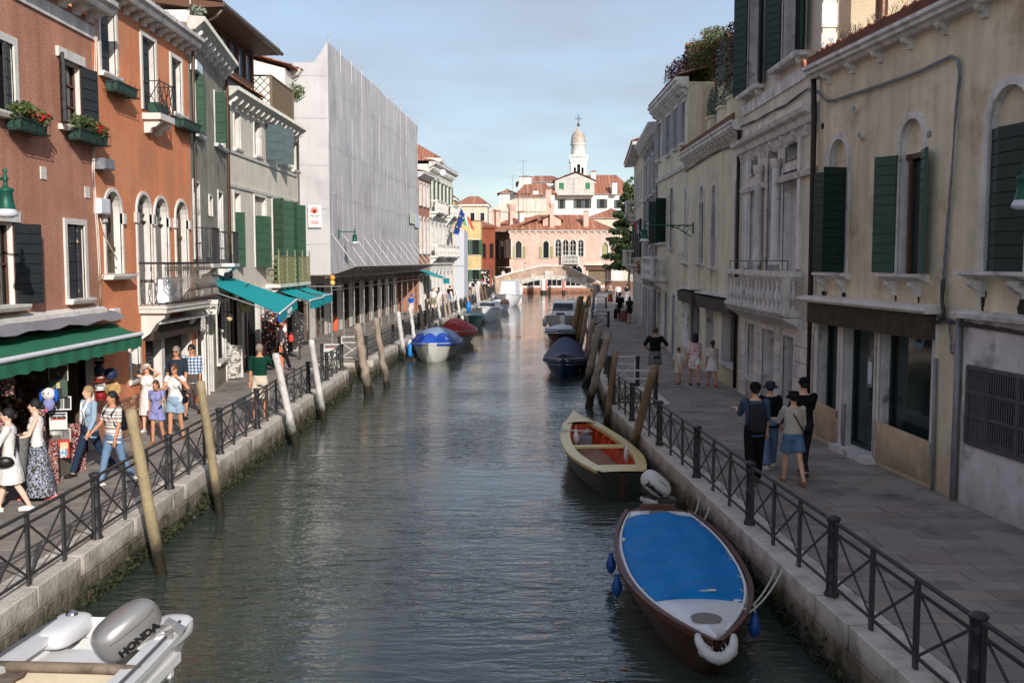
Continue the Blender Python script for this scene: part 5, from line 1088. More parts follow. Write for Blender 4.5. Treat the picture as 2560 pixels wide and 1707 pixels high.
for y, th in ((BY, 1), (BY+3.4, 1)):
 xs = [a0.x]+[p[0] for p in arc]; 
 for i in range(N):
  (x0, z0), (x1, z1) = arc[i], arc[i+1]; b.add([(x0,y,z0),(x1,y,z1),(x1,y,topz(x1)-.1),(x0,y,topz(x0)-.1)], [(0,1,2,3)])
 for xa_, xb_ in ((top[0].x, a0.x), (a1.x, top[-1].x)): b.add([(xa_,y,-1.6),(xb_,y,-1.6),(xb_,y,topz(xb_)-.1),(xa_,y,topz(xa_)-.1)], [(0,1,2,3)])
for i in range(N): (x0, z0), (x1, z1) = arc[i], arc[i+1]; b.add([(x0,BY,z0),(x1,BY,z1),(x1,BY+3.4,z1),(x0,BY+3.4,z0)], [(0,1,2,3)])
for x in (a0.x, a1.x): b.add([(x,BY,-1.6),(x,BY+3.4,-1.6),(x,BY+3.4,a0.z),(x,BY,a0.z)], [(0,1,2,3)])
b.build('brick_wall', BRG, t)
dk = MB(); K = 24
for i in range(K):
 x0 = top[0].x+(top[-1].x-top[0].x)*i/K; x1 = top[0].x+(top[-1].x-top[0].x)*(i+1)/K; dk.add([(x0,BY,topz(x0)-1.05),(x1,BY,topz(x1)-1.05),(x1,BY+3.4,topz(x1)-1.05),(x0,BY+3.4,topz(x0)-1.05)], [(0,1,2,3)])
dk.build('deck', PSH[1], t)
for yy in (BY-.06, BY+3.14):
 b = MB()
 for i in range(len(top)-1): p, q = top[i], top[i+1]; b.beam((p.x,yy+.16,p.z-.06), (q.x,yy+.16,q.z-.06), .34, .16)
 b.build('coping', WHITE, t)
vous = MB(); rg = []
for i in range(N):
 (x0, z0), (x1, z1) = arc[i], arc[i+1]; m = Vector(((x0+x1)/2, BY-.05, (z0+z1)/2+.24)); d = Vector((x1-x0, 0, z1-z0)); o = inst('arch_stone', rough_stone[0], t, m, 0); o.scale = (d.length-.02, .16, .55); o.rotation_euler = (0, -atan2(d.z, d.x), 0); rg.append(o)
for (u, v, w_, h_) in ((1292,703,1.0,.5), (1332,690,.9,.5), (1373,683,1.1,.55), (1417,689,.9,.5), (1460,699,.9,.55)):
 p = bp(u, v); o = inst('key_stone', rough_stone[0], t, (p.x, BY-.06, p.z), 0); o.scale = (w_*(.55 if w_ != 1.1 else .95), .16, h_)
b = MB(); p = bp(1238, 700); b.box(p.x-.35, p.x+.1, BY-.25, BY+.3, -1.2, 1.9); b.build('end_pier', WHITE, t)
# ================================================================ pink house beyond the bridge
PINK = plaster('pink_stucco', C(216,178,162), C(226,202,190), th=.5, ps=.5, so=.3, lowc=C(220,170,150), streak=.1)
FQ = Fac((AY(1274,600,142).x, 142), (AY(1535,600,142).x, 142))
def op(u0, u1, v0, v1, k='g'): return FQ.op(u0, u1, v0, v1, k)
oQ = [op(1289,1304,600,645), op(1358,1372,600,645), op(1388,1403,596,641), op(1407,1421,597,660), op(1425,1440,597,660), op(1445,1459,597,641), op(1504,1520,604,648), op(1424,1456,664,690,'a'), op(1470,1517,670,712,'r')]
oQ += [op(a_, b_, 699, 714, 'r') for a_, b_ in ((1304,1350),(1368,1404),(1414,1452))]
FQ, RQ = building('pink_house', 'faded pink house with pointed white windows and a small balcony behind the bridge', FQ.A, FQ.B, oQ, 7.95, 9, PINK, WHITE, z0=-.35)
KHK = mat('khaki_shutter', C(158,152,110), .7, .1, 4, .1, 20)
for i, o in enumerate(oQ):
 sh = i in (0, 1)
 window(RQ, o, fm=WHITE, fw=.16 if not sh else .12, pane=mat('khaki_shutter', C(158,152,110), .7, .1, 4, .1, 20) if i == 6 else (mat('oak_gate', C(120,104,82), .8, .25, 3, .3, 12) if i == 8 else GLASS), pd=.2, sill=.14 if i < 7 else 0, mull=(2, 4) if 1 < i < 6 else (3, 1) if i > 8 else (0, 0), pm=WHITE if i > 1 else None, pr=.07)
 if sh: shutter(RQ, o[0]-.05, o[2], o[3]-.9, .5, 170, MATS['khaki_shutter']); shutter(RQ, o[1]+.05, o[2], o[3]-.9, .5, 170, MATS['khaki_shutter'], True)
t_ = stone_balcony(RQ, FQ.sz(1403,650)[0], FQ.sz(1446,650)[0], FQ.sz(1424,658)[1], .8, WHITE, n=11, h=1.15, bm_=baluster_mesh(1.0, WHITE, 1.2, 6))
for k in range(17): b = MB(); x = FQ.L*k/16; b.box(x-.14, x+.14, -.22, 0, 7.7, 7.92); b.build('corbel', WHITE, RQ) if k % 1 == 0 else None
b = MB(); b.box(-.2, FQ.L+.3, -.3, 0, 7.92, 8.1); b.build('eave', WHITE, RQ)
x0, x1 = FQ.sz(1462,680)[0], FQ.sz(1527,680)[0]; zt_ = FQ.sz(1500,661)[1]
b = MB(); b.box(x0, x1, -.5, 0, zt_-.12, zt_); b.build('gate_hood', WHITE, RQ); b = MB(); b.box(x0+.2, x1-.2, -.2, -.02, zt_-.8, zt_-.15); b.build('gate_lintel', BROWNW, RQ)
b = MB(); xq = FQ.L-.5; b.box(xq, xq+1.6, -1.5, -.6, -.2, 3.2); b.box(xq-.08, xq+1.68, -1.58, -.52, 3.2, 3.4); b.build('gate_pier', WHITE, RQ)
L_ = FQ.L; roof(RQ, [((-.4,-.5,8.1),(L_+.4,-.5,8.1),(L_-4.4,5,10.5),(4.0,5,10.5)), ((L_+.4,-.5,8.1),(L_+.4,10,8.1),(L_-4.4,5.2,10.5),(L_-4.4,5,10.5)), ((-.4,10,8.1),(-.4,-.5,8.1),(4.0,5,10.5),(4.0,5.2,10.5))], step=0, tile=.26)
p = FQ.sz(1370,560); dm = MB(); x = p[0]+.6; dm.prism([(x-1.3,8.6),(x+1.3,8.6),(x+1.3,9.6),(x,10.3),(x-1.3,9.6)], 1.0, 4.5, 'y'); d_ = dm.build('dormer', PINK, RQ); roof(d_, [((x-1.7,4.6,9.5),(x-1.7,.8,9.5),(x,.8,10.5),(x,4.6,10.5)), ((x+1.7,.8,9.5),(x+1.7,4.6,9.5),(x,4.6,10.5),(x,.8,10.5))], 'dormer_roof', step=0, tile=.26)
chimney(RQ, FQ.sz(1380,540)[0], .6, 8.4, 11.2, .55, .5, PINK, 'flare'); chimney(RQ, FQ.sz(1466,540)[0], .9, 8.4, 10.5, .7, .6, PINK)
# canal front under the arch: low wall, white band, windows and mooring posts
b = MB(); b.box(-.3, FQ.L+.2, -.6, 0, -1.6, -.0); b.build('water_wall', mat('brick_water_wall', C(176,124,100), .9, .2, 2, .5, 14, low=(C(34,36,22), -1.1, -.2)), RQ)
b = MB(); b.box(-.3, FQ.L+.2, -.66, 0, .0, .22); b.build('white_band', WHITE, RQ)
# umber side wing
FS = Fac((-5.2, 155), (FQ.A.x-.02, 142.05)); oS = [(1+i*2.1, 1.7+i*2.1, 4.2, 6.8, 'r') for i in range(7)]+[(1+i*2.1, 1.9+i*2.1, -.1, 2.7, 'r') for i in range(7)]
FS, RS = building('town_house', 'dark umber side wing adjoining the pink house beside the left street', FS.A, FS.B, oS, 8.0, 6, BRNB, WHITE)
for o in oS: window(RS, o, fm=BRNB if o[2] > 3 else GREYST, fw=.1, pane=DARK, sill=0); 
for o in oS[:7]: shutter(RS, o[0], o[2], o[3], .4, 100, mat('dull_brown_leaf', C(80,60,50), .8)); 
for i in range(4): b = MB(); b.box(2+i*3.5, 4.4+i*3.5, -.9, 0, 2.85, 2.95); b.build('shop_hood', WHITE if i % 2 else MATS['umber_plaster'], RS)
roof(RS, [((-.3,-.4,8.0),(FS.L+.2,-.4,8.0),(FS.L+.2,5,10.2),(-.3,5,10.2))], step=0, tile=.3)
chimney(RS, 8, 2.5, 8, 11.0, .9, .8, PINK, 'flare'); chimney(RS, 4.5, 1.5, 8, 11.0, .8, .7, PINK); chimney(RS, 10.6, 3, 8, 10.6, .7, .7, WHITE)
# ================================================================ skyline behind
WHT = plaster('chalk_white_plaster', C(232,228,222), C(214,206,196), streak=.08, lowc=C(220,214,206)); GRG = plaster('warm_grey_gable', C(196,190,182), C(186,180,172), streak=.05)
def house(label, u0, u1, vT, Y, depth, m, wins, vR=None, name='town_house', hip=2, rf=True, fm=WHITE, shm=None, z0=0):
 A = AY(u0, 650, Y); B = AY(u1, 650, Y); z1 = AY(u0, vT, Y).z; Fq = Fac((A.x, Y), (B.x, Y)); ops = [Fq.op(*w) for w in wins]
 Fq, r = building(name, label, Fq.A, Fq.B, ops, z1, depth, m, fm, z0=z0)
 for o in ops:
  window(r, o, fm=fm, fw=.14, pane=GLASS, sill=.1, pd=.2)
  if shm: w_ = (o[1]-o[0])*.42; shutter(r, o[0]-.02, o[2], o[3], w_, 170, shm); shutter(r, o[1]+.02, o[2], o[3], w_, 170, shm, True)
 if rf:
  zr = AY(u0, vR, Y+depth*.5).z; L2 = Fq.L
  roof(r, [((-.5,-.5,z1),(L2+.5,-.5,z1),(L2-hip,depth/2,zr),(hip,depth/2,zr)), ((L2+.5,-.5,z1),(L2+.5,depth+.5,z1),(L2-hip,depth/2+.2,zr),(L2-hip,depth/2,zr)), ((-.5,depth+.5,z1),(-.5,-.5,z1),(hip,depth/2,zr),(hip,depth/2+.2,zr))], step=0, tile=.34)
 return Fq, r
DGR = mat('slate_leaf', C(84,90,88), .7, .2, 4, .2, 20)
Fz, Rz = house('long white house with paired dark shutters on the skyline behind the pink house', 1377, 1585, 486, 196, 12, WHT, [(1399,1409,498,522), (1440,1454,498,521), (1461,1473,498,521), (1498,1512,498,521), (1540,1551,500,521)], 438, hip=3, shm=DGR)
t_g = house('grey gabled roof storey with two bright green shuttered windows', 1387, 1485, 452, 194, 8, GRG, [(1397,1410,457,473), (1463,1475,457,473)], 452, rf=False, z0=AY(1400,484,194).z-.3)
Fg, Rg = t_g; zg = AY(1400,452,194).z; zz = AY(1436,433,194).z; b = MB(); b.prism([(0,zg),(Fg.L,zg),(Fg.L*.52,zz)], 0, 8, 'y'); b.build('gable', GRG, Rg)
roof(Rg, [((-.4,-.4,zg),(-.4,8,zg),(Fg.L*.52,8,zz+.3),(Fg.L*.52,-.4,zz+.3)), ((Fg.L+.4,8,zg),(Fg.L+.4,-.4,zg),(Fg.L*.52,-.4,zz+.3),(Fg.L*.52,8,zz+.3))], step=0, tile=.34)
for o in [Fg.op(1396,1411,457,474), Fg.op(1462,1476,457,474)]: b = MB(); b.box(o[0]+.12, o[1]-.12, .05, .1, o[2], o[3]); b.build('shutter', mat('bright_green_leaf', C(46,116,76), .6, .15, 4, .2, 20), Rg)
house('white house with long tiled roof left of the grey gable', 1296, 1425, 456, 203, 14, WHT, [], 440, hip=3.6)
house('lower tiled roof house with a small dormer window left of the grey gable', 1296, 1386, 485, 190, 12, WHT, [], 459, hip=1.5)
Fd, Rd = house('pale weathered gabled house wall behind the brick chimneys', 1211, 1365, 530, 178, 8, plaster('pale_weathered_wall', C(214,204,188), C(194,182,166)), [(1275,1284,532,542), (1302,1309,532,542)], 515, rf=False)
z1 = AY(1211,530,178).z; b = MB(); x1_ = Fd.L; b.prism([(0,z1-.1),(x1_,z1-.1),(x1_,AY(1300,495,178).z),(Fd.sz(1289,495)[0],AY(1300,495,178).z)], 0, .4, 'y'); b.build('sloping_gable', MATS['pale_weathered_wall'], Rd)
roof(Rd, [((Fd.sz(1287,495)[0],-.3,AY(1300,495,178).z),(x1_,-.3,AY(1300,495,178).z),(x1_,5,AY(1300,484,180).z),(Fd.sz(1291,495)[0],5,AY(1300,484,180).z))], step=0, tile=.34)
house('small tiled house end at the left end of the skyline', 1249, 1288, 484, 200, 8, WHT, [], 472, hip=2)
house('cream house with tiled hipped roof half hidden by the tree', 1470, 1600, 546, 172, 12, BEI2, [], 520, hip=5)
house('pale back wall house right of the pink house', 1528, 1600, 600, 168, 6, BEI2, [], 590, rf=False)
for u, v0, v1, Y, k, lb in ((1313,445,503,196,0,0), (1339,478,510,186,0,0), (1371,475,540,183,0,0), (1483,432,452,199,0,0), (1536,458,480,195,0,0), (1237,530,560,165,0,0)):
 p = AY(u, v1, Y); q = AY(u, v0, Y); tt = thing('roof_chimney', {1313:'white chimney block beside the long skyline roof', 1339:'pale chimney on the lower roof with the dormer', 1371:'pink chimney stack joining the long white house', 1483:'slim white chimney right of the grey gable', 1536:'white chimney on the right half of the long tiled roof', 1237:'brick chimney over the left street roofs'}[u], 'chimney', (p.x, Y, 0)); chimney(tt, 0, 0, p.z-.5, q.z, 1.0 if u != 1313 else 2.4, 1.0, WHITE if u not in (1371, 1237) else PINK)
# television aerials
for u, v0, v1, Y, lb in ((1308, 400, 560, 176, 'tall thin television aerial left of the bell tower'), (1434, 445, 560, 177, 'thin television aerial in front of the grey gable'), (1281, 438, 470, 195, 'small television aerial at the left end of the long roof')):
 p = AY(u, v1, Y); q = AY(u, v0, Y); tt = thing('roof_aerial', lb, 'aerial', p); b = MB(); h = q.z-p.z; b.tube((0,0,-1), (0,0,h), .045, n=5); b.build('mast', GAL, tt); b = MB()
 for k in range(3): b.beam((-1.0+.2*k,0,h-.2-k*1.6), (1.0-.2*k,0,h-.2-k*1.6), .04, .04)
 for k in range(5): b.beam((-.9+k*.4,0,h-.45), (-.9+k*.4,0,h+.05), .03, .03)
 b.build('antenna_rods', GAL, tt)
# ================================================================ bell tower
TY = 232; base = AY(1445, 640, TY); K_ = TY/F
t = thing('bell_tower', 'white bell tower with onion dome and cross above the roofs', 'tower', (AY(1445,500,TY).x, TY, 0))
def tz(v): return AY(1445, v, TY).z
wS = 39*K_/2; TWH = mat('tower_white', C(236,232,226), .8, .06, .5, .2, 10)
b = MB(); obs = [(-1.15,-.6,tz(437),tz(420),'a'), (-.38,.38,tz(437),tz(412),'a'), (.6,1.15,tz(437),tz(420),'a')]
wallmesh(b, -wS, wS, 0, tz(404), obs, 0, .8, y=-wS); b.box(-wS, wS, -wS+.8, wS, 0, tz(404)); b.add([(-wS,-wS,0),(-wS,-wS+.8,0),(-wS,-wS+.8,tz(404)),(-wS,-wS,tz(404))], [(0,1,2,3)]); b.add([(wS,-wS,0),(wS,-wS+.8,0),(wS,-wS+.8,tz(404)),(wS,-wS,tz(404))], [(3,2,1,0)])
b.build('shaft', TWH, t)
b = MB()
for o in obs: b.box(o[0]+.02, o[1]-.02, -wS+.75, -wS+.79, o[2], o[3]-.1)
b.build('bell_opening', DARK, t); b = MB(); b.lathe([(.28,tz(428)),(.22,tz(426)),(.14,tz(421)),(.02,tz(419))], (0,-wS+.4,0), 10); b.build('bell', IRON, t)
b = MB(); b.box(-wS-.2, wS+.2, -wS-.2, wS+.2, tz(407), tz(400)); b.box(-wS-.25, wS+.25, -wS-.25, -wS, tz(392), tz(390)); b.box(-wS-.25, wS+.25, -wS-.2, wS+.2, tz(400), tz(399)); b.build('cornice', TWH, t)
b = MB(); b.tube((0,0,0), (0,0,tz(390)-tz(399)), .09, n=6); me = b.mesh('baluster', TWH)
for i in range(11): inst('baluster', me, t, (-wS+.0+2*wS*i/10, -wS-.12, tz(399)))
for x in (-wS-.15, wS+.15): b = MB(); b.box(x-.15, x+.15, -wS-.3, -wS, tz(399), tz(389)); b.build('corner_pier', TWH, t)
rD = 35*K_/2; b = MB(); b.lathe([(rD,tz(400)),(rD,tz(364)),(rD+.22,tz(363)),(rD+.28,tz(360))], n=24); b.build('drum', TWH, t)
b = MB(); prof = [(rD+.1,tz(360)),(rD+.05,tz(352)),(rD-.02,tz(343)),(rD-.25,tz(336)),(rD-.7,tz(330)),(rD-1.2,tz(326)),(.2,tz(322)),(.16,tz(317))]; b.lathe(prof, n=24)
b.build('dome', mat('lead_dome', C(176,160,144), .6, .25, 1.2, .3, 8, patch=(C(190,184,180), .5, .8, .2)), t)
b = MB(); b.sph((0,0,tz(313)), .35, 10, 7); b.tube((0,0,tz(318)), (0,0,tz(290)), .06, n=6); b.sph((0,0,tz(308)), .18, 8, 6); b.build('finial', mat('dark_bronze', C(84,70,66), .5), t)
b = MB(); z = tz(297); b.beam((-.6,0,z), (.6,0,z), .1, .1); b.beam((0,0,z-.7), (0,0,z+.75), .1, .1, up=(0,1,0))
for dx, dz in ((-.6,0),(.6,0),(0,.75)): b.sph((dx,0,z+dz), .13, 6, 5)
b.path([(.38*cos(a*pi/6),0,z+.38*sin(a*pi/6)) for a in range(13)], .04, 4); b.build('cross', MATS['dark_bronze'], t)
# ================================================================ trees
def tree(name, label, base, h, blobs, n, size, mset, group=None, hole=.1, seed=1):
 t = thing(name, label, 'tree', base, group=group); rr_ = random.Random(seed); b = MB(); b.path([(0,0,0),(.1,0,h*.3),(-.1,.1,h*.6),(0,0,h*.85)], [.22,.18,.12,.04], 8)
 for c, r, w_ in blobs: b.path([(0,0,max(.3, c[2]-r[2]*1.2)),(c[0]*.6,c[1]*.6,c[2]-r[2]*.3),tuple(c)], [.07,.05,.015], 5)
 b.build('trunk', BARK, t); b = MB()
 for c, r, w_ in blobs: leaves(b, c, r, int(n*w_), size, rr_, mset, hole)
 b.build('crown', LF, t); return t
rr_ = random.Random(5); bl_ = []
for k in range(26): z = 2.8+k*.36; w_ = 2.3*(1-(k/26)**1.6)+.45; a = k*2.4; bl_.append(((cos(a)*w_*.62, sin(a)*w_*.5, z), (w_*.6, w_*.6, .45), 1))
tree('cedar_tree', 'tall dark green cedar tree beside the last house on the right bank', (13.1, 112, 0), 12.4, bl_, 900, .3, (2,2,0,2), hole=.16)
tree('garden_tree', 'lighter green garden tree behind the railings right of the pink house', (17.2, 143, 0), 9, [((0,0,5.2),(2.6,2.2,2.2),1),((-1.2,0,3.6),(1.6,1.6,1.4),.6),((1.5,0,3),(1.8,1.6,1.6),.6)], 2600, .34, (0,1,1,0), seed=4)
tree('garden_shrub', 'small leafy tree pressed against the upper wall of the last house', (10.6, 84, 0), 10, [((-.5,0,9.6),(.9,.9,1.2),1),((-.3,0,7.6),(.8,.9,.9),.7)], 1500, .22, (1,0,2), seed=6)
tt = thing('garden_railing', 'pale iron railing below the light green garden tree', 'railing', (0,0,0)); b = MB(); x0_, x1_ = AY(1538,700,141).x, AY(1584,700,141).x
b.box(x0_, x1_, 140.97, 141.03, 2.1, 2.18); b.build('rail', WHITE, tt); b = MB(); b.tube((0,0,.4),(0,0,2.5), .05, n=5); me = b.mesh('bar', WHITE)
for i in range(14): inst('bar', me, tt, (x0_+(x1_-x0_)*i/13, 141, 0))
b = MB(); b.box(x0_, x1_, 140.8, 141.2, 0, .5); b.build('plinth', BRICKP, tt)
# ================================================================ railings
RAILM = mat('railing_paint', C(66,66,66), .45, .2, 9, .2, 50, metal=.25, patch=(C(104,78,60), .63, 6, .1))
POSTM = mat('cast_post', C(52,52,54), .45, .25, 9, .3, 40, metal=.25, patch=(C(112,80,58), .6, 7, .1))
pb = MB(); pb.lathe([(.085,-.01),(.085,.03),(.066,.06),(.062,.16),(.07,.18),(.062,.2),(.058,.42),(.066,.44),(.066,.47),(.058,.49),(.056,.74),(.066,.76),(.058,.79),(.056,.84),(.075,.87),(.084,.89),(.078,.905),(.04,.925),(.0,.93)], n=16); POSTME = pb.mesh('post', POSTM)
def bar(mb, p0, p1, w, h): mb.beam(p0, p1, w, h)
def panel_objs(t, x0, x1, joined=False):
 mb = MB()
 b = mb
 for z in (.12, .74):
  b.beam((x0,0,z), (x1,0,z), .022, .03)
  if not joined: b.build('rail', RAILM, t); b = MB()
 for x in (x0+.012, x1-.012): 
  b.box(x-.018, x+.018, -.016, .016, -.005, .84)
  if not joined: b.build('upright', RAILM, t); b = MB()
 for za, zb_ in ((.13, .73), (.73, .13)):
  b.beam((x0+.03, .008 if za > zb_ else -.008, za), (x1-.03, .008 if za > zb_ else -.008, zb_), .014, .026)
  if not joined: b.build('brace', RAILM, t); b = MB()
 if joined: mb.build('railing_panel', RAILM, t)
def railing(pts, label, detail=True, bays=None, fancy=False, endpost=True, group=None):
 P = [Vector((p[0], p[1])) for p in pts]; t = thing('canal_railing', label, 'railing', (P[0].x, P[0].y, 0), 0, group)
 for a, c in zip(P, P[1:]):
  n = max(1, round((c-a).length/3.0)); 
  for i in range(n):
   p = a.lerp(c, i/n); q = a.lerp(c, (i+1)/n); Ln = (q-p).length; ang = atan2((q-p).y, (q-p).x)
   inst('post', POSTME, t, (p.x-P[0].x, p.y-P[0].y, 0))
   e = bpy.data.objects.new('railing_bay', None); COL.objects.link(e); e.parent = t; e.location = (p.x-P[0].x, p.y-P[0].y, 0); e.rotation_euler = (random.uniform(-.012, .012), random.uniform(-.003, .003), ang+random.uniform(-.004, .004))
   b = MB(); b.beam((.05,0,.86), (Ln-.05,0,.86), .045, .025); b.build('handrail', RAILM, e)
   if fancy:
    b = MB(); b.beam((.05,0,.12), (Ln-.05,0,.12), .02, .025); b.beam((.05,0,.76), (Ln-.05,0,.76), .02, .02); k = max(1, round((Ln-.1)/.28))
    for j in range(k):
     x = .05+(Ln-.1)*j/k; w_ = (Ln-.1)/k; b.path([(x+w_/2+.9*w_/2*sin(u*pi/4)*(1 if u%4<9 else 1), 0, .12+.64*u/8) for u in range(9)], .009, 4); b.path([(x+w_/2-.9*w_/2*sin(u*pi/4), 0, .12+.64*u/8) for u in range(9)], .009, 4)
    b.build('scroll_bars', RAILM, e)
   else:
    w3 = (Ln-.16)/3
    for j in range(3): panel_objs(e, .08+j*w3+.006, .08+(j+1)*w3-.006, not detail)
 if endpost: inst('post', POSTME, t, (P[-1].x-P[0].x, P[-1].y-P[0].y, 0))
 return t
fx = lambda y: -5.70-.0105*(y-13.4)
railing([(fx(7.4), 7.4), (fx(34.45), 34.45)], 'black iron railing with crossed bars along the near left quay')
railing([(-5.62, 38.2), (-5.32, 48.6), (-5.06, 58), (-3.78, 80), (-2.38, 100), (-2.2, 129)], 'scrolled black iron railing along the far left quay beyond the water steps', fancy=True)
fr = lambda y: 3.64-.0634*(y-11.1)
railing([(fr(4.9), 4.9), (fr(7.98), 7.98), (fr(11.08), 11.08), (fr(14.18), 14.18), (fr(17.28), 17.28), (fr(20.38), 20.38), (fr(23.48), 23.48), (fr(26.2), 26.2)], 'black iron railing with crossed bars along the near right quay')
railing([(2.98, 30.15), (3.55, 40), (4.75, 59), (8.25, 100), (11.1, 128)], 'black iron railing along the far right quay beyond the water steps', detail=False)
GATE = mat('pale_gate_paint', C(206,204,198), .5, .15, 8, .2, 40)
def gate(p0, p1, label, m=GATE, post=True):
 p0 = Vector(p0); p1 = Vector(p1); Ln = (p1-p0).length; t = thing('step_gate', label, 'gate', (p0.x, p0.y, 0), atan2(p1.y-p0.y, p1.x-p0.x))
 
 for z, w_ in ((.9, .04), (.68, .03), (.1, .03)): b = MB(); b.beam((.06,0,z), (Ln-.08,0,z), .028, w_); b.build('rail', m, t)
 for x in (.07, Ln-.09): b = MB(); b.box(x-.018, x+.018, -.015, .015, .0, .92); b.build('upright', m, t)
 for a, c in ((.12, .66), (.66, .12)): b = MB(); b.beam((.09,.004 if a < c else -.004,a), (Ln-.1,.004 if a < c else -.004,c), .014, .025); b.build('brace', m, t)
 if post: inst('post', POSTME, t, (Ln, 0, 0))
gate((fr(26.2)+.02, 26.28), (3.82, 26.3), 'white cross-braced gate rail on the near side of the right water steps')
gate((2.98, 30.1), (3.82, 30.12), 'white cross-braced gate rail on the far side of the right water steps')
gate((-5.66, 38.05), (-6.62, 38.05), 'pale cross-braced gate rail on the far side of the left water steps'); gate((fx(34.5), 34.5), (-6.62, 34.55), 'pale cross-braced gate rail on the near side of the left water steps')
gate((4.72, 57), (5.55, 57.1), 'dark cross-braced gate rail by the mid right landing', RAILM); gate((6.5, 79), (7.5, 79.1), 'dark cross-braced gate rail by the far right landing', RAILM)
# ================================================================ mooring poles
def polem(name, c, c2, rough=.8): return mat(name, c, rough, .16, 4, .5, 14, streak=.22, patch=(c2, .55, 2.2, .15), low=(C(38,34,24), -.42, .10))
PTAN = polem('tan_pole_paint', C(160,144,112), C(140,124,96), .7); PWHT = polem('bleached_pole', C(212,208,204), C(168,162,156)); PGRY = polem('grey_weathered_pole', C(164,148,132), C(120,108,96)); PBRN = polem('brown_pole', C(128,98,66), C(96,74,52)); PGLD = polem('bronze_pole_paint', C(140,118,92), C(124,102,80), .45)
def pole(base, top, r, m, label, rough=0, group='mooring poles along the canal'):
 base = Vector(base); top = Vector(top); t = thing('mooring_pole', label, 'mooring pole', base, group=group); d = top-base; n = 14; pts = []; rr_ = random.Random(int(base.y*100)); rs = []
 for i in range(n+1):
  q = i/n; w = .012*rough+.004; pts.append(d*q+Vector((rr_.uniform(-w, w), rr_.uniform(-w, w), 0))); rs.append(r*(1-.12*q)*(1+rr_.uniform(-.05, .05)*rough))
 b = MB(); b.path(pts, rs, 12)
 o = b.build('shaft', m, t)
 c = MB(); c.sph(d, (r*.86, r*.86, r*.3), 12, 6); c.build('pole_top', m, t)
 return t
WZ = -1.75
def wp(u, v, Y=None):
 return G(u, v, WATER)
def leanpole(top_px, base_px, Yt, r, m, label, rough=0, bfix=None):
 T = AY(*top_px, Yt); B = Vector(bfix) if bfix else wp(*base_px)
 if not bfix: T = AY(*top_px, B.y-.45)
 d = (T-B); B2 = B-d*(.6/d.z); return pole(B2, T, r, m, label, rough)
leanpole((327,1026), (404,1435), 14.9, .088, PTAN, 'thick tan pole, nearest on the left, leaning over the railing')
leanpole((501,955), (551,1285), 18.7, .082, PTAN, 'tan pole with a paler lower half, second nearest on the left')
leanpole((689,885), (741,1117), 25.6, .095, PWHT, 'whitewashed pole rising beside the man in the green shirt')
leanpole((778,850), (810,1052), 29.8, .09, PWHT, 'whitewashed pole just before the left water steps')
leanpole((892,812), (923,987), 35.9, .16, PGRY, 'thick splintered grey pole at the left water steps', 2.5)
leanpole((938,796), (969,967), 38.2, .12, PGRY, 'rough grey pole next beyond the left water steps', 2)
leanpole((995,780), (1012,902), 48.1, .11, PWHT, 'white leaning pole at the stern of the blue covered boat')
for i, (u, v, m, lb) in enumerate(((1024,768,PWHT,'white pole directly behind the light blue boat cover'), (1049,763,PGRY,'tan pole to the left of the red boat cover'), (1066,757,PGRY,'tan pole before the woman in the black top'), (1093,745,PWHT,'pale thick pole before the man in olive shorts'), (1108,736,PGRY,'slim brownish pole beside the white shirted man'), (1118,735,PGRY,'dark grey pole left of the man in black'), (1127,729,PWHT,'pale leaning pole crossing the man in black'), (1141,729,PWHT,'pale leaning pole right of the man in black'), (1168,738,PGRY,'short brown pole by the white speedboat'), (1189,711,PWHT,'first of the far pale pair of poles'), (1194,714,PWHT,'second of the far pale pair of poles'), (1203,713,PBRN,'reddish brown pole beyond the pale pair'), (1212,716,PBRN,'last reddish brown pole before the cruiser'))):
 Yt = {1168: 79, 1189: 85, 1194: 85.6}.get(u, 5600/(v-652)); T = AY(u, v, Yt); pole((T.x+.42, Yt+.4, WZ), T, .10 if m != PBRN else .08, m, lb, 1)
T = AY(1230, 672, 108); pole((T.x+.5, 112, WZ), T, .1, PBRN, 'tall brown pole at the foot of the bridge on the left', 1); T = AY(1237, 690, 116); pole((T.x+.3, 116, WZ), T, .12, PGRY, 'stout grey pole by the white bridge pier', 1)
T = AY(1272, 694, 124); tt = thing('striped_post', 'blue painted post with a yellow top in front of the bridge', 'post', (T.x, 124, WATER-.5)); b = MB(); b.tube((0,0,0), (0,0,1.1-WATER-.4), .36/2, n=10); b.build('blue_shaft', flat('blue_post_paint', C(52,120,190)), tt); b = MB(); b.tube((0,0,1.1-WATER-.4), (0,0,T.z-WATER+.5), .15, n=10); b.build('yellow_top', flat('yellow_post_paint', C(222,200,130)), tt)
leanpole((1539,878), (1513,1085), 27.2, .085, PGLD, 'bronze coloured pole at the mouth of the right water steps')
leanpole((1636,917), (0,0), 20.7, .095, PGLD, 'bronze coloured pole leaning over the right railing, nearest on that side', bfix=(2.60, 21.9, WATER))
leanpole((1520,836), (1471,1019), 31.6, .13, PGRY, 'bleached rough pole nearest beyond the right water steps', 2)
leanpole((1497,816), (1464,968), 37.2, .14, PGRY, 'thick bleached pole leaning between two roped poles', 2)
leanpole((1483,797), (1458,930), 43.3, .12, PGRY, 'bleached pole beside the dark blue covered boat', 1.5)
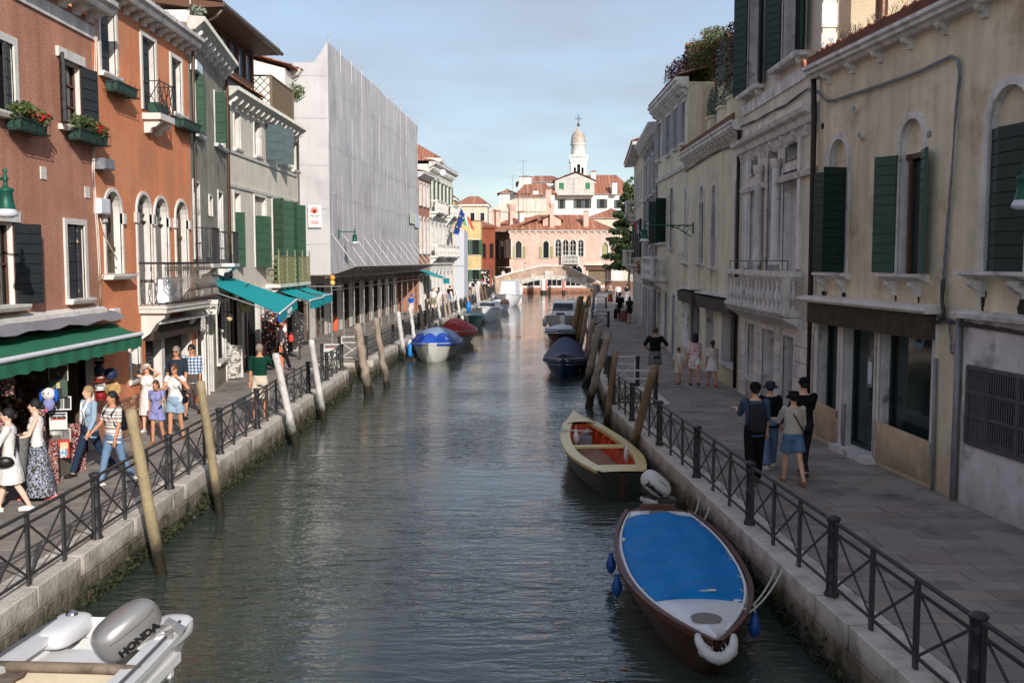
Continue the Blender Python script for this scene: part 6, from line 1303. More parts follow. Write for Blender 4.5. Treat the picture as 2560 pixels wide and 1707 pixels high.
for i, (u, v, dx, m, r, lb) in enumerate(((1468,771,-.5,PGRY,.12,'grey brown pole right of the dark blue cover'), (1460,764,-.5,PBRN,.12,'brown pole carrying a white tag'), (1454,742,-.7,PBRN,.17,'thick yellowish brown pole, tallest on the right bank'), (1446,744,-.6,PGRY,.07,'thin pole before the grey cabin boat'), (1472,740,-.6,PBRN,.12,'dark pole below the far right railing'), (1478,730,-.6,PBRN,.12,'dark pole nearest the bridge foot on the right'), (1483,722,-.5,PBRN,.12,'last dark pole on the right before the bridge'))):
 Yt = {1468:48.5, 1460:51.5, 1454:55, 1446:57, 1472:78, 1478:90, 1483:104}[u]; T = AY(u, v, Yt); pole((T.x+dx, Yt+.5, WZ), T, r, m, lb, 1)
for u, r in ((1408, .0), (1461, .0)): pass
for u, c in ((1358, 'white'), (1364, 'pink'), (1409, 'pink')):
 x = AY(u, 700, 137).x; tt = thing('house_mooring_post', {'1358':'white mooring post seen under the bridge arch','1364':'left pink mooring post seen under the bridge arch','1409':'right pink mooring post seen under the bridge arch'}[str(u)], 'mooring post', (x, 137, -2)); b = MB(); b.tube((0,0,0), (0,0,4.9), .2 if u != 1358 else .34, n=10); b.build('shaft', flat('post_pink' if c == 'pink' else 'post_white', C(206,130,120) if c == 'pink' else C(226,220,214)), tt)
 b = MB(); b.tube((0,0,.0), (0,0,1.75), .23 if u != 1358 else .38, n=10); b.build('dark_foot', flat('wet_post', C(44,40,32)), tt)
# ================================================================ boats
def bprof(t, tr, p=2.2, tm=.42):
 if t < tm: q = t/tm; return tr+(1-tr)*(1-(1-q)**2)
 q = (t-tm)/(1-tm); return max(0, 1-q**p)
class Boat:
 """local frame: bow towards +y, water at z=0"""
 def __init__(s, label, cat, stern, bow, B, fb=.5, bowrise=.3, tr=.7, p=2.2, draft=.25, name='boat', group='moored boats', tm=.42):
  st = Vector(stern)*.92; bo = Vector(bow)*.92; B *= .92; fb *= .97; s.L = (bo-st).length; s.B = B; s.fb = fb; s.br = bowrise; s.tr = tr; s.p = p; s.dr = draft; s.tm = tm
  s.r = thing(name, label, cat, (st.x, st.y, WATER), atan2(bo.y-st.y, bo.x-st.x)-pi/2, group)
 def hb(s, t): return s.B/2*bprof(t, s.tr, s.p, s.tm)
 def sh(s, t): return s.fb+s.br*max(0, t-.35)**1.6/.5+.04*(1-t)
 def kz(s, t): return -s.dr+(s.dr+s.sh(t)*.55)*max(0, (t-.8)/.2)**2
 def yy(s, t, q=1): return s.L*(t if t < .8 else .8+(t-.8)*(.86+.14*q))
 def hull(s, m, m2=None, band=None, n=30):
  rows = []; K = 12
  for i in range(n+1):
   t = i/n; b_ = s.hb(t); z1 = s.sh(t); z0 = s.kz(t); row = []
   for k in range(-K, K+1):
    q = abs(k)/K; x = b_*(q**.55)*(1 if k > 0 else -1)*(.86+.14*q); z = z0+(z1-z0)*q**1.9 if q > 0 else z0; row.append((x, s.yy(t, q), z))
   rows.append(row)
  mb = MB(); mb.grid(rows); st = rows[0]; mb.add(st, [tuple(range(len(st)))]); s.rows = rows
  if m2:   # paint below the band
   for i, f in enumerate(mb.f):
    z = sum(mb.v[k][2] for k in f)/len(f)
    if z < band: mb.m[i] = 1
  s.h = mb.build('hull', [m]+([m2] if m2 else []), s.r); return s.h
 def rail(s, m, w=.07, h=.05, t0=0, t1=.995, n=32, name='gunwale', dz=0, inw=0):
  for sg in (-1, 1):
   b = MB(); rows = []
   for i in range(n+1):
    t = t0+(t1-t0)*i/n; x = max(s.hb(t)-inw, 0.0); z = s.sh(t)+dz; y = s.yy(t)
    rows.append([(sg*(x+.02), y, z-h), (sg*(x+.03), y, z+.012), (sg*max(x-w, 0), y, z+.012), (sg*max(x-w, 0), y, z-h)])
   b.grid(rows, close=True, sm=False); b.build(name, m, s.r)
 def deck(s, t0, t1, m, inset=.05, dz=-.01, camber=.03, name='deck', n=12, k=8, arch=None, edge=0, mats=None, sag=0, parent=None):
  rows = []
  for i in range(n+1):
   t = t0+(t1-t0)*i/n; b_ = max(s.hb(t)-inset, .003); z = s.sh(t)+dz; row = []; a = arch(t) if arch else camber
   if edge: row.append((-(b_+edge*.3), s.yy(t), z-edge))
   for j in range(-k, k+1): q = j/k; row.append((b_*q, s.yy(t), z+a*(1-abs(q)**2.2)+sag*noise.noise(Vector((q*2, t*9, 1)))))
   if edge: row.append(((b_+edge*.3), s.yy(t), z-edge))
   rows.append(row)
  b = MB(); b.grid(rows)
  if edge:
   b.add(rows[0], [tuple(range(len(rows[0])))]); b.add(rows[-1], [tuple(range(len(rows[-1])))])
  return b.build(name, m, parent or s.r)
 def inner(s, t0, t1, m, mf, depth=.45, n=20):
  rows = []
  for i in range(n+1):
   t = t0+(t1-t0)*i/n; b_ = max(s.hb(t)-.09, .01); z1 = s.sh(t)-.01; z0 = z1-depth; y = s.yy(t); row = [(-b_,y,z1),(-b_*.96,y,z1-depth*.5),(-b_*.72,y,z0),(b_*.72,y,z0),(b_*.96,y,z1-depth*.5),(b_,y,z1)]; rows.append(row)
  b = MB(); b.grid(rows, sm=False)
  for i, f in enumerate(b.f):
   if i % 5 == 2: b.m[i] = 1
  b.add(rows[0], [tuple(range(6))]); b.add(rows[-1], [tuple(range(6))]); return b.build('inside', [m, mf], s.r)
 def pt(s, t, side, dz=0, out=0): return Vector((side*(s.hb(t)+out), s.yy(t), s.sh(t)+dz))
 def wpt(s, t, side, dz=0, out=0): return s.mw()@s.pt(t, side, dz, out)
 def mw(s): return Matrix.Translation(s.r.location)@Matrix.Rotation(s.r.rotation_euler[2], 4, 'Z')
def cowl(mb, c, ax, up, l, w, h, m=0, taper=.18, n=20, k=12, ex=.62):
 """rounded engine hood; ax long axis, up direction"""
 ax = Vector(ax).normalized(); sd_ = ax.cross(Vector(up)).normalized(); u_ = sd_.cross(ax); c = Vector(c); rows = []
 def se(v): return (abs(v)**ex)*(1 if v >= 0 else -1)
 for j in range(k+1):
  ph = -pi/2+pi*j/k; r_ = se(cos(ph)); x = se(sin(ph)); row = []
  f = 1-taper*(x+1)/2
  for i in range(n): a = 2*pi*i/n; row.append(c+ax*(l/2*x)+sd_*(w/2*r_*f*se(cos(a)))+u_*(h/2*r_*f*se(sin(a))))
  rows.append(row)
 mb.grid(rows, m, True, close=True); return ax, sd_, u_
def outboard(par, loc, rz, tilt, col, sc=1.0, text=None, tc=None, col2=None, tsize=.12, band=None):
 """tilt 0 = cowl upright; turns about local x"""
 e = bpy.data.objects.new('outboard_motor', None); COL.objects.link(e); e.parent = par; e.location = loc; e.rotation_euler = (tilt, 0, rz); e.scale = (sc, sc, sc)
 b = MB(); cowl(b, (0,0,.36), (0,.12,1), (0,1,0), .58, .40, .62); b.build('cowl', col, e)
 b = MB(); b.box(-.13, .13, -.2, .22, -.04, .12); b.prism([(-.14,-.02),(.12,-.02),(.06,-.75),(-.1,-.75)], -.06, .06, 'x'); b.build('midsection', col2 or col, e)
 b = MB(); b.prism([(-.28,-.62),(.16,-.62),(.16,-.65),(-.28,-.65)], -.13, .13, 'x'); b.tube((0,-.22,-.82), (0,.16,-.82), .06, .045, 10); b.prism([(-.1,-.82),(.1,-.82),(.0,-1.02),(-.08,-1.0)], -.01, .01, 'x')
 for k in range(3): a = 2*pi*k/3; b.obox((.07*cos(a), -.25, -.82+.07*sin(a)), (.06, .012, .04), Matrix.Rotation(a, 3, 'Y')@Matrix.Rotation(.5, 3, 'X'))
 b.build('lower_unit', col2 or col, e)
 b = MB(); b.box(-.12, -.07, .1, .3, -.3, .02); b.box(.07, .12, .1, .3, -.3, .02); b.tube((-.15,.16,.0), (.15,.16,.0), .025, n=8); b.tube((0,.2,.06), (.02,.62,.14), .025, .03, 8); b.box(-.1, .1, .18, .3, -.05, .06); b.build('clamp_bracket', GAL, e)
 if band: b = MB(); cowl(b, (0,0,.36), (0,.12,1), (0,1,0), .12, .412, .635, ex=.62, taper=0); b.build('stripe', band, e)
 if text:
  M1 = Matrix.Translation((.204, 0, .36))@Matrix.Rotation(pi/2, 4, 'Z')@Matrix.Rotation(pi/2, 4, 'X'); text_mesh(text, tsize, tc, e, 'lettering', M1, .003)
  M2 = Matrix.Translation((-.204, 0, .36))@Matrix.Rotation(-pi/2, 4, 'Z')@Matrix.Rotation(pi/2, 4, 'X'); text_mesh(text, tsize, tc, e, 'lettering', M2, .003)
 return e
GRP = mat('white_hull', C(222,222,222), .3, .06, 2, .03, 10, patch=(C(196,194,186), .62, 2, .2)); GRPG = mat('grey_white_hull', C(198,196,190), .4, .1, 2, .05, 10)
VARN = mat('varnished_brown', C(66,42,34), .35, .25, 5, .1, 30); VARN2 = mat('red_brown_trim', C(92,58,46), .5, .25, 5, .1, 30)
def rope(pts, r, label, m=None, sag=.0, thingit=True, group='mooring ropes'):
 pts = [Vector(p) for p in pts]; Q = []
 for a, c in zip(pts, pts[1:]):
  for i in range(8): q = i/8; Q.append(a.lerp(c, q)-Vector((0,0,sag*4*q*(1-q))))
 Q.append(pts[-1]); b = MB(); b.path(Q, r, 6); o = b.build('mooring_rope', m or ROPE); return tag(o, label, 'rope', group)
ROPE = mat('white_rope', C(206,202,192), .9, .2, 30, .6, 80)
def fender(p, col, label, l=.45, r=.1, ring_=True):
 t = thing('boat_fender', label, 'fender', p, group='boat fenders'); b = MB(); b.lathe([(.01,-l/2),(r*.6,-l/2+.03),(r,-l/2+.1),(r,l/2-.1),(r*.6,l/2-.03),(.03,l/2),(.03,l/2+.05)], n=12); b.build('fender_body', col, t)
 b = MB(); b.tube((0,0,l/2+.04), (0,0,l/2+.16), .008, n=5); b.build('fender_line', ROPE, t)
BLU = mat('blue_tarpaulin', C(0,122,192), .7, .16, 2.2, .9, 9, patch=(C(50,128,140), .6, 2.2, .1), spec=.25)
FBLUE = mat('blue_rubber', C(34,80,150), .45, .15, 6, .1, 20)
# 1 blue tarpaulin boat, nearest right
bb = Boat('brown timber boat under a bright blue tarpaulin, white foredeck towards the viewer', 'motorboat', (2.56, 17.2), (2.33, 10.95), 1.78, .46, .10, .60, 2.6, name='motorboat')
bb.hull(VARN); bb.rail(VARN2, .035, .06); bb.deck(.0, .12, GRP, .06, -.015, .02, 'stern_deck'); bb.deck(.74, .985, GRP, .07, -.02, .05, 'foredeck', k=10)
bb.deck(.085, .79, GRP, .04, -.03, .01, 'side_deck')
tp = bb.deck(.085, .76, BLU, .10, .0, name='tarpaulin', n=64, k=14, arch=lambda t: .07+.03*abs(sin(t*24))**.4, edge=.05, sag=.06)
for sg in (-1, 1): b = MB(); b.path([bb.pt(t/30, sg, .0, -.075) for t in range(1, 29)], .02, 6); b.build('white_rim', GRP, bb.r)
b = MB(); p_ = bb.pt(.745, 0); b.obox((-.12, p_.y, p_.z+.11), (.10, .045, .003), Matrix.Rotation(.1, 3, 'Z')@Matrix.Rotation(.12, 3, 'X')); b.build('sail_patch', flat('cream_patch', C(220,216,200)), tp)
p_ = bb.pt(.885, 0); b = MB(); b.lathe([(.16,.0),(.17,.012),(.15,.016),(.13,.012),(.1,.016),(.05,.012),(.0,.02)], (0.02, p_.y, p_.z+.03), 24); b.build('deck_vent', mat('dull_vent', C(120,116,108), .6), bb.r)
p_ = bb.pt(.03, 0); b = MB(); b.lathe([(.15,.0),(.16,.012),(.12,.016),(.0,.014)], (0, p_.y+.06, p_.z+.015), 20); b.build('deck_vent', MATS['dull_vent'], bb.r)
b = MB(); b.prism([(-.52,.3),(.52,.3),(.52,.46),(.3,.50),(.26,.58),(-.26,.58),(-.3,.50),(-.52,.46)], -.05, .04, 'y'); b.build('transom', VARN2, bb.r)
def tilted_motor(boat, cpx, e0, e1, Y, dY, L_, W_, H_, m, up, text, ts, tm, to, leg, legY, m2=None, cond=1.2):
 """outboard swung up out of the water: hood, clamp and lower unit laid along measured directions"""
 e = thing('outboard_motor', None, None, parent=boat.r); iw = boat.mw().inverted(); R3 = iw.to_3x3(); c_ = AY(*cpx, Y); ax = (AY(*e1, Y+dY)-AY(*e0, Y-dY)).normalized(); up = Vector(up); up = (up-ax*up.dot(ax)).normalized()
 b = MB(); cowl(b, iw@c_, R3@ax, R3@up, L_, W_, H_, taper=.12, n=28, k=18, ex=.74); b.build('cowl', m, e); Z_ = ax.cross(up).normalized(); Z_ = -Z_ if Z_.y > 0 else Z_; Y_ = Z_.cross(ax); M_ = Matrix((ax, Y_, Z_)).transposed().to_4x4()
 text_mesh(text, ts, tm, e, 'lettering', iw@Matrix.Translation(c_+Z_*(W_*.5+.004)-Y_*to)@M_, .006, cond=cond)
 on = lambda p, q, d: iw@(c_+ax*p+Y_*q+Z_*d); b = MB(); b.path([on(-L_*.40+L_*.08*i, H_*.12, W_*.5*(1-abs(i-5)**3/420)) for i in range(11)], .004, 4); b.build('hood_seam', flat('seam_dark', C(80,80,82), .5), e)
 b = MB(); b.obox(iw@(c_+Y_*H_*.36+ax*.03+Z_*.09), (.08,.03,.006), (iw@M_).to_3x3()); b.build('hood_badge', flat('badge_grey', C(110,110,112), .4), e)
 GM = mat('greasy_metal', C(84,78,74), .4, .4, 12, .4, 30, metal=.6); P = [iw@AY(*q, Y-.06+legY*i) for i, q in enumerate(leg)]; b = MB(); b.obox(P[0], (.13,.12,.08)); b.obox(P[0].lerp(P[1], .5)+Vector((0,.03,-.05)), (.10,.14,.05), Matrix.Rotation(.5, 3, 'Z')); b.tube(P[0]+Vector((-.16,0,.02)), P[0]+Vector((.16,0,.02)), .03, n=8); b.path([P[0]+Vector((.1,0,0)), P[0]+Vector((.18,-.12,.1)), P[0]+Vector((.05,-.2,.05))], .014, 5); b.build('clamp_bracket', GM, e)
 b = MB(); b.tube(P[0], P[1], .075, .07, 10); b.tube(P[1], P[2], .07, .055, 10, e=.6); b.obox((P[1]+P[2])/2+Vector((0,0,-.05)), (.04,.16,.08), Matrix.Rotation(.6, 3, 'Z')); b.obox(P[2], (.11,.05,.025), Matrix.Rotation(-.5, 3, 'Y')); b.build('lower_unit', m2 or m, e); return e
tilted_motor(bb, (1640,1210), (1603,1183), (1675,1240), 16.3, .02, .56, .34, .34, mat('white_cowl', C(206,204,198), .3, .05, 3, .02, 10), (.25,-.4,.85), 'Johnson', .10, flat('cowl_black', C(30,28,28)), .0, ((1668,1255),(1640,1262),(1616,1252)), .12, cond=1.1)
b = MB()
for i in range(26):
 a = pi*(.0+i/25.0); b.v
pts = [(.19*cos(pi+pi*i/16), bb.L-.16+.24*sin(pi*i/16), bb.sh(1)+.02-.16*sin(pi*i/16)) for i in range(17)]; tt = thing('bow_fender', 'white curved rope-tied fender round the bow of the blue tarpaulin boat', 'fender', bb.r.location, bb.r.rotation_euler[2], 'boat fenders'); b.path(pts, [.03+.032*sin(pi*i/16)**.5 for i in range(17)], 10); b.build('fender_body', mat('fender_white', C(196,196,194), .5, .15, 5, .1, 20), tt)
b = MB()
for i in (4, 8, 12): p0 = Vector(pts[i]); b.path([p0+Vector((.065*cos(a), 0, .065*sin(a))) for a in [k*pi/4 for k in range(9)]], .011, 4)
b.path([pts[4], (0, bb.L-.45, bb.sh(.95)+.03), pts[12]], .01, 4); b.path([pts[6], (0, bb.L-.3, bb.sh(.95)+.04), pts[10]], .01, 4); b.build('fender_line', ROPE, tt)
for i, t_ in enumerate((.15, .3, .45, .58, .68)):
 for sg in (-1, 1):
  a = bb.pt(t_, sg, -.03, -.14); c_ = bb.pt(t_+.02, sg, -.05, .02); b = MB(); b.path([a+Vector((0,0,.04)), c_], .008, 4); b.build('tarp_cord', ROPE, bb.r)
for t_, sg, lb in ((.30, -1, ''), (.38, 1, 'dark blue fender low on the canal side of the tarpaulin boat'), (.55, 1, 'blue round fender under the canal side gunwale of the tarpaulin boat'), (.80, -1, 'blue fender between the tarpaulin boat bow and the quay')):
 if lb: fender(bb.wpt(t_, sg, -.22, .07), FBLUE, lb, .26, .07)
q0 = bb.wpt(.84, -1, .0, .0); rope([q0, (3.45, 12.3, -.02), (fr(12.2)+.0, 12.2, .12)], .012, 'upper white rope tying the tarpaulin boat bow to the railing', sag=.1); rope([q0+Vector((0,.1,.02)), (3.45, 12.55, -.02), (fr(12.5), 12.5, .12)], .012, 'lower, slacker white rope tying the tarpaulin boat bow to the railing', sag=.14)
q0 = bb.wpt(.05, -1, .02, -.02); rope([q0, (3.2, 16.6, 0.0), (fr(16.2), 16.2, .14)], .012, 'white rope from the tarpaulin boat stern to the railing', sag=.12); rope([q0+Vector((0,-.4,0)), (3.25, 15.9, 0.0), (fr(15.6), 15.6, .14)], .012, 'second white rope from the tarpaulin boat stern to the railing', sag=.16)
# 2 yellow boat
YLW = mat('pale_yellow_paint', C(218,198,134), .35, .12, 3, .05, 20, patch=(C(186,166,110), .6, 3, .1)); ORG = mat('orange_red_paint', C(206,78,40), .45, .16, 3, .1, 20, patch=(C(150,60,40), .6, 3, .15)); FLR = mat('worn_red_floor', C(150,112,92), .7, .25, 3, .2, 20)
yb = Boat('yellow decked open boat with an orange-red interior, moored stern first', 'boat', (2.26, 20.0), (1.66, 26.9), 1.62, .52, .24, .56, 2.0, tm=.36)
yb.hull(mat('dark_green_hull', C(34,40,34), .4, .2, 3, .1, 10), VARN, .0); 
for i, f in enumerate(yb.h.data.polygons):
 z = f.center.z; f.material_index = 1 if z > yb.fb-.14 else 0
yb.inner(.10, .80, ORG, FLR, .42); yb.deck(.78, .99, YLW, .02, .02, .05, 'foredeck', k=8)
for sg in (-1, 1):
 rows = []
 for i in range(25):
  t = .02+.80*i/24; b_ = yb.hb(t); rows.append([(sg*(b_+.015), yb.yy(t), yb.sh(t)-.04), (sg*(b_+.02), yb.yy(t), yb.sh(t)+.02), (sg*(b_-.2), yb.yy(t), yb.sh(t)+.035), (sg*(b_-.2), yb.yy(t), yb.sh(t)-.05)])
 b = MB(); b.grid(rows, sm=False); b.build('side_deck', YLW, yb.r)
 for i in range(9): t = .16+i*.07; b = MB(); x = yb.hb(t)-.2; b.beam((sg*x, yb.yy(t), yb.sh(t)-.03), (sg*x*.8, yb.yy(t), yb.sh(t)-.40), .05, .03); b.build('rib', ORG, yb.r)
t_ = .42; b = MB(); z = yb.sh(t_)-.0; b.box(-yb.hb(t_)+.1, yb.hb(t_)-.1, yb.yy(t_)-.09, yb.yy(t_)+.09, z-.02, z+.03); b.build('thwart', YLW, yb.r)
yb.deck(.0, .10, YLW, .02, .02, .01, 'stern_deck'); b = MB(); b.box(-.07, .07, -.03, .02, .05, .5); b.tube((0,-.05,.35), (0,-.05,.12), .03, n=8); b.build('rudder_fitting', VARN, yb.r)
b = MB(); t_ = .72; b.obox((.0, yb.yy(t_), yb.sh(t_)-.3), (.16, .2, .12)); b.sph((.1, yb.yy(.74), yb.sh(t_)-.12), .09); b.build('bilge_pump', GAL, yb.r)
tt = tag(rope([yb.mw()@Vector((-.1, yb.yy(.70), yb.sh(.7)-.1)), yb.mw()@Vector((.12, yb.yy(.66), yb.sh(.7)+.0)), yb.mw()@Vector((-.62, yb.yy(.66), yb.sh(.66)+.05))], .018, 'coiled white rope lying in the yellow boat'), None, None)
fender(yb.mw()@Vector((-.25, yb.yy(.66), yb.sh(.6)-.12)), GRP, 'small white fender lying inside the yellow boat', .3, .08); fender(yb.mw()@Vector((.55, yb.yy(.37), yb.sh(.4)-.12)), GRP, 'white fender lying by the thwart of the yellow boat', .35, .06)
rope([yb.wpt(.12, 1, .03), (2.70, 22.0, -.2), (2.62, 21.9, -.3)], .012, 'green-grey rope from the yellow boat stern to the bronze pole', sag=.1, m=mat('green_rope', C(100,120,104), .9, .2, 20, .5, 60))
# 3 white motorboat with silver engine, bottom left
wb = Boat('white glassfibre motorboat with its silver outboard tilted up, cut by the bottom of the frame', 'motorboat', (-4.55, 11.45), (-4.9, 6.0), 1.72, .62, .1, .9, 2.4, name='motorboat')
wb.hull(GRP); wb.rail(GRP, .22, .06, 0, .9); 
for sg in (-1, 1): b = MB(); cowl(b, (sg*.56, .26, .58), (0,1,0), (0,0,1), .75, .42, .26); b.build('stern_pod', GRP, wb.r)
for sg in (-1, 1): b = MB(); b.path([wb.pt(t/20*.8, sg, .05, -.05) for t in range(1, 21)], .018, 6); b.build('rub_rail', mat('grey_rubber', C(90,90,96), .5), wb.r)
b = MB(); b.box(-.72, .72, 1.18, 1.25, .3, .60); b.box(-.72, .72, .3, 1.18, .3, .40); b.box(-.5, .5, -.02, .06, .0, .42); b.build('transom', GRP, wb.r)
OAK = mat('weathered_oak_trim', C(122,108,92), .6, .3, 4, .3, 20, patch=(C(90,76,64), .55, 5, .1)); b = MB(); b.path([(-.72,1.27,.60),(-.4,1.33,.64),(.1,1.35,.65),(.5,1.33,.64),(.72,1.25,.60)], .055, 8); b.build('wood_coaming', OAK, wb.r)
wb.inner(.26, .6, mat('cream_liner', C(206,194,170), .5), mat('orange_teak', C(164,100,54), .5, .25, 4, .1, 20), .35)
b = MB(); b.box(-.55, .55, 1.7, 1.95, .40, .50); b.build('bench_seat', mat('bench_varnish', C(150,92,50), .35, .25, 4, .1, 20), wb.r)
b = MB(); rows = [[(.35+.6*i/6+.04*sin(j*2), 1.2+.5*j/6, .62+.08*noise.noise(Vector((i*.7, j*.7, 2)))-.05*(j/6)) for i in range(7)] for j in range(7)]; b.grid(rows); b.build('grey_cover', mat('taupe_cover', C(112,98,86), .8, .2, 5, .5, 14), wb.r)
b = MB(); b.lathe([(.055,0),(.05,.03),(.02,.05),(0,.055)], (.56,.1,.70), 12, sx=1.2); b.build('stern_light', flat('chrome', C(190,190,190), .15, 1.0), wb.r)
# tilted silver engine, its hood lying towards the left, lettering along its side
tilted_motor(wb, (318,1572), (250,1630), (388,1518), 9.9, .2, .72, .42, .47, mat('silver_cowl', C(160,158,156), .28, .06, 3, .02, 10, metal=.5), (-.45,-.35,.8), 'HONDA', .098, flat('engine_black', C(24,24,26), .4), .08, ((335,1640),(394,1594),(438,1564)), .12, cond=1.25)
# ---- boats further up the canal
def covered(label, stern, bow, B, hullm, cov, fb, br, ar, tr=.6, p=2.0, m2=None, band=.0, edge=.14, cat='covered boat', cov2=None, peak=None, group='moored boats', t0=.0, t1=.93):
 bt = Boat(label, cat, stern, bow, B, fb, br, tr, p, group=group); bt.hull(hullm, m2, band); bt.rail(GRP if hullm != VARN else VARN2, .05, .05)
 bt.deck(t1-.05, .985, hullm if hullm != BLUE_H else BLUE_H, .05, -.01, .03, 'foredeck')
 arch = peak or (lambda t: ar*(sin(pi*min(max((t-t0)/(t1-t0), 0.03), .97))**.5))
 bt.deck(t0, t1, cov, -.02, .0, name='boat_cover', n=26, k=10, arch=arch, edge=edge, sag=.03)
 if cov2:   # light panel over the crown of the cover
  rows = []
  for i in range(21):
   t = t0+.03+(t1-t0-.06)*i/20; b_ = bt.hb(t)*.86; z = bt.sh(t); a = arch(t); rows.append([(b_*q/8, bt.yy(t), z+a*(1-abs(.86*q/8)**2.2)+.012+.03*noise.noise(Vector((q*.25, t*9, 1)))) for q in range(-8, 9)])
  b = MB(); b.grid(rows); b.build('cover_crown', cov2, bt.r)
 return bt
BLUE_H = mat('navy_hull', C(22,50,92), .35, .15, 3, .05, 10); NAVY = mat('navy_cover', C(44,54,86), .6, .14, 2, .4, 9); LBLU = mat('sky_blue_cover', C(140,164,192), .6, .08, 1.5, .4, 9); RBLU = mat('royal_blue_band', C(28,72,170), .45, .12, 1.5, .4, 9); REDC = mat('red_cover', C(176,56,50), .6, .12, 1.5, .4, 9); WHC = mat('white_cover', C(214,214,216), .6, .06, 2, .3, 9)
nb = covered('navy blue open boat under a navy cover, moored by the leaning bleached poles', (2.55, 46.2), (2.08, 40.7), 1.85, BLUE_H, NAVY, .62, .22, .62, edge=.16, peak=lambda t: .18+.55*max(0, 1-abs(t-.28)/.42)**1.1)
for sg in (-1, 1):
 for dz in (-.10, -.24): b = MB(); b.path([nb.pt(t/24, sg, dz, .015 if dz > -.2 else -.02) for t in range(2, 24)], .014, 5); b.build('white_stripe', GRP, nb.r)
rb = covered('small boat with white and bright blue cover over a dark red hull', (3.2, 63), (2.78, 57.9), 1.95, mat('maroon_hull', C(84,36,38), .4, .15, 3, .05, 10), WHC, .62, .2, .28, edge=.06)
for sg in (-1, 1): b = MB(); rows = [[tuple(rb.pt(t/24, sg, .06, .0)), tuple(rb.pt(t/24, sg, -.10+.05*sin(t*1.3), .035))] for t in range(1, 24)]; b.grid(rows); b.build('blue_valance', mat('blue_valance', C(30,112,180), .6), rb.r); b = MB(); b.path([rb.pt(t/24, sg, -.16, .03) for t in range(1, 25)], .035, 6); b.build('rub_strip', GRPG, rb.r)
outboard(rb.r, (0,-.15,.75), pi, -.5, GRPG, .9)
lb_ = covered('white boat under a light blue cover with a royal blue side band', (-3.75, 53.6), (-3.98, 47.2), 2.45, GRPG, RBLU, .72, .2, .85, tr=.72, p=2.6, edge=.10, cov2=LBLU, peak=lambda t: .26+.40*max(0.0, sin(pi*min(max(t, .02), .98)))**.7)
fender(lb_.wpt(.72, 1, -.35, .1), mat('bright_blue_fender', C(40,130,200), .5), 'bright blue fender on the canal side of the light blue covered boat', .62, .13); fender(lb_.wpt(.45, 1, -.2, .12), GRP, 'white fender on the canal side of the light blue covered boat', .5, .13)
rd = covered('boat hidden under a bright red cover behind the light blue covered boat', (-3.15, 61.0), (-3.3, 55.6), 2.2, GRPG, REDC, .75, .15, .8, tr=.8, edge=.2, peak=lambda t: .34+.36*max(0, 1-abs(t-.62)/.5)**1.4)
GRN = mat('dark_green_gloss', C(20,84,60), .3, .12, 3, .05, 10)
gb = covered('green boat with blue-green cover and a bright blue engine hood', (-2.95, 78.0), (-3.05, 72.6), 1.75, GRN, mat('green_blue_cover', C(96,138,140), .6, .12, 2, .3, 9), .75, .15, .16, edge=.05)
outboard(gb.r, (.35,1.2,.95), pi, 0, mat('bright_blue_hood', C(30,120,196), .5), 1.0)
fender(gb.wpt(.8, 1, -.35, .15), GRP, 'white fender beside the green boat', .6, .14); rope([gb.wpt(.98, -1, 0), gb.wpt(.99, -1, 0)+Vector((-1.2,.6,.4))], .02, 'white rope from the green boat bow to the quay', sag=.15)
def cruiser(label, stern, bow, B, hm, fb, cabin, glass=True, group='moored boats', canopy=False, rails=True):
 bt = Boat(label, 'motorboat', stern, bow, B, fb, .3, .85, 2.6, name='motorboat', group=group); bt.hull(hm); bt.rail(GRPG, .06, .05); bt.deck(.0, .985, GRP, .06, -.01, .06, 'deck')
 t0, t1, h = cabin; b = MB(); w_ = B*.36; y0, y1 = bt.L*t0, bt.L*t1; z = fb+.02
 b.add([(-w_,y0,z),(w_,y0,z),(w_*.8,y1,z+.1),(-w_*.8,y1,z+.1),(-w_*.82,y0+.2,z+h),(w_*.82,y0+.2,z+h),(w_*.7,y1-.75,z+h*.92),(-w_*.7,y1-.75,z+h*.92)], [(0,3,2,1),(4,5,6,7),(0,1,5,4),(1,2,6,5),(2,3,7,6),(3,0,4,7)]); cb = b.build('cabin', WHC if canopy else GRP, bt.r)
 if glass: b = MB(); b.add([(-w_*.72,y1-.18,z+.2),(w_*.72,y1-.18,z+.2),(w_*.66,y1-.68,z+h*.84),(-w_*.66,y1-.68,z+h*.84)], [(0,1,2,3)]); b.v = [(x, y+.035, zz+.03) for x, y, zz in b.v]; b.build('windscreen', GLASS if not canopy else WHC, cb)
 if rails:
  for sg in (-1, 1):
   b = MB(); P_ = [bt.pt(t, sg, .38, -.1) for t in (.5, .62, .74, .86, .95)]+[Vector((0, bt.yy(.99), bt.sh(1)+.38))]; b.path(P_, .016, 5)
   for t in (.5, .62, .74, .86, .95): b.tube(bt.pt(t, sg, .38, -.1), bt.pt(t, sg, 0, -.06), .012, n=5)
   b.build('bow_rail', flat('chrome', C(190,190,190), .15, 1.0), bt.r)
 return bt
cg = cruiser('white cabin cruiser with a grey hull and chrome bow rail, right of mid canal', (4.0, 72.5), (3.15, 65.6), 2.55, GRPG, .95, (.08, .62, .95)); b = MB(); p_ = cg.pt(.9, 0, .1); b.obox(p_, (.25, .1, .06)); b.path([p_+Vector((-.2,0,.02)), p_+Vector((.2,.15,.04))], .03, 5); b.build('anchor_windlass', IRON, cg.r)
fender(cg.wpt(.75, 1, -.4, .15), GRPG, 'pale fender on the left side of the grey hulled cruiser', .55, .15)
sb1 = cruiser('white speedboat with low rail moored behind the green boat', (-1.75, 85.5), (-2.35, 78.6), 2.3, GRP, .85, (.1, .55, .5), glass=True)
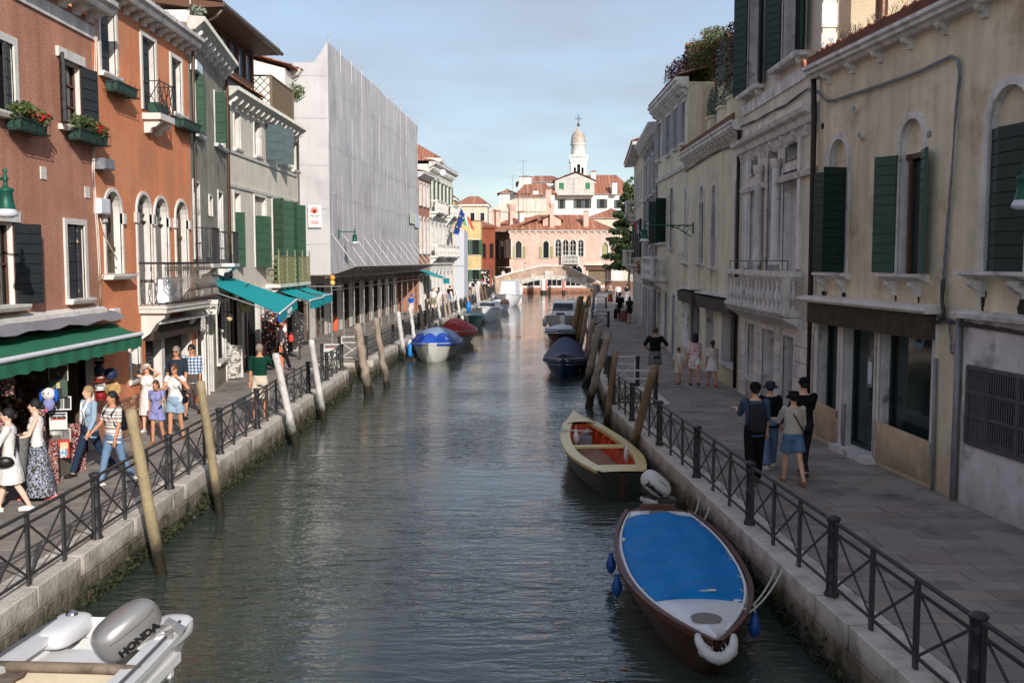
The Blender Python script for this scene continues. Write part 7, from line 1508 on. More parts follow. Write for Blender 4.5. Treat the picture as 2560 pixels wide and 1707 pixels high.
sk = Boat('small white skiff with a wrapped engine and brown bundle in it', 'boat', (-.9, 98.8), (-1.9, 94.0), 1.7, .62, .1, .85, 2.4); sk.hull(GRP); sk.rail(GRPG, .06, .05); sk.inner(.05, .85, GRPG, GRPG, .3); b = MB(); b.sph((.3,.9,.75), (.5,.6,.28)); b.build('white_bundle', WHC, sk.r); b = MB(); b.sph((-.45,1.3,.8), (.42,.5,.3)); b.build('brown_bundle', mat('brown_canvas', C(158,124,104), .8), sk.r)
cw = cruiser('big white canopied cruiser moored in front of the bridge', (-.1, 112.5), (-.65, 104.5), 2.75, GRP, 1.05, (.02, .66, 1.45), canopy=True); 
for k, lbx in enumerate(('upper white fender hanging off the big canopied cruiser', 'lower white fender hanging off the big canopied cruiser')): fender(cw.wpt(.5-.2*k, 1, -.4+.1*k, .2), GRP, lbx, .75, .2)
outboard(cw.r, (-1.0,-.2,1.0), pi, 0, GRP, 1.2)
tb = covered('dark red boat half under a teal cover by the far right quay', (6.1, 93.5), (5.2, 87.5), 1.9, mat('maroon_hull', C(84,36,38)), mat('teal_cover', C(44,128,116), .6, .12, 2, .3, 9), .95, .4, .3, edge=.15)
wb2 = Boat('small white open boat behind the thin pole on the right bank', 'boat', (5.3, 82.5), (4.75, 77.8), 1.8, .7, .2, .7, 2.2); wb2.hull(GRP); wb2.rail(VARN2, .06, .05); wb2.inner(.05, .85, VARN2, VARN2, .3)
# ================================================================ people
def solid(pieces, vox, name, mats, par, sm=2):
 mb = MB()
 for p in pieces:
  if p[0] == 's': mb.sph(p[1], p[2], 12, 8)
  elif p[0] == 'c':
   mb.tube(p[1], p[2], p[3], p[4], 12)
   if len(p) < 6: mb.sph(p[1], p[3], 12, 8); mb.sph(p[2], p[4], 12, 8)
  elif p[0] == 'l': mb.lathe(p[1], p[2], 18, 0, p[3], p[4])
 me = mb.mesh(name, mats); recalc(me); o = bpy.data.objects.new('tmp', me); COL.objects.link(o)
 m = o.modifiers.new('r', 'REMESH'); m.mode = 'VOXEL'; m.voxel_size = vox; m.use_smooth_shade = True
 if sm: s = o.modifiers.new('s', 'SMOOTH'); s.factor = .6; s.iterations = sm
 dg = bpy.context.evaluated_depsgraph_get(); r = bpy.data.meshes.new_from_object(o.evaluated_get(dg)); bpy.data.objects.remove(o); r.name = name
 if not r.materials: r.materials.append(mats)
 for pl in r.polygons: pl.use_smooth = True
 return r
SKIN = {k: mat('skin_'+k, c, .55, .08, 6, .05, 30, coord='O', spec=.3) for k, c in (('light', C(222,172,144)), ('tan', C(196,140,108)), ('pale', C(228,190,168)))}
HAIR = {k: mat('hair_'+k, c, .6, .25, 20, .4, 60, coord='O') for k, c in (('black', C(30,26,26)), ('brown', C(78,54,42)), ('blond', C(160,132,96)), ('grey', C(136,126,116)))}
def V(*a): return Vector(a)
def person(label, pos, face, h=1.72, top=None, sleeve=.45, topz=.86, bottom=('trousers', None), shoes=None, hair='brown', hs='short', hat=None, skin='light', arms=None, legs=(14, -10), fem=False, extra=(), vox=.02, glasses=False, group='pedestrians', look=0, stripes=None):
 """pos ground point; face compass angle of the facing direction in degrees (90 = away, 270 = towards the viewer)"""
 s = h/1.75; t = thing('person', label, 'person', pos, radians(face-90), group); t.scale = (s, s, s); sk = SKIN[skin]; fw = .93 if fem else 1
 tz = lambda z: z
 P = {}
 for sg, k in ((-1, 'L'), (1, 'R')):
  a = radians(legs[0] if sg > 0 else legs[1]); hip = V(sg*.09, 0, .92); kb = radians(max(0, -(legs[0] if sg > 0 else legs[1]))*.9+4)
  kn = hip+V(0, sin(a)*.43, -cos(a)*.43); an = kn+V(0, sin(a-kb)*.41, -cos(a-kb)*.41); P[k+'hip'], P[k+'kn'], P[k+'an'] = hip, kn, an
 low = min(P['Lan'].z, P['Ran'].z)-.075
 for k in list(P): P[k] = P[k]-V(0, 0, low)
 dz = -low; sh = 1.425+dz; sw = .185*fw
 arms = arms or {}; 
 for sg, k in ((-1, 'L'), (1, 'R')):
  S_ = V(sg*sw, 0, sh); a = arms.get(k, ('a', 8 if sg*legs[0] < 0 else -8, 8, 14))
  if a[0] == 'a':
   f, o, bnd = radians(a[1]), radians(a[2]), radians(a[3]); d = V(sg*sin(o), sin(f)*cos(o), -cos(f)*cos(o)); E = S_+d*.29; f2 = f+bnd; d2 = V(sg*sin(o)*.4, sin(f2), -cos(f2)).normalized(); Wr = E+d2*.25
  else: E = V(a[1][0]*sg, a[1][1], a[1][2]+dz); Wr = V(a[2][0]*sg, a[2][1], a[2][2]+dz); d2 = (Wr-E).normalized()
  P[k+'s'], P[k+'e'], P[k+'w'], P[k+'d'] = S_, E, Wr, (Wr-E).normalized()
 hc = V(0, .015, 1.625+dz)
 waist = .128 if fem else .148; hipr = .172 if fem else .162
 tor = [(.10,.84),(hipr,.90),(hipr,.95),(waist,1.10),(.150*fw,1.22),(.172*fw,1.33),(.165*fw,1.40),(.11,1.455),(.055,1.49)]
 T_ = [(r, z+dz) for r, z in tor]
 pc = [('l', T_, (0,0,0), 1, .66), ('c', V(0,0,1.45+dz), V(0,.01,1.56+dz), .052, .05), ('s', hc, (.073,.09,.112)), ('s', hc+V(0,.03,-.06), (.05,.055,.055)), ('s', hc+V(0,.098,-.012), (.013,.02,.02)), ('s', hc+V(-.074,0,-.01), (.012,.02,.03)), ('s', hc+V(.074,0,-.01), (.012,.02,.03))]
 if fem: pc += [('s', V(-.07,.075,1.27+dz), (.065,.06,.07)), ('s', V(.07,.075,1.27+dz), (.065,.06,.07))]
 for k, sg in (('L', -1), ('R', 1)):
  pc += [('c', P[k+'s'], P[k+'e'], .048*fw, .038*fw), ('c', P[k+'e'], P[k+'w'], .038*fw, .026), ('c', P[k+'hip'], P[k+'kn'], .082, .052), ('c', P[k+'kn'], P[k+'kn'].lerp(P[k+'an'], .35)+V(0,-.01,0), .05, .053), ('c', P[k+'kn'].lerp(P[k+'an'], .35)+V(0,-.01,0), P[k+'an'], .052, .034), ('c', P[k+'an']+V(0,-.02,-.03), P[k+'an']+V(0,.12,-.05), .035, .026)]
 me = solid(pc, vox, 'body', sk, t)
 hb = MB()
 for k, sg in (('L', -1), ('R', 1)):
  w, d = P[k+'w'], P[k+'d']; q = d.to_track_quat('Z', 'X'); sd_ = q@V(0,1,0); ac = q@V(1,0,0)
  hb.sph(w+d*.045, (.02,.038,.05), 8, 6, R=Matrix((ac, sd_, d)).transposed())
  for i, ln in enumerate((.062,.072,.068,.052)):
   b0 = w+d*.085+sd_*(-.027+.018*i); b1 = b0+d*ln*.5+ac*.008*sg; hb.tube(b0-d*.02, b1, .009, .008, 5); hb.tube(b1, b1+d*ln*.4+ac*.018*sg, .008, .006, 5)
  hb.path([w+d*.03-sd_*.03, w+d*.06-sd_*.055, w+d*.09-sd_*.055], [.012,.010,.008], 5)
 bm = bmesh.new(); bm.from_mesh(me); h2 = hb.mesh('h', sk); bm.from_mesh(h2); bm.to_mesh(me); bm.free(); bpy.data.meshes.remove(h2); me.materials.clear(); me.materials.append(sk)
 me.polygons.foreach_set('use_smooth', [True]*len(me.polygons)); me.polygons.foreach_set('material_index', [0]*len(me.polygons)); inst('body', me, t)
 head = []
 if top:
  g = .016; tp = [(r+g, z) for r, z in T_ if z-dz > topz-.02 and z-dz < 1.48]
  r0 = tp[0][0] if topz > .86 else hipr+g+.004
  tp = [(r0*.97, topz+dz), (r0, topz+dz+.01)]+[q for q in tp if q[1] > topz+dz+.02]
  if stripes == 'loose': tp = [(max(r, .165*fw+g), z) if z-dz < 1.3 else (r, z) for r, z in tp]
  pc = [('l', tp, (0,0,0), 1, .68)]
  if fem: pc += [('s', V(-.07,.075,1.27+dz), (.08,.072,.082)), ('s', V(.07,.075,1.27+dz), (.08,.072,.082))]
  for k in 'LR':
   if sleeve > 0:
    pc += [('s', P[k+'s'], .065*fw)]; e = P[k+'s'].lerp(P[k+'e'], min(1, sleeve*2)); pc += [('c', P[k+'s'], e, .063*fw, .058*fw, 0)]
    if sleeve > .5: pc += [('s', e, .054), ('c', e, e.lerp(P[k+'w'], min(1, (sleeve-.5)*2)), .054, .042, 0)]
  m_ = solid(pc, vox*.95, 'shirt', top, t, 1); inst('shirt', m_, t)
 kind, bm_ = bottom[0], bottom[1]
 if bm_:
  if kind in ('trousers', 'shorts'):
   ln = bottom[2] if len(bottom) > 2 else (1.0 if kind == 'trousers' else .42)
   pc = [('l', [(hipr*.9,.82+dz),(hipr+.014,.88+dz),(hipr+.012,.96+dz),(waist+.03,1.04+dz)], (0,0,0), 1, .7)]
   wd_ = bottom[3] if len(bottom) > 3 else 0
   for k in 'LR':
    a, b_, c_ = P[k+'hip'], P[k+'kn'], P[k+'an']; q = min(1, ln*2); pc += [('s', a, .098), ('c', a, a.lerp(b_, q), .098, .098+(.068-.098)*q+wd_+(.02 if ln < .5 else 0), 0)]
    if ln > .5: pc += [('s', b_, .066), ('c', b_, b_.lerp(c_, (ln-.5)*2), .067+wd_, .055+wd_, 0)]
   inst(kind, solid(pc, vox*.95, kind, bm_, t, 1), t)
  else:
   z0, z1, r1 = bottom[2], bottom[3], bottom[4]; b = MB(); rows = []
   for j in range(7):
    q = j/6; z = z0+(z1-z0)*q+dz; rr = (waist+.03 if z0 > .98 else hipr+.02)*(1-q)**1.3+max(hipr+.03, r1)*(1-(1-q)**1.3); rows.append([(rr*(1+.06*q*sin(i*2.1))*cos(2*pi*i/36), rr*.78*(1+.06*q*sin(i*2.1+1))*sin(2*pi*i/36), z) for i in range(36)])
   b.grid(rows, close=True); b.build(kind, bm_, t)
 if shoes:
  for k in 'LR': b = MB(); a = P[k+'an']; b.sph(a+V(0,.05,-.045), (.045,.135,.045), 12, 8); b.box(a.x-.043, a.x+.043, a.y-.07, a.y+.16, a.z-.078, a.z-.05); b.build('shoe', shoes, t)
 hm = HAIR[hair]; b = MB()
 if hs != 'bald':
  b.sph(hc+V(0,-.018,.03), (.086,.098,.105), 14, 10)
  if hs in ('long', 'pony'): b.sph(hc+V(0,-.075,-.10 if hs == 'long' else -.08), (.09 if hs == 'long' else .035,.05,.20 if hs == 'long' else .17), 12, 8)
  if hs == 'vlong': b.sph(hc+V(0,-.07,-.14), (.11,.06,.26), 12, 8)
  if hs == 'bun': b.sph(hc+V(0,-.085,.065), .05, 10, 7)
  if hs == 'lowbun': b.sph(hc+V(0,-.115,-.02), .045, 10, 7)
  if hs == 'top': b.sph(hc+V(0,-.03,.13), .035, 8, 6)
 if b.v: b.build('hair', hm, t)
 b = MB()
 for sg in (-1, 1): b.sph(hc+V(sg*.03,.082,.008), (.011,.007,.007), 6, 5)
 b.sph(hc+V(0,.088,-.058), (.022,.008,.005), 6, 4, 1); b.build('face_features', [flat('eye_dark', C(30,24,22), .3), flat('lip', C(176,100,90), .6)], t)
 if glasses: b = MB(); b.sph(hc+V(-.033,.088,.008), (.026,.012,.02), 8, 6); b.sph(hc+V(.033,.088,.008), (.026,.012,.02), 8, 6); b.box(-.07, .07, .085+.015, .095+.015, hc.z+.012, hc.z+.02); b.build('sunglasses', flat('black_glass', C(14,14,14), .15), t)
 if hat:
  k, m_ = hat; b = MB()
  if k == 'cap': b.lathe([(.092,.015),(.096,.05),(.088,.10),(.05,.135),(0.01,.14)], hc+V(0,-.008,.0), 16, sy=1.12); b.lathe([(.075,.02),(.085,.025),(.02,.04)], hc+V(0,.10,.01), 14, sy=1.1)
  if k == 'bucket': b.lathe([(.15,.0),(.155,.005),(.10,.055),(.092,.12),(.03,.13)], hc, 18, sy=1.05)
  if k == 'sun': b.lathe([(.17,.03),(.172,.036),(.10,.05),(.092,.12),(.03,.14)], hc, 18)
  b.build('hat', m_, t)
 for f in extra: f(t, P, hc, dz)
 return t
def strapbag(m, sg=1, z=.86, big=1.0, diag=False):
 def f(t, P, hc, dz):
  b = MB(); x = sg*.26; b.sph((x, .04, z+dz), (.07*big,.17*big,.12*big), 12, 8); b.build('handbag', m, t)
  b = MB(); s0 = -sg if diag else sg; b.path([(x,.10,z+.1+dz),(s0*.10,.115,1.3+dz),(s0*.12,0,1.475+dz),(s0*.10,-.115,1.3+dz),(x,-.10,z+.1+dz)], .012, 5); b.build('bag_strap', m, t)
 return f
def backpack(m, k=1.0):
 def f(t, P, hc, dz):
  b = MB(); cowl(b, (0,-.20,1.18+dz), (0,0,1), (0,-1,0), .46*k, .32*k, .22*k, ex=.6); b.build('backpack', m, t); b = MB()
  for sg in (-1, 1): b.path([(sg*.11,-.14,1.36+dz),(sg*.13,.0,1.475+dz),(sg*.12,.13,1.34+dz),(sg*.14,.06,1.12+dz),(sg*.14,-.10,1.05+dz)], .018, 5)
  b.build('bag_strap', m, t)
 return f
def crossstrap(m): 
 def f(t, P, hc, dz): b = MB(); b.path([(-.12,.0,1.485+dz),(-.02,-.14,1.3+dz),(.16,-.09,1.02+dz)], .012, 5); b.build('bag_strap', m, t)
 return f
def drape(m, col2=None):
 def f(t, P, hc, dz):
  b = MB(); e = P['Le']; rows = [[(e.x-.02+.10*cos(a*pi/4)*(1+.5*q/5), e.y+.14+.16*sin(a*pi/4)*(1-.1*q), e.z-.0-.14*q+.02*sin(a+q)) for a in range(9)] for q in range(6)]; b.grid(rows); b.build('draped_coat', m, t)
 return f
K = dict
cWH = cloth('white_cloth', C(226,222,218)); cBL = cloth('black_cloth', C(24,24,26)); cNV = cloth('navy_cloth', C(44,52,66)); cDN = cloth('denim_blue', C(108,134,164)); cDD = cloth('dark_denim', C(40,54,76)); cLD = cloth('light_denim', C(146,168,188)); cGR = cloth('forest_green_cloth', C(16,58,46)); cST = cloth('stone_beige_cloth', C(208,194,176)); cOL = cloth('olive_cloth', C(132,124,92)); cGY = cloth('grey_shirt', C(176,168,170)); cSL = cloth('slate_blue_cloth', C(66,84,104)); cLV = cloth('lavender_cloth', C(140,142,190)); cCR = cloth('cream_knit', C(190,180,166)); cRD = cloth('rust_cloth', C(140,62,44)); cBU = cloth('bright_blue_cloth', C(34,92,190)); cPK = cloth('pale_pink_cloth', C(224,198,190)); cDG = cloth('charcoal_cloth', C(44,46,52)); cPU = cloth('plum_cloth', C(74,58,78))
fWH = flat('white_shoe', C(222,218,214), .6); fBK = flat('black_shoe', C(30,28,28), .6); fTN = flat('tan_sandal', C(150,104,72), .6)
def pattern(name, kind, cs, sc):
 if name in MATS: return MATS[name]
 m = bpy.data.materials.new(name); MATS[name] = m; m.use_nodes = True; t = m.node_tree; p = t.nodes['Principled BSDF']; p.inputs['Roughness'].default_value = .9; co = nn(t, 'ShaderNodeTexCoord').outputs['Object']
 if kind == 'stripe':
  sp = nn(t, 'ShaderNodeSeparateXYZ'); t.links.new(co, sp.inputs[0]); mu = nn(t, 'ShaderNodeMath', operation='MULTIPLY'); mu.inputs[1].default_value = sc; t.links.new(sp.outputs[2], mu.inputs[0]); fr_ = nn(t, 'ShaderNodeMath', operation='FRACT'); t.links.new(mu.outputs[0], fr_.inputs[0]); f = fr_.outputs[0]
 elif kind == 'check':
  sp = nn(t, 'ShaderNodeSeparateXYZ'); t.links.new(co, sp.inputs[0]); o_ = []
  for i in (0, 2): mu = nn(t, 'ShaderNodeMath', operation='MULTIPLY'); mu.inputs[1].default_value = sc; t.links.new(sp.outputs[i], mu.inputs[0]); fr_ = nn(t, 'ShaderNodeMath', operation='FRACT'); t.links.new(mu.outputs[0], fr_.inputs[0]); gt = nn(t, 'ShaderNodeMath', operation='GREATER_THAN'); gt.inputs[1].default_value = .55; t.links.new(fr_.outputs[0], gt.inputs[0]); o_.append(gt.outputs[0])
  ad = nn(t, 'ShaderNodeMath', operation='ADD'); t.links.new(o_[0], ad.inputs[0]); t.links.new(o_[1], ad.inputs[1]); hf = nn(t, 'ShaderNodeMath', operation='MULTIPLY'); hf.inputs[1].default_value = .49; t.links.new(ad.outputs[0], hf.inputs[0]); f = hf.outputs[0]
 else: v = nn(t, 'ShaderNodeTexNoise'); v.inputs['Scale'].default_value = sc; v.inputs['Detail'].default_value = 1; t.links.new(co, v.inputs[0]); f = v.outputs[0]
 cr = nn(t, 'ShaderNodeValToRGB'); cr.color_ramp.interpolation = 'CONSTANT'; el = cr.color_ramp.elements
 el[0].position = cs[0][0]; el[0].color = cs[0][1]; el[1].position = cs[1][0]; el[1].color = cs[1][1]
 for q, c_ in cs[2:]: e = el.new(q); e.color = c_
 t.links.new(f, cr.inputs[0]); t.links.new(cr.outputs[0], p.inputs['Base Color']); return m
STR = pattern('striped_cloth', 'stripe', ((0, C(226,220,214)), (.3, C(150,132,128)), (.5, C(226,220,214)), (.68, C(64,62,78)), (.76, C(226,220,214)), (.9, C(150,132,128))), 5.2)
PLD = pattern('plaid_cloth', 'check', ((0, C(214,220,228)), (.3, C(120,140,166)), (.8, C(50,66,92))), 13)
FLO = pattern('floral_skirt_cloth', 'noise', ((0, C(54,60,54)), (.44, C(92,100,84)), (.5, C(188,186,206)), (.56, C(110,112,150)), (.62, C(60,74,60))), 22)
FLP = pattern('pink_floral_cloth', 'noise', ((0, C(150,74,84)), (.38, C(214,150,156)), (.44, C(234,222,220)), (.62, C(196,110,120))), 20)
CHK = pattern('checked_shorts_cloth', 'check', ((0, C(30,30,32)), (.3, C(80,80,84)), (.8, C(190,190,192))), 26)
FLW = pattern('leaf_print_cloth', 'noise', ((0, C(110,120,104)), (.40, C(226,222,214)), (.62, C(196,172,140))), 24)
GRP_ = 'pedestrians on the left walkway'; GRR = 'pedestrians on the right walkway'
raised = ('p', (.36,.10,1.52), (.13,.12,1.66))
person('woman in white shirt and white pleated skirt with a black handbag, nearest on the left', G(30,1278), 200, 1.62, cWH, .95, .95, ('skirt', cWH, 1.02, .52, .26), fWH, 'black', 'lowbun', arms={'R': ('a', 30, 6, 70), 'L': ('a', 30, 6, 70)}, fem=True, extra=(strapbag(flat('black_leather', C(26,24,26), .4), -1, .9, .8),), group=GRP_, vox=.017, legs=(16,-12), skin='pale')
person('woman in a white sleeveless top and long floral skirt, grey coat over her arm', G(98,1248), 205, 1.64, cWH, 0, .95, ('skirt', FLO, 1.02, .12, .34), flat('pink_shoe', C(206,110,110)), 'black', 'lowbun', arms={'L': ('a', 25, 8, 50), 'R': ('a', 20, 8, 60)}, fem=True, extra=(drape(cloth('grey_coat', C(112,112,108))),), group=GRP_, vox=.017, skin='pale')
person('blond woman in a light denim shirt with a white scarf and dark jeans', G(228,1186), 235, 1.66, cLD, .95, .78, ('trousers', cDD), fBK, 'blond', 'short', arms={'L': ('a', 10, 10, 20)}, fem=True, legs=(24,-20), extra=(lambda t, P, hc, dz: (lambda b: (b.path([(-.09,.13,1.0+dz),(-.07,.15,1.3+dz),(-.06,.03,1.49+dz),(.06,-.05,1.49+dz),(.07,.1,1.42+dz),(.05,.15,1.05+dz)], .03, 6), b.build('scarf', cWH, t)))(MB()),), group=GRP_, vox=.017)
person('woman in a striped tunic and light blue jeans with a black backpack', G(288,1208), 238, 1.63, STR, .4, .80, ('trousers', cDN), fWH, 'black', 'lowbun', fem=True, skin='tan', stripes='loose', arms={'R': ('a', 20, 10, 30)}, legs=(18,-14), extra=(backpack(cBL, .8),), group=GRP_, vox=.017)
person('girl in a white dress and patterned cap with both hands raised to her head', G(372,1078), 265, 1.52, cWH, 0, .9, ('dress', cWH, 1.1, .45, .24), fWH, 'brown', 'long', ('cap', FLW), arms={'L': raised, 'R': raised}, fem=True, group=GRP_, legs=(6,-4))
person('small girl in a lavender romper in front of the other walkers', G(394,1108), 262, 1.34, cLV, .3, .9, ('shorts', cLV, .30, .04), fTN, 'brown', 'long', fem=True, skin='tan', arms={'L': ('a', 30, 25, 60)}, group=GRP_, vox=.018, legs=(8,-8))
person('woman in a white sleeveless shirt and denim shorts, hair in a bun, sunglasses on', G(441,1101), 262, 1.66, cWH, .2, .88, ('shorts', cLD, .32, .02), fTN, 'brown', 'bun', glasses=True, fem=True, skin='tan', arms={'L': ('p', (.34,.05,1.2), (.18,.1,1.38)), 'R': ('a', 35, 5, 60)}, extra=(strapbag(cBL, -1, .95, .7),), group=GRP_, vox=.018, legs=(10,-6))
person('grey-haired man in a navy T-shirt and sunglasses behind the woman in white', AY(440, 861, 23.4).xy.to_3d(), 268, 1.82, cNV, .45, .84, ('shorts', cDG, .5, .02), fBK, 'grey', 'short', glasses=True, skin='tan', group=GRP_, vox=.019)
person('dark-haired man in a blue and white plaid shirt and sunglasses', G(483,1036), 265, 1.79, PLD, .7, .80, ('shorts', cloth('brown_shorts', C(92,82,76)), .46, .02), fBK, 'black', 'short', glasses=True, skin='tan', legs=(18,-12), arms={'L': ('a', 8, 8, 10)}, group=GRP_, vox=.019)
person('man in a dark green T-shirt and beige shorts seen from behind, holding up a camera', G(652,1050), 82, 1.84, cGR, .5, .80, ('shorts', cST, .48, .02), fWH, 'grey', 'short', skin='tan', legs=(6,-8), arms={'R': ('p', (.34,.12,1.22), (.34,.36,1.42)), 'L': ('a', -4, 6, 8)}, extra=(lambda t, P, hc, dz: (lambda b: (b.obox(P['Rw']+V(0,.08,.05), (.07,.05,.05)), b.tube(P['Rw']+V(0,.12,.05), P['Rw']+V(0,.22,.05), .04, n=10), b.build('camera', flat('camera_black', C(20,20,22), .4), t)))(MB()),), group=GRP_, vox=.019)
person('man in a pale shirt and black trousers walking past the souvenir stall', G(704,925), 20, 1.74, cGY, .9, .86, ('trousers', cBL), fBK, 'black', 'bald', skin='tan', legs=(22,-20), group=GRP_)
for (u, v, Y, f, h, tp, bt, hr, lb, kw) in (
(1028,0,70,85,1.45,cBU,('shorts',cWH,.5,.02),'brown','child in a bright blue T-shirt and blue cap near the far scaffold',K(hat=('cap',cBU))),
(1065,719,78,268,1.66,cBL,('shorts',cWH,.3,.02),'blond','woman in a black top and white shorts near the far teal awning',K(fem=True,sleeve=0,glasses=True)),
(1074,717,81,268,1.70,cPU,('trousers',cDD),'black','person in purple half hidden behind the woman in black',{}),
(1083,720,76,268,1.76,cWH,('shorts',cOL,.5,.02),'grey','man in a white printed T-shirt and olive shorts',{}),
(1097,719,77.5,268,1.76,cWH,('shorts',cST,.5,.02),'black','man in a white T-shirt with a dark bag strap across his chest',K(extra=(crossstrap(cBL),))),
(1125,714,83,80,1.78,cBL,('trousers',cDN),'brown','man in a black T-shirt carrying a reddish bag, seen from behind',K(extra=(strapbag(cRD,1,1.0,1.2),))),
(1146,698,114,90,1.68,cPK,('shorts',cPK,.5,.02),'blond','person in pale pink clothes, left of a similar pair',K(fem=True)),
(1161,698,116,95,1.64,cPK,('dress',cPK,1.0,.5,.24),'grey','woman in a pale pink dress, right of a similar pair',K(fem=True)),
(1155,687,135,270,1.75,cBL,('trousers',cDD),'black','person in black at the crowded end of the left street',{}),
(1163,683,140,265,1.70,cWH,('trousers',cDG),'brown','person in white at the back of the left street crowd',{}),
(1169,688,132,92,1.72,cPU,('trousers',cDD),'brown','person in dark purple in the left street crowd',{}),
(1177,685,134,268,1.74,cLD,('shorts',cWH,.4,.02),'brown','person in a light blue shirt in the left street crowd',{}),
(1175,700,118,268,1.30,cWH,('shorts',cDG,.4,.02),'black','child in white in front of the left street crowd',{}),
(1190,691,126,88,1.70,cGR,('trousers',cDD),'black','person in green in the left street crowd',{}),
(1184,702,108,88,1.72,cNV,('trousers',cST),'black','person in navy nearest the railing at the end of the left quay',{}),
(1196,697,117,268,1.66,cWH,('shorts',cST,.4,.02),'blond','person in cream by the far left railing',K(fem=True)),
(1206,690,124,268,1.66,cWH,('trousers',cWH),'black','person in white beside the souvenir rack near the bridge',{}),
(1258,680,131.2,270,1.66,cPK,('trousers',cDD),'brown','person stepping onto the left end of the bridge',K(z=1.0))):
 x = (u-1280)/F*Y; kw = dict(kw); z = kw.pop('z', 0); person(lb, (x, Y, z), f, h, tp, kw.pop('sleeve', .45), .85, bt, fWH, hr, 'short', vox=.034, group=GRP_, **kw)
T = AY(1313, 656, BY+1.6); person('person in a pale top walking up the bridge', (T.x, BY+1.7, T.z-1.66), 0, 1.66, cPK, .45, .85, ('trousers', cDD), fWH, 'brown', 'short', vox=.034, fem=True, group='people on the bridge')
# right walkway
person('man in a slate blue shirt with a black backpack and black cap, seen from behind', G(1884,1210), 88, 1.77, cSL, .55, .84, ('trousers', cBL, 1, .02), fBK, 'black', 'short', ('cap', cBL), skin='light', legs=(14,-12), arms={'L': ('a', 40, 6, 60), 'R': ('a', 6, 6, 8)}, extra=(backpack(cDG, 1.05),), group=GRR, vox=.017)
person('person in a navy bucket hat and black top with light blue jeans', G(1922,1168), 86, 1.62, cBL, .95, .84, ('trousers', cDN, 1, .03), fWH, 'black', 'short', ('bucket', cNV), fem=True, group=GRR, vox=.018)
person('woman in a cream blouse, denim shorts and black hat with bare legs', G(1980,1208), 94, 1.62, cCR, .95, .96, ('shorts', cloth('mid_denim', C(92,120,150)), .36, .03), fTN, 'black', 'short', ('bucket', cBL), fem=True, stripes='loose', skin='light', legs=(-16,16), arms={'L': ('a', 30, 12, 60), 'R': ('a', 10, 8, 30)}, extra=(crossstrap(cBL),), group=GRR, vox=.017)
person('man dressed in black with a black cap, rightmost of the group of four', G(2006,1188), 98, 1.77, cBL, .7, .80, ('trousers', cDG, 1, .01), fBK, 'black', 'short', ('cap', cBL), legs=(14,-14), arms={'R': ('a', 35, 6, 60), 'L': ('a', 20, 5, 60)}, group=GRR, vox=.017)
person('man in a black T-shirt and checked shorts with a topknot, seen from behind', G(1637,962), 90, 1.80, cBL, .5, .82, ('shorts', CHK, .34, .03), fBK, 'brown', 'top', skin='tan', legs=(10,-10), arms={'L': ('p', (.33,-.02,1.2), (.2,.2,1.1)), 'R': ('p', (.36,-.02,1.2), (.22,.2,1.12))}, group=GRR)
person('small boy in a white printed T-shirt and beige shorts', G(1696,961), 88, 1.17, FLW, .5, .80, ('shorts', cST, .46, .04), fBK, 'brown', 'short', skin='tan', legs=(14,-14), group=GRR, vox=.022)
person('woman with long black hair in a pink floral tunic', G(1735,963), 92, 1.64, FLP, .6, .55, ('shorts', cWH, .3, .01), fBK, 'black', 'vlong', skin='tan', fem=True, stripes='loose', legs=(-14,10), group=GRR)
person('girl in a white skirt and leafy print blouse with a ponytail', G(1780,965), 94, 1.42, FLW, .5, .95, ('skirt', cWH, 1.03, .62, .25), flat('red_sandal', C(190,80,70)), 'black', 'pony', skin='tan', fem=True, legs=(-10,14), group=GRR)
person('man in a black T-shirt and cap pulling the luggage, seen from behind', AY(1550,729,63).xy.to_3d(), 80, 1.82, cBL, .5, .84, ('shorts', cDG, .5, .02), fBK, 'brown', 'short', ('cap', cBL), skin='tan', extra=(backpack(cBL, .9),), group=GRR, vox=.026)
person('woman with long fair-brown hair and a black backpack beside the luggage', G(1573,808), 92, 1.66, cDG, .3, .72, ('shorts', cDG, .3, .01), fTN, 'brown', 'vlong', skin='tan', fem=True, extra=(backpack(cBL, .9),), group=GRR, vox=.026)
person('woman in a white hat and long rust-coloured skirt walking towards the viewer', G(1526,762), 268, 1.64, cCR, .5, .95, ('skirt', cRD, 1.02, .3, .24), fWH, 'brown', 'short', ('sun', cWH), fem=True, group=GRR, vox=.03)
person('man in a white T-shirt and navy shorts on the far right quay', G(1545,759), 265, 1.78, cWH, .5, .82, ('shorts', cNV, .5, .03), fWH, 'black', 'short', group=GRR, vox=.03)
person('person in a dark T-shirt at the far end of the right quay', AY(1568,710,90).xy.to_3d(), 90, 1.72, cDG, .5, .82, ('trousers', cGY), fBK, 'black', 'short', group=GRR, vox=.03)
for (u, v, m, lb) in ((1543,800,cBL,'black rolling suitcase standing on the right walkway'), (1559,807,cloth('dusty_pink_shell', C(136,88,80)),'dusty pink rolling suitcase with a soft bag strapped on top')):
 p = G(u, v); t = thing('suitcase', lb, 'suitcase', p, .1, 'luggage'); b = MB(); cowl(b, (0,0,.40), (0,0,1), (0,1,0), .66, .44, .28, ex=.4, taper=0); b.build('shell', m, t); b = MB(); b.path([(-.12,-.1,.7),(-.12,-.1,1.02),(.12,-.1,1.02),(.12,-.1,.7)], .012, 5); b.build('handle', GAL, t); b = MB(); 
 for x in (-.16, .16): b.tube((x,-.02,.035), (x,.02,.035), .035, n=8)
 b.build('wheel', fBK, t)
 if 'pink' in lb: tt = thing('soft_bag', 'beige soft bag strapped on top of the dusty pink suitcase', 'bag', (p.x, p.y, .80)); b = MB(); b.sph((0,0,0), (.22,.16,.10), 12, 8); b.build('bag_body', cCR, tt)
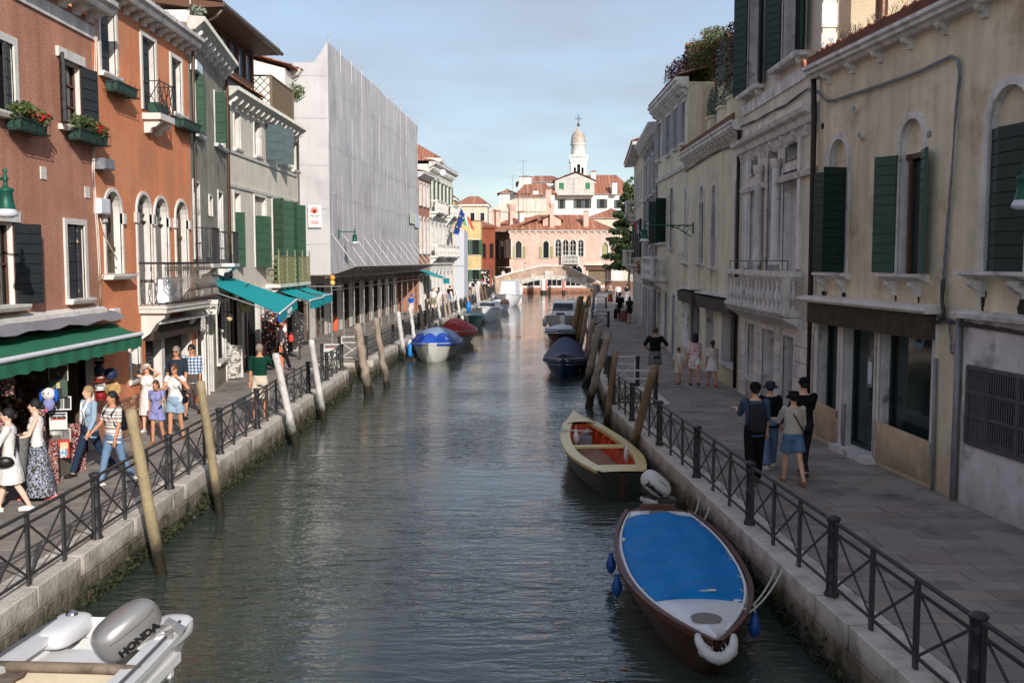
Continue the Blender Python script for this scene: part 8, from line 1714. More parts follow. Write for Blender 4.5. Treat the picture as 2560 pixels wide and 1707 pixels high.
# ================================================================ awnings
def awning(label, wallA, wallB, outB, outA, m, val=.3, tube=None, fringe=True, lettering=None, seed=1, name='awning', sag=.05, slack=.0):
 """quad from wall line A-B to outer line; valance hangs from the outer edge"""
 wA, wB, oB_, oA_ = map(Vector, (wallA, wallB, outB, outA)); t = thing(name, label, 'awning', wA); rr_ = random.Random(seed)
 rows = []; n = 16
 for j in range(9):
  q = j/8; rows.append([(wA.lerp(wB, i/n)).lerp(oA_.lerp(oB_, i/n), q)-wA-Vector((0,0,sag*sin(pi*q)+.012*noise.noise(Vector((i*.6, q*3, seed))))) for i in range(n+1)])
 b = MB(); b.grid(rows); b.grid([[Vector(p)-Vector((0,0,.012)) for p in r_] for r_ in rows]); b.build('canvas', m, t)
 b = MB(); k = max(12, int((oB_-oA_).length/.05)); up = []; lo = []
 for i in range(k+1):
  p = oA_.lerp(oB_, i/k)-wA; w_ = .03*sin(i*.55+seed); out = (oA_-wA).normalized()*w_*.6
  up.append(p+Vector((0,0,-.01))); lo.append(p+out-Vector((0,0,val+(rr_.uniform(-.05,.05) if fringe else .01*sin(i*.7)))))
 b.grid([up, lo]); b.build('valance', m, t)
 b = MB(); b.tube(oA_-wA, oB_-wA, .035 if tube is None else tube, n=10); b.build('front_bar', WHITEP, t)
 b = MB()
 for w_, o_ in ((wA, oA_), (wB, oB_)): b.tube(w_-wA-Vector((0,0,.25)), (w_.lerp(o_, .55))-wA-Vector((0,0,.12)), .018, n=6); b.tube((w_.lerp(o_, .55))-wA-Vector((0,0,.12)), o_-wA-Vector((0,0,.03)), .018, n=6)
 b.build('folding_arm', GAL, t)
 if lettering:
  txt, sz, cm = lettering; d = (oB_-oA_).normalized(); nrm_ = Vector((-d.y, d.x, 0)).normalized()
  out = Vector((oA_.x-wA.x, oA_.y-wA.y, 0)); nrm_ = nrm_ if nrm_.dot(out) > 0 else -nrm_; xd = d if d.cross(Vector((0,0,1))).dot(nrm_) > 0 else -d
  R_ = Matrix((xd, Vector((0,0,1)), nrm_)).transposed().to_4x4(); c_ = (oA_+oB_)/2-wA-Vector((0,0,val*.5))+nrm_*.035; text_mesh(txt, sz, cm, t, 'lettering', Matrix.Translation(c_)@R_, .012)
 return t
WHITEP = mat('white_enamel', C(222,224,230), .4, .06, 4, .05, 20)
GAWN = mat('green_canvas', C(40,112,82), .85, .1, 1.5, .4, 8, patch=(C(92,120,86), .56, .9, .25)); TEAL = mat('teal_canvas', C(0,156,160), .75, .05, 1.5, .25, 6); RAWN = mat('red_canvas', C(176,58,44), .8)
aw = awning('long green canvas awning with white front bar over the souvenir shop', (-8.32,9.2,2.52), (-8.32,20.62,2.52), (-7.66,20.55,2.30), (-7.66,9.2,2.30), GAWN, .27, .045, fringe=False, sag=.03)
b = MB(); rows = [[(.02+.30*q/4, y*.38, .26-.16*(q/4)**1.5+.03*sin(y*1.7)*(q/4)+.02*noise.noise(Vector((y*.7, q, 3)))) for y in range(31)] for q in range(5)]; b.grid(rows); b.build('grey_hood', mat('grey_felt', C(128,126,130), .9, .12, 3, .3, 10), aw)
awning('long bright teal awning over the guesthouse entrance', (-8.75,28.6,3.22), (-9.15,32.6,3.25), (-7.0,32.4,2.55), (-6.75,28.9,2.28), TEAL, .30, .03, lettering=('NOVE NO', .2, WHITEP), sag=.02)
awning('teal awning with ragged fringe under the lattice balcony', (-8.85,37.6,2.72), (-8.85,40.4,2.72), (-7.55,39.8,2.35), (-7.55,37.2,2.32), TEAL, .33, .03, seed=4)
awning('small teal awning furthest along the cream house', (-8.75,40.6,2.7), (-8.75,42.4,2.7), (-7.6,42.1,2.4), (-7.6,40.2,2.4), TEAL, .33, .03, seed=6)
awning('far teal awning beyond the scaffold with a plain straight valance', (-7.0,74.5,3.1), (-6.7,78.5,3.1), (-4.9,78.3,2.42), (-5.15,74.5,2.5), TEAL, .4, .03, fringe=False, seed=8)
awning('red awning on the ochre yellow house in the left street', (-7.4,137.8,3.6), (-4.6,137.8,3.6), (-4.6,135.2,2.6), (-7.4,135.2,2.6), RAWN, .3, .03, fringe=False, seed=9)
# ================================================================ souvenir shop goods
def slab(name, label, cat, c, w, h, rz, m, d=.03, tiltx=0, group=None, parts=()):
 t = thing(name, label, cat, c, rz, group); t.rotation_euler[0] = tiltx; b = MB(); b.box(-w/2, w/2, -d/2, d/2, -h/2, h/2); b.build('board', m, t)
 for nm, x0, x1, z0, z1, mm in parts: b = MB(); b.box(-w/2+x0*w, -w/2+x1*w, -d/2-.006, -d/2-.001, -h/2+z0*h, -h/2+z1*h); b.build(nm, mm, t)
 return t
MIX = pattern('trinket_mix', 'noise', ((0, C(40,30,60)), (.38, C(120,26,34)), (.46, C(214,196,180)), (.52, C(60,40,100)), (.56, C(190,60,44)), (.64, C(226,190,120))), 26)
REDM = pattern('red_magnet_board', 'noise', ((0, C(92,16,22)), (.46, C(120,24,30)), (.52, C(200,190,180)), (.60, C(110,20,28))), 30)
rz = radians(20); gX = -7.95
def gq(u, v, X=gX): d = ray(u, v); k = X/d.x; return Vector((X, d.y*k, CZ+d.z*k))
PBL = flat('print_navy', C(38,52,84)); PRD = flat('print_red', C(190,62,46)); PWH = flat('print_white', C(222,220,216)); PGY = flat('print_grey', C(120,120,120)); PDK = flat('print_dark', C(34,36,34)); FRM = flat('pale_frame', C(190,180,160))
rf = radians(14)
pst = gq(146, 1052); t = slab('venezia_calendar', 'white calendar lettered venezia with navy and red bars, in the middle of the display', 'calendar', pst, .29, .30, rf, PWH, parts=(('navy_bar',.06,.94,.86,.96,PBL), ('red_bar',.06,.94,.58,.67,PRD)))
text_mesh('venezia', .085, flat('ink_black', C(18,18,20)), t, 'lettering', Matrix.Translation((0,-.024,.075))@Matrix.Rotation(pi/2, 4, 'X'), .003)
slab('framed_picture', 'top framed picture with a dark portrait in the souvenir display', 'picture', gq(146, 932), .32, .28, rf, FRM, parts=(('print',.05,.95,.06,.94,PDK), ('face',.42,.58,.35,.6,flat('print_skin', C(150,120,90)))))
slab('framed_picture', 'green toned portrait print below the dark one', 'picture', gq(146, 970), .30, .30, rf, flat('green_print', C(66,84,70)), parts=(('face',.4,.6,.5,.85,flat('print_pale', C(190,176,140))), ('dress',.3,.7,.05,.5,PDK)))
slab('framed_picture', 'tilted grey and white street print above the calendar', 'picture', gq(154, 1008), .32, .24, rf, PWH, tiltx=-.15, parts=(('print',.08,.6,.1,.9,PGY), ('print',.64,.95,.1,.9,PDK)))
slab('framed_picture', 'black and white canal photograph in a pale frame below the calendar', 'picture', gq(152, 1088), .34, .24, rf, FRM, parts=(('print',.08,.92,.12,.88,PGY), ('sky',.1,.9,.5,.85,PWH), ('spire',.6,.64,.4,.85,PDK)))
t = slab('postcard_rack', 'red postcard rack lettered VENEZIA under the framed photograph', 'rack', gq(150, 1121), .32, .32, rf, PRD, d=.08, parts=(('card',.06,.46,.5,.86,flat('card_orange', C(214,150,84))), ('card',.54,.94,.5,.86,flat('card_cream', C(220,190,150))), ('card',.1,.9,.1,.45,flat('card_blue', C(110,160,190)))))
text_mesh('VEN\nEZIA', .1, PWH, t, 'lettering', Matrix.Translation((0,-.05,-.07))@Matrix.Rotation(pi/2, 4, 'X'), .004)
t = thing('display_stand', 'grey counter carrying the pictures and postcard rack of the souvenir shop', 'counter', (gq(150,1150).x-.25, gq(150,1150).y+.3, 0)); b = MB(); b.box(-.25, .25, -.3, .3, 0, .75); b.build('counter_body', mat('counter_grey', C(110,106,96), .8), t); b = MB(); b.box(-.03, .03, -.08, .0, .75, 2.3); b.build('back_post', IRON, t)
t = slab('magnet_board', 'leaning dark red board of magnets right of the counter', 'display board', gq(182, 1128)+Vector((0,0,.0)), .42, 1.0, rf+.3, REDM, d=.05, tiltx=-.1)
for (u, v, w_, h_, lb) in ((98, 1085, .2, .9, 'tall hanging bunch of coloured bead strings'), (118, 1160, .36, .8, 'stepped red rack of glass trinkets by the walkway'), (8, 960, .3, .36, 'brown rack of small masks under the awning edge'), (3, 1110, .3, 1.0, 'dark red trinket rack cut by the left edge of the frame')):
 p = gq(u, v); t = thing('trinket_rack', lb, 'rack', p, rf); b = MB(); b.box(-w_/2, w_/2, -.04, .04, -h_/2, h_/2); b.build('backing', REDM if 'red' in lb else flat('dark_backing', C(40,30,30)), t); b = MB(); rr_ = random.Random(int(u+v))
 for k in range(int(w_*h_*420)): b.sph((rr_.uniform(-w_/2, w_/2), -.06+rr_.uniform(-.02,.02), rr_.uniform(-h_/2, h_/2)), rr_.uniform(.012,.024), 6, 4)
 b.build('trinkets', MIX, t, kind='stuff')
p = gq(125, 995); t = thing('plush_toy', 'round white plush toy with blue ears and a pink foot hanging in the display', 'toy', p); 
for nm, c_, r_, m_ in (('head',(0,-.05,.08),(.12,.1,.11),PWH), ('ear',(-.13,-.04,.06),(.035,.04,.12),cBU), ('ear',(.13,-.04,.06),(.035,.04,.12),cBU), ('body',(0,-.05,-.1),(.1,.09,.12),cLV), ('foot',(-.05,-.1,-.2),(.06,.05,.05),cloth('pink_plush', C(206,90,120)))): b = MB(); b.sph(c_, r_, 12, 8); b.build(nm, m_, t)
b = MB(); b.sph((-.04,-.145,.1), .014); b.sph((.04,-.145,.1), .014); b.build('eyes', PDK, t)
for i, (u, v, m_, lb) in enumerate(((248,905,PDK,'black souvenir cap, top of the hanging column'), (248,928,PBL,'navy souvenir cap, second in the hanging column'), (249,948,cRD,'dark red souvenir cap in the hanging column'), (251,968,PWH,'white souvenir cap lettered VENEZIA in the hanging column'), (252,992,flat('deep_red', C(140,26,30)),'deep red souvenir cap at the bottom of the column'), (276,938,PBL,'large navy cap hanging beside the column'))):
 p = gq(u, v, -8.1); k = 1.5 if i == 5 else 1.15; t = thing('souvenir_cap', lb, 'cap', p, .3, 'souvenir caps'); b = MB(); b.sph((0,0,.03), (.09*k,.10*k,.085*k), 14, 9); b.build('crown', m_, t); b = MB(); b.lathe([(.085*k,-.02),(.09*k,-.012),(.02,.0)], (0,-.09*k,-.02), 12); b.build('brim', m_, t)
 if i in (3, 0, 2): text_mesh('VENEZIA', .04, PDK if i == 3 else PWH, t, 'lettering', Matrix.Translation((0,-.108*k,.05))@Matrix.Rotation(pi/2, 4, 'X'), .001)
p = gq(282, 972, -8.1); t = thing('straw_hat', 'wide straw hat hanging at the end of the souvenir display', 'hat', p); b = MB(); b.sph((0,0,0), (.17,.05,.17), 18, 8); b.sph((0,-.05,0), (.09,.08,.09), 12, 8); b.build('straw', mat('straw', C(190,152,100), .9, .2, 20, .5, 60), t)
# the stall by the cream house
for (X, Y, z, w_, h_, lb) in ((-8.5,34.7,1.0,.5,1.9,'leaning rack of magnets beside the man in the pale shirt'), (-8.6,36.4,1.0,.7,1.5,'rack crowded with bags and toys below the ragged awning'), (-8.2,38.3,1.45,.35,1.6,'tall sunglasses tower at the corner of the stall'), (-8.9,37.4,1.6,.8,1.2,'back wall of hanging bags in the stall')):
 t = thing('trinket_rack', lb, 'rack', (X, Y, z), .25); b = MB(); b.box(-w_/2, w_/2, -.05, .05, -h_/2, h_/2); b.box(-.03, .03, -.03, .03, -z, -h_/2); b.build('backing', flat('dark_backing', C(40,30,30)), t); rr_ = random.Random(int(Y*10)); b = MB()
 for k in range(int(w_*h_*200)):
  q = rr_.uniform(.02,.05) if 'tower' not in lb else .02; b.sph((rr_.uniform(-w_/2, w_/2), -.08+rr_.uniform(-.04,.04), rr_.uniform(-h_/2, h_/2)), (q, q*.6, q), 6, 4, rr_.choice((0,0,1,2,3)))
 b.build('trinkets', [MIX, PWH, PDK, PRD] if 'tower' not in lb else [PDK, PDK, PWH, PGY], t, kind='stuff')
t = slab('stall_board', 'salmon orange board leaning at the front of the stall', 'board', (-8.05,34.6,.75), .12, 1.45, .2, flat('salmon', C(226,122,92)), d=.4)
for (X, Y, z, r_, m_, lb) in ((-8.35,35.9,1.75,.14,cBU,'blue bag hanging in the souvenir stall'), (-8.35,36.9,1.9,.17,cGY,'grey hooded top hanging in the souvenir stall'), (-8.3,35.6,.75,.16,cPK,'pink flowered tote bag low in the souvenir stall'), (-8.3,37.3,.9,.12,PRD,'red bag low in the souvenir stall'), (-8.35,36.4,1.3,.12,cWH,'white tote bag in the souvenir stall')):
 t = thing('hanging_bag', lb, 'bag', (X, Y, z), .2, 'bags on the stall'); b = MB(); cowl(b, (0,0,0), (0,0,1), (0,1,0), r_*2.4, r_*1.7, r_*.7, ex=.6); b.build('bag_body', m_, t); b = MB(); b.path([(-r_*.4,0,r_),(0,0,r_*2.0),(r_*.4,0,r_)], .01, 5); b.build('bag_strap', m_, t)
t = thing('orange_sack', 'orange sack tied to the scaffold upright at the walkway', 'sack', G(838,828), 0); b = MB(); b.lathe([(.1,0),(.16,.1),(.15,.4),(.17,.65),(.08,.85),(.03,.95)], n=12); b.build('sack_body', cloth('orange_sack_cloth', C(226,106,70)), t)
# lanterns and lamps
def lanternsign(c, rz, label, lines, w_=.36):
 t = thing('lantern_sign', label, 'lantern', c, rz); m = flat('lantern_glass_'+str(int(c[1])), C(226,222,214) if 'LOC' in lines else C(196,184,140), .4); k = w_/.36
 b = MB(); h0, h1, zb_, zt = .12*k, .18*k, -.2*k, .16*k; vs = [(-h0,-h0,zb_),(h0,-h0,zb_),(h0,h0,zb_),(-h0,h0,zb_),(-h1,-h1,zt),(h1,-h1,zt),(h1,h1,zt),(-h1,h1,zt)]; b.add(vs, [(0,3,2,1),(4,5,6,7),(0,1,5,4),(1,2,6,5),(2,3,7,6),(3,0,4,7)]); b.build('glass_panel', m, t)
 b = MB(); b.add([(-h1-.03,-h1-.03,zt),(h1+.03,-h1-.03,zt),(h1+.03,h1+.03,zt),(-h1-.03,h1+.03,zt),(0,0,zt+.17*k)], [(0,1,4),(1,2,4),(2,3,4),(3,0,4),(0,3,2,1)]); b.sph((0,0,zt+.2*k), .03); b.tube((0,0,zt+.15*k), (0,0,zt+.34*k), .012, n=6)
 for i in range(4): b.beam(vs[i], vs[i+4], .015, .015)
 b.build('lantern_frame', IRON, t); b = MB(); b.tube((0,0,zt+.33*k), (0,.9,zt+.4*k), .014, n=6); bb_ = b.build('bracket', IRON, t)
 Mx = Matrix.Translation((0,-h0-.045*k,-.0))@Matrix.Rotation(pi/2-.16, 4, 'X'); text_mesh(lines, .075*k, PDK, t, 'lettering', Mx, .002)
 return t
p = AY(531, 764, 27.6); t = lanternsign(p, radians(8), 'white lantern sign lettered LOCANDA SALIERI with a star', 'LOCANDA\nSALIERI', .42); b = MB(); b.prism([(.03*cos(pi/2+a*pi/5)*(1 if a%2==0 else .4), -.17+.03*sin(pi/2+a*pi/5)*(1 if a%2==0 else .4)) for a in range(10)], -.18, -.155, 'y'); b.build('star', PDK, t)
p = AY(615, 762, 31.2); lanternsign(p, radians(8), 'yellowish lantern sign half hidden by the teal awning, lettered RIS', 'RIS', .42)
def bell_lamp(c, label, arm, sc=1.0, m=None, scroll=False):
 m = m or mat('green_lamp_paint', C(26,86,70), .45, .2, 5, .1, 30, metal=.2); t = thing('street_lamp', label, 'lamp', c); b = MB()
 b.lathe([(.02,.62),(.035,.58),(.02,.54),(.03,.5),(.055,.46),(.03,.42),(.035,.34),(.11,.31),(.12,.28),(.095,.25),(.11,.12),(.13,.02),(.14,.0)], n=16); b.v = [(x*sc, y*sc, z*sc) for x, y, z in b.v]; b.build('lamp_hood', m, t)
 b = MB(); b.lathe([(.135,.0),(.165,-.06),(.16,-.10),(.09,-.13),(.02,-.135)], n=16); b.v = [(x*sc, y*sc, z*sc) for x, y, z in b.v]; b.build('lamp_glass', mat('lamp_glass', C(206,210,216), .12, .05, 2, .01, 3, spec=.8), t)
 a = Vector(arm); z = .46*sc; b = MB(); b.tube((0,0,z), a+Vector((0,0,z)), .022*sc, n=8); b.box(a.x-.03, a.x+.03, a.y-.05, a.y+.05, z-.3, z+.1)
 if scroll:
  d = a.normalized(); ln = a.length; b.path([a*.5+Vector((0,0,z)), a*.7+Vector((0,0,z-.12)), a*.97+Vector((0,0,z-.42))], .018, 6)
  for f, r_ in ((.58,.05),(.70,.06),(.86,.16)): b.path([a*f+d*r_*cos(q*pi/5)*(1-q*.06)+Vector((0,0,z-r_-.01+r_*sin(q*pi/5)*(1-q*.06))) for q in range(11)], .013, 5)
 b.build('lamp_arm', m, t); return t
pr = gq(16, 523, -7.35); bell_lamp(pr, 'green bell-shaped wall lamp above the nearest left window', (-1.0, 0, 0), .95)
p = AY(1611, 597, 36.5); bell_lamp((p.x, 36.5, p.z), 'green bell lamp on a long scrolled bracket over the right walkway', (6.6-p.x, 0, 0), 1.05, scroll=True)
p = AY(2562, 500, 13.4); bell_lamp((p.x, 13.4, p.z), 'green bell lamp on the near cream house at the right edge', (.5, 0, 0), 1.0)
p = AY(887, 604, 47.6); bell_lamp((p.x, 47.6, p.z), 'dark green bell lamp on an arm sticking out of the scaffold netting', (-.75, 0, 0), 1.0)
p = AY(1588, 0, 1); p = AY(1527, 612, 118); bell_lamp((p.x, 118, p.z), 'black street lamp hanging near the cedar tree', (2.2, 0, 0), 1.5, m=IRON); p = AY(1170, 640, 96); 
p = AY(574, 795, 30.0); t = thing('wall_lantern', 'small round glass wall lantern beside the guesthouse door', 'lantern', p); b = MB(); b.sph((0,0,0), (.09,.09,.1), 12, 8); b.build('globe', mat('glow_tint_globe', C(226,196,150), .3), t); b = MB(); b.lathe([(.11,.05),(.1,.08),(.03,.14),(.015,.2)], n=12); b.beam((0,0,.18), (-.3,.1,.18), .02, .02); b.build('lantern_frame', IRON, t)
# a-board, info board, plants by the guesthouse
t = thing('chalk_board', 'white-chalked menu board on an easel outside the guesthouse', 'menu board', G(570,948), radians(6)); b = MB(); b.obox((0,.0,.55), (.42,.018,.52), Matrix.Rotation(-.16, 3, 'X')); b.build('board', mat('chalked_slate', C(96,92,86), .9, .2, 3, .2, 20, patch=(C(196,190,180), .47, 9, .06)), t)
b = MB(); b.obox((0,.34,.55), (.42,.018,.54), Matrix.Rotation(.16, 3, 'X')); b.build('back_leg', PWH, t); b = MB()
for i in range(11):
 z = .2+.075*i; b.obox((0+.02*sin(i*3), -.02-(.55-z)*.16-.0, z), (.30+.06*sin(i*5), .003, .008), Matrix.Rotation(-.16, 3, 'X'))
b.build('chalk_writing', PWH, t, kind='stuff')
t = thing('potted_plant', 'spiky potted plant on the sill behind the chalk board', 'plant', G(580,930)+Vector((-.2,.5,.5))); b = MB(); b.lathe([(.1,-.5),(.14,-.1),(.15,0),(.13,0)], n=12); b.build('pot', TB, t); b = MB(); rr_ = random.Random(2)
for i in range(26): a = rr_.uniform(0, 6.3); l_ = rr_.uniform(.2,.42); b.add([(0,0,0),(.5*l_*cos(a)-.02,.5*l_*sin(a),l_*.8),(l_*cos(a),l_*sin(a),l_*.75),(.5*l_*cos(a)+.02,.5*l_*sin(a)+.02,l_*.8)], [(0,1,2,3)], rr_.choice((0,1)))
b.build('leaves', LF, t)
t = slab('info_board', 'white information board with a red top edge by the left water steps', 'notice board', AY(824, 884, 39.5), .46, .5, .1, PWH, parts=(('red_edge',0,1,.93,1,PRD), ('print',.08,.9,.45,.8,flat('print_palegreen', C(190,206,190)))))
b = MB(); b.tube((0,.02,-.24), (0,.02,-.62), .02, n=6); b.build('support', GAL, t)
# flower boxes
def box_of_flowers(F_, r, u0, u1, v, label, flowers=True, basket=True, w_=None, seed=0):
 s0 = F_.sz(u0, v)[0]; s1 = F_.sz(u1, v)[0]; z = F_.sz((u0+u1)/2, v)[1]; c = F_.W((s0+s1)/2, -.17, z); Ln = w_ or (s1-s0); t = thing('flower_box' if flowers else 'empty_planter', label, 'flower box' if flowers else 'planter', c, F_.ang); rr_ = random.Random(seed)
 b = MB(); b.prism([(-.10,-.1),(.10,-.1),(.13,.1),(-.13,.1)], -Ln/2+.05, Ln/2-.05, 'x'); b.build('planter_trough', mat('green_plastic', C(40,74,62), .5, .15, 5, .1, 20), t)
 if basket:
  b = MB()
  for z_ in (-.08, .10): b.path([(-Ln/2,.16,z_),(-Ln/2,-.15,z_),(Ln/2,-.15,z_),(Ln/2,.16,z_)], .008, 5)
  for k in range(5): x = -Ln/2+Ln*k/4; b.path([(x,.12,-.13),(x,-.15,-.09),(x,-.16,.12),(x,-.19,.16),(x,-.16,.18)], .006, 4)
  for x in (-Ln/2, Ln/2): b.path([(x+.07*cos(q*pi/4),-.05,.02+.07*sin(q*pi/4)) for q in range(9)], .006, 4)
  b.build('iron_basket', IRON, t)
 if flowers:
  b = MB()
  for k in range(5): leaves(b, (-Ln/2+Ln*(k+.5)/5, -.05, .2+.06*sin(k*2)), (Ln*.16, .2, .17), 240, .075, rr_, (0,1,2,0), 0)
  b.build('foliage', LF, t); b = MB()
  for k in range(3): leaves(b, (Ln*(-.1+.22*k), -.16, .24+.05*sin(k*4)), (.11,.09,.09), 70, .055, rr_, (7,), 0)
  b.build('blossoms', LF, t)
 return t
box_of_flowers(FA, RA, 5, 80, 318, 'flower box of red geraniums under the top left window', seed=1); box_of_flowers(FA, RA, 160, 236, 345, 'flower box with two red blooms under the shuttered window', seed=2)
box_of_flowers(FB, RB, 256, 312, 226, 'empty green planter in an iron basket on the orange house, nearer one', False, seed=3); box_of_flowers(FB, RB, 430, 476, 316, 'empty green planter in an iron basket at the far edge of the orange house', False, seed=4)
# balconet on the orange house
s0, z_ = FB.sz(357, 283); s1 = FB.sz(388, 290)[0]; t = thing('balcony', None, None, parent=RB); b = MB(); b.box(s0-.05, s1+.12, -.42, 0, z_-.14, z_); bracket(b, s0+.12, z_-.14, .14, .3, .36); bracket(b, s1-.05, z_-.14, .14, .3, .36); b.build('balcony_slab', WHITE, t)
b = MB(); x0, x1 = s0, s1+.08; h = .72
for yy in (-.40,): b.beam((x0,yy,z_+h), (x1,yy,z_+h), .02, .02); b.beam((x0,yy,z_+.06), (x1,yy,z_+.06), .02, .02)
for x in (x0, x1): b.beam((x,-.4,z_+h), (x,0,z_+h), .02, .02); b.beam((x,-.4,z_), (x,-.4,z_+h+.05), .02, .02, up=(0,1,0)); b.beam((x,-.4,z_+.06), (x,0,z_+h), .015, .015); b.beam((x,0,z_+.06), (x,-.4,z_+h), .015, .015)
n = 3
for k in range(n): xa_ = x0+(x1-x0)*k/n; xb_ = x0+(x1-x0)*(k+1)/n; b.beam((xa_,-.4,z_+.06), (xb_,-.4,z_+h), .015, .015); b.beam((xb_,-.395,z_+.06), (xa_,-.395,z_+h), .015, .015)
b.build('iron_guard', IRON, t); b = MB(); b.box(x0+.08, x1-.1, -.32, -.1, z_+.002, z_+.26); b.build('planter_trough', MATS['green_plastic'], t)
# air conditioner on the bulging balcony, boxes, cables
cF = FB.W(3.2, -.3, 2.785); t = thing('air_conditioner', 'white air conditioning unit standing on the bulging balcony', 'air conditioner', cF, FB.ang); b = MB(); b.box(-.4, .4, -.14, .14, .04, .62); b.build('casing', WHITEP, t); b = MB(); b.tube((-.08,-.145,.33), (-.08,-.15,.33), .22, n=20)
b.build('fan_opening', PGY, t)
b = MB(); 
for k in range(8): b.box(-.33, .17, -.165, -.155, .12+k*.055, .135+k*.055)
b.build('fan_grille', WHITEP, t, kind='stuff')
for (F_, u0, u1, v0, v1, lb, mm, dd) in ((FB, 233, 257, 497, 535, 'white junction box at the seam of the russet and orange houses', WHITEP, .14), (FB, 272, 288, 771, 793, 'small white socket box above the green awning', WHITEP, .1), (FC_, 474, 490, 157, 182, 'white flood light high on the corner of the grey guesthouse', WHITEP, .16), (FB, 233, 258, 398, 425, 'grey camera housing on the corner of the orange house', GAL, .22)):
 o_ = F_.op(u0, u1, v0, v1); c = F_.W((o_[0]+o_[1])/2, -dd/2-.01, (o_[2]+o_[3])/2); w_ = max(.1, o_[1]-o_[0]); h_ = o_[3]-o_[2]; t = thing('wall_box', lb, 'wall box', c, F_.ang); b = MB(); b.box(-w_/2, w_/2, -dd/2, dd/2, -h_/2, h_/2); b.build('casing', mm, t); b = MB(); b.box(-w_/2+.02, w_/2-.02, -dd/2-.012, -dd/2, -h_/2+.02, h_/2-.02); b.build('lid', mm, t)
WCAB = mat('white_cable', C(214,200,186), .6)
def cable(F_, pts, label, m=WCAB, r_=.014, off=.05, n=1):
 b = MB()
 for k in range(n): b.path([F_.W(F_.sz(u+k*3, v, off)[0], -off-.01*k, F_.sz(u+k*3, v, off)[1]) for u, v in pts], r_, 5)
 return tag(b.build('cable', m), label, 'cable', 'cables on the walls')
cable(FB, [(237,0),(238,120),(236,200),(240,290),(235,360),(231,420),(234,480),(238,530),(243,600),(247,680),(249,770)], 'white cables running down the seam of the russet and orange houses', n=2)
cable(FB, [(250,545),(262,590),(280,625),(293,650)], 'slack white cable crossing the nearest arched window', r_=.012); cable(FB, [(249,700),(256,692),(262,684),(290,684),(346,683)], 'thin cable along the orange wall to the balcony', m=WCAB, r_=.008)
cable(FA, [(0,808),(60,802),(140,795),(200,787),(255,778)], 'grey ducts above the green awning', m=GCABLE, r_=.02, off=.1, n=3)
cable(FC_, [(475,0),(478,80),(490,130),(482,160)], 'white cable looping off the corner of the grey guesthouse', r_=.016); cable(FC_, [(506,682),(520,690),(540,688),(556,694),(575,686)], 'tangled black cables on the guesthouse lintel', m=CABLE, r_=.022, n=3, off=.15)
# weedy flowers on the gutter of the grey house
t = thing('gutter_plant', 'pale flowering weed growing on the gutter corner of the grey guesthouse', 'plant', AY(486, 32, 26.6)); b = MB(); rr_ = random.Random(4); leaves(b, (0,0,0), (.32,.3,.2), 420, .07, rr_, (6,0,6), 0); b.build('foliage', LF, t)
t = thing('terrace_shrub', 'green shrub peeping over the lattice terrace screen', 'shrub', AY(738, 232, 43.2)); b = MB(); leaves(b, (0,0,0), (.45,.4,.4), 700, .09, rr_, (0,1), 0); b.build('foliage', LF, t)
t = thing('garden_shrub', 'leafy geraniums on the last right bank balconies', 'shrub', AY(1598, 668, 58)); b = MB(); leaves(b, (0,0,0), (.4,.7,.4), 500, .1, rr_, (5,0,5), 0); b.build('foliage', LF, t)
# flags
def flag(c, corners, label, bands, pole_):
 """corners: top-hoist, bottom-hoist, bottom-fly, top-fly offsets in x,z"""
 t = thing('flag', label, 'flag', c, 0, 'flags'); n = 18; A_, B_, C_, D_ = [Vector((p[0], 0, p[1])) for p in corners]; b = MB(); rows = []
 for j in range(11):
  q = j/10; rows.append([A_.lerp(B_, q).lerp(D_.lerp(C_, q), i/n)+Vector((0, .12*sin(i*.8+q*2.5), .05*sin(i*.9+q))) for i in range(n+1)])
 b.grid(rows); k = len(bands)
 for i, f in enumerate(b.f): b.m[i] = min(k-1, int((i % n)/n*k))
 b.build('flag_cloth', [flat('flag_%s' % x, cc, .8) for x, cc in bands], t); b = MB(); b.tube(Vector(pole_[0]), Vector(pole_[1]), .03, n=6); b.build('flag_pole', WHITEP, t); return t
Y_ = 86; p0 = AY(1152, 522, Y_); q = Y_/F
t = flag(p0, ((0,0),(-20*q,62*-q),(-6*q,-64*q),(10*q,-14*q)), 'blue European flag with gold stars hanging at an angle', (('euro_blue', C(44,76,150)), ('euro_blue2', C(50,84,160))), ((-60*q,0,-70*q), (2*q,0,6*q)))
b = MB()
for i in range(8): a = i*pi/4; b.sph((-2*q+.35*cos(a), -.16, -34*q+.55*sin(a)), (.07,.02,.07), 6, 4)
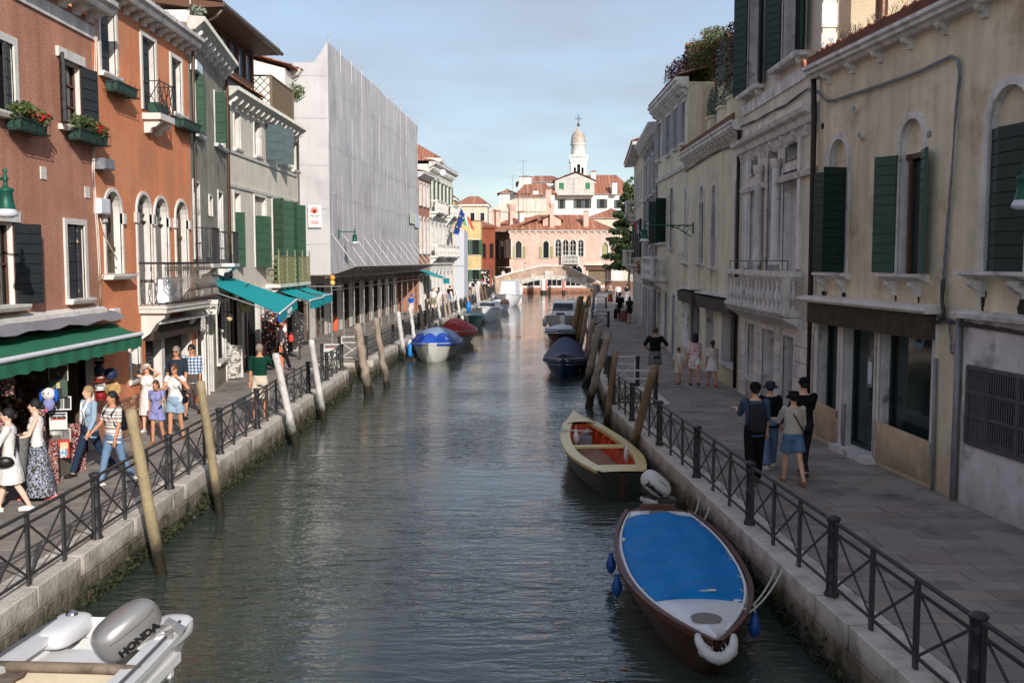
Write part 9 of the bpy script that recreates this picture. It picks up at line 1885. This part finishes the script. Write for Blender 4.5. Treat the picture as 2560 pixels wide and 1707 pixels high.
b.build('gold_star', flat('gold', C(226,196,90)), t)
flag(AY(1150, 520, Y_+.6), ((0,0),(8*q,-40*q),(36*q,-56*q),(26*q,-28*q)), 'Italian tricolour flag flying beside the European flag', (('it_green', C(60,150,110)), ('it_white', C(228,226,220)), ('it_red', C(214,84,60))), ((-50*q,0,-60*q), (2*q,0,6*q)))
p0 = AY(1585, 568, 52); q = 52/F; flag(p0, ((0,0),(0,18*q),(18*q,-4*q),(16*q,-24*q)), 'small red, white and blue flag on the right bank houses', (('red2', C(190,50,50)), ('white2', C(220,220,224)), ('blue2', C(40,60,130))), ((0,0,20*q), (24*q,0,-30*q)))
p0 = AY(1616, 603, 47); q = 47/F; flag(p0, ((0,0),(4*q,10*q),(16*q,-16*q),(10*q,-22*q)), 'small orange red pennant below the tricolour on the right bank', (('red3', C(196,84,60)), ('white3', C(210,190,180))), ((-4*q,0,8*q), (18*q,0,6*q)))
# street banners of the far street, goods by the bridge
t = thing('goods_rack', 'tall rack of white caps and bags by the bridge foot', 'rack', (AY(1212,0,122).x, 122, 0)); b = MB(); rr_ = random.Random(9)
for i in range(60): b.sph((rr_.uniform(-.5,.5), rr_.uniform(-.2,.1), rr_.uniform(.8,2.6)), rr_.uniform(.07,.15), 7, 5, rr_.choice((0,0,1,2)))
b.build('goods', [PWH, PRD, PDK], t, kind='stuff'); b = MB(); b.box(-.5,.5,.1,.2,0,2.7); b.build('rack_back', PDK, t)
lf = tag(MB().add([(-.06,0,0),(0,-.03,.004),(.07,0,0),(0,.035,.006)], [(0,1,2,3)]).build('floating_leaf', mat('dry_leaf', C(150,104,70), .8, .2, 20, .1, 30), loc=G(1560,1672,WATER+.006)), 'brown leaf floating on the water left of the tarpaulin boat', 'leaf')
t = thing('satellite_dish', 'white satellite dish on the white palazzo', 'dish', AY(1107, 432, 82)); b = MB(); b.sph((0,0,0), (.28,.08,.28), 16, 8); b.tube((0,0,0), (-.5,.3,-.4), .04, n=6); b.build('dish', WHITEP, t)
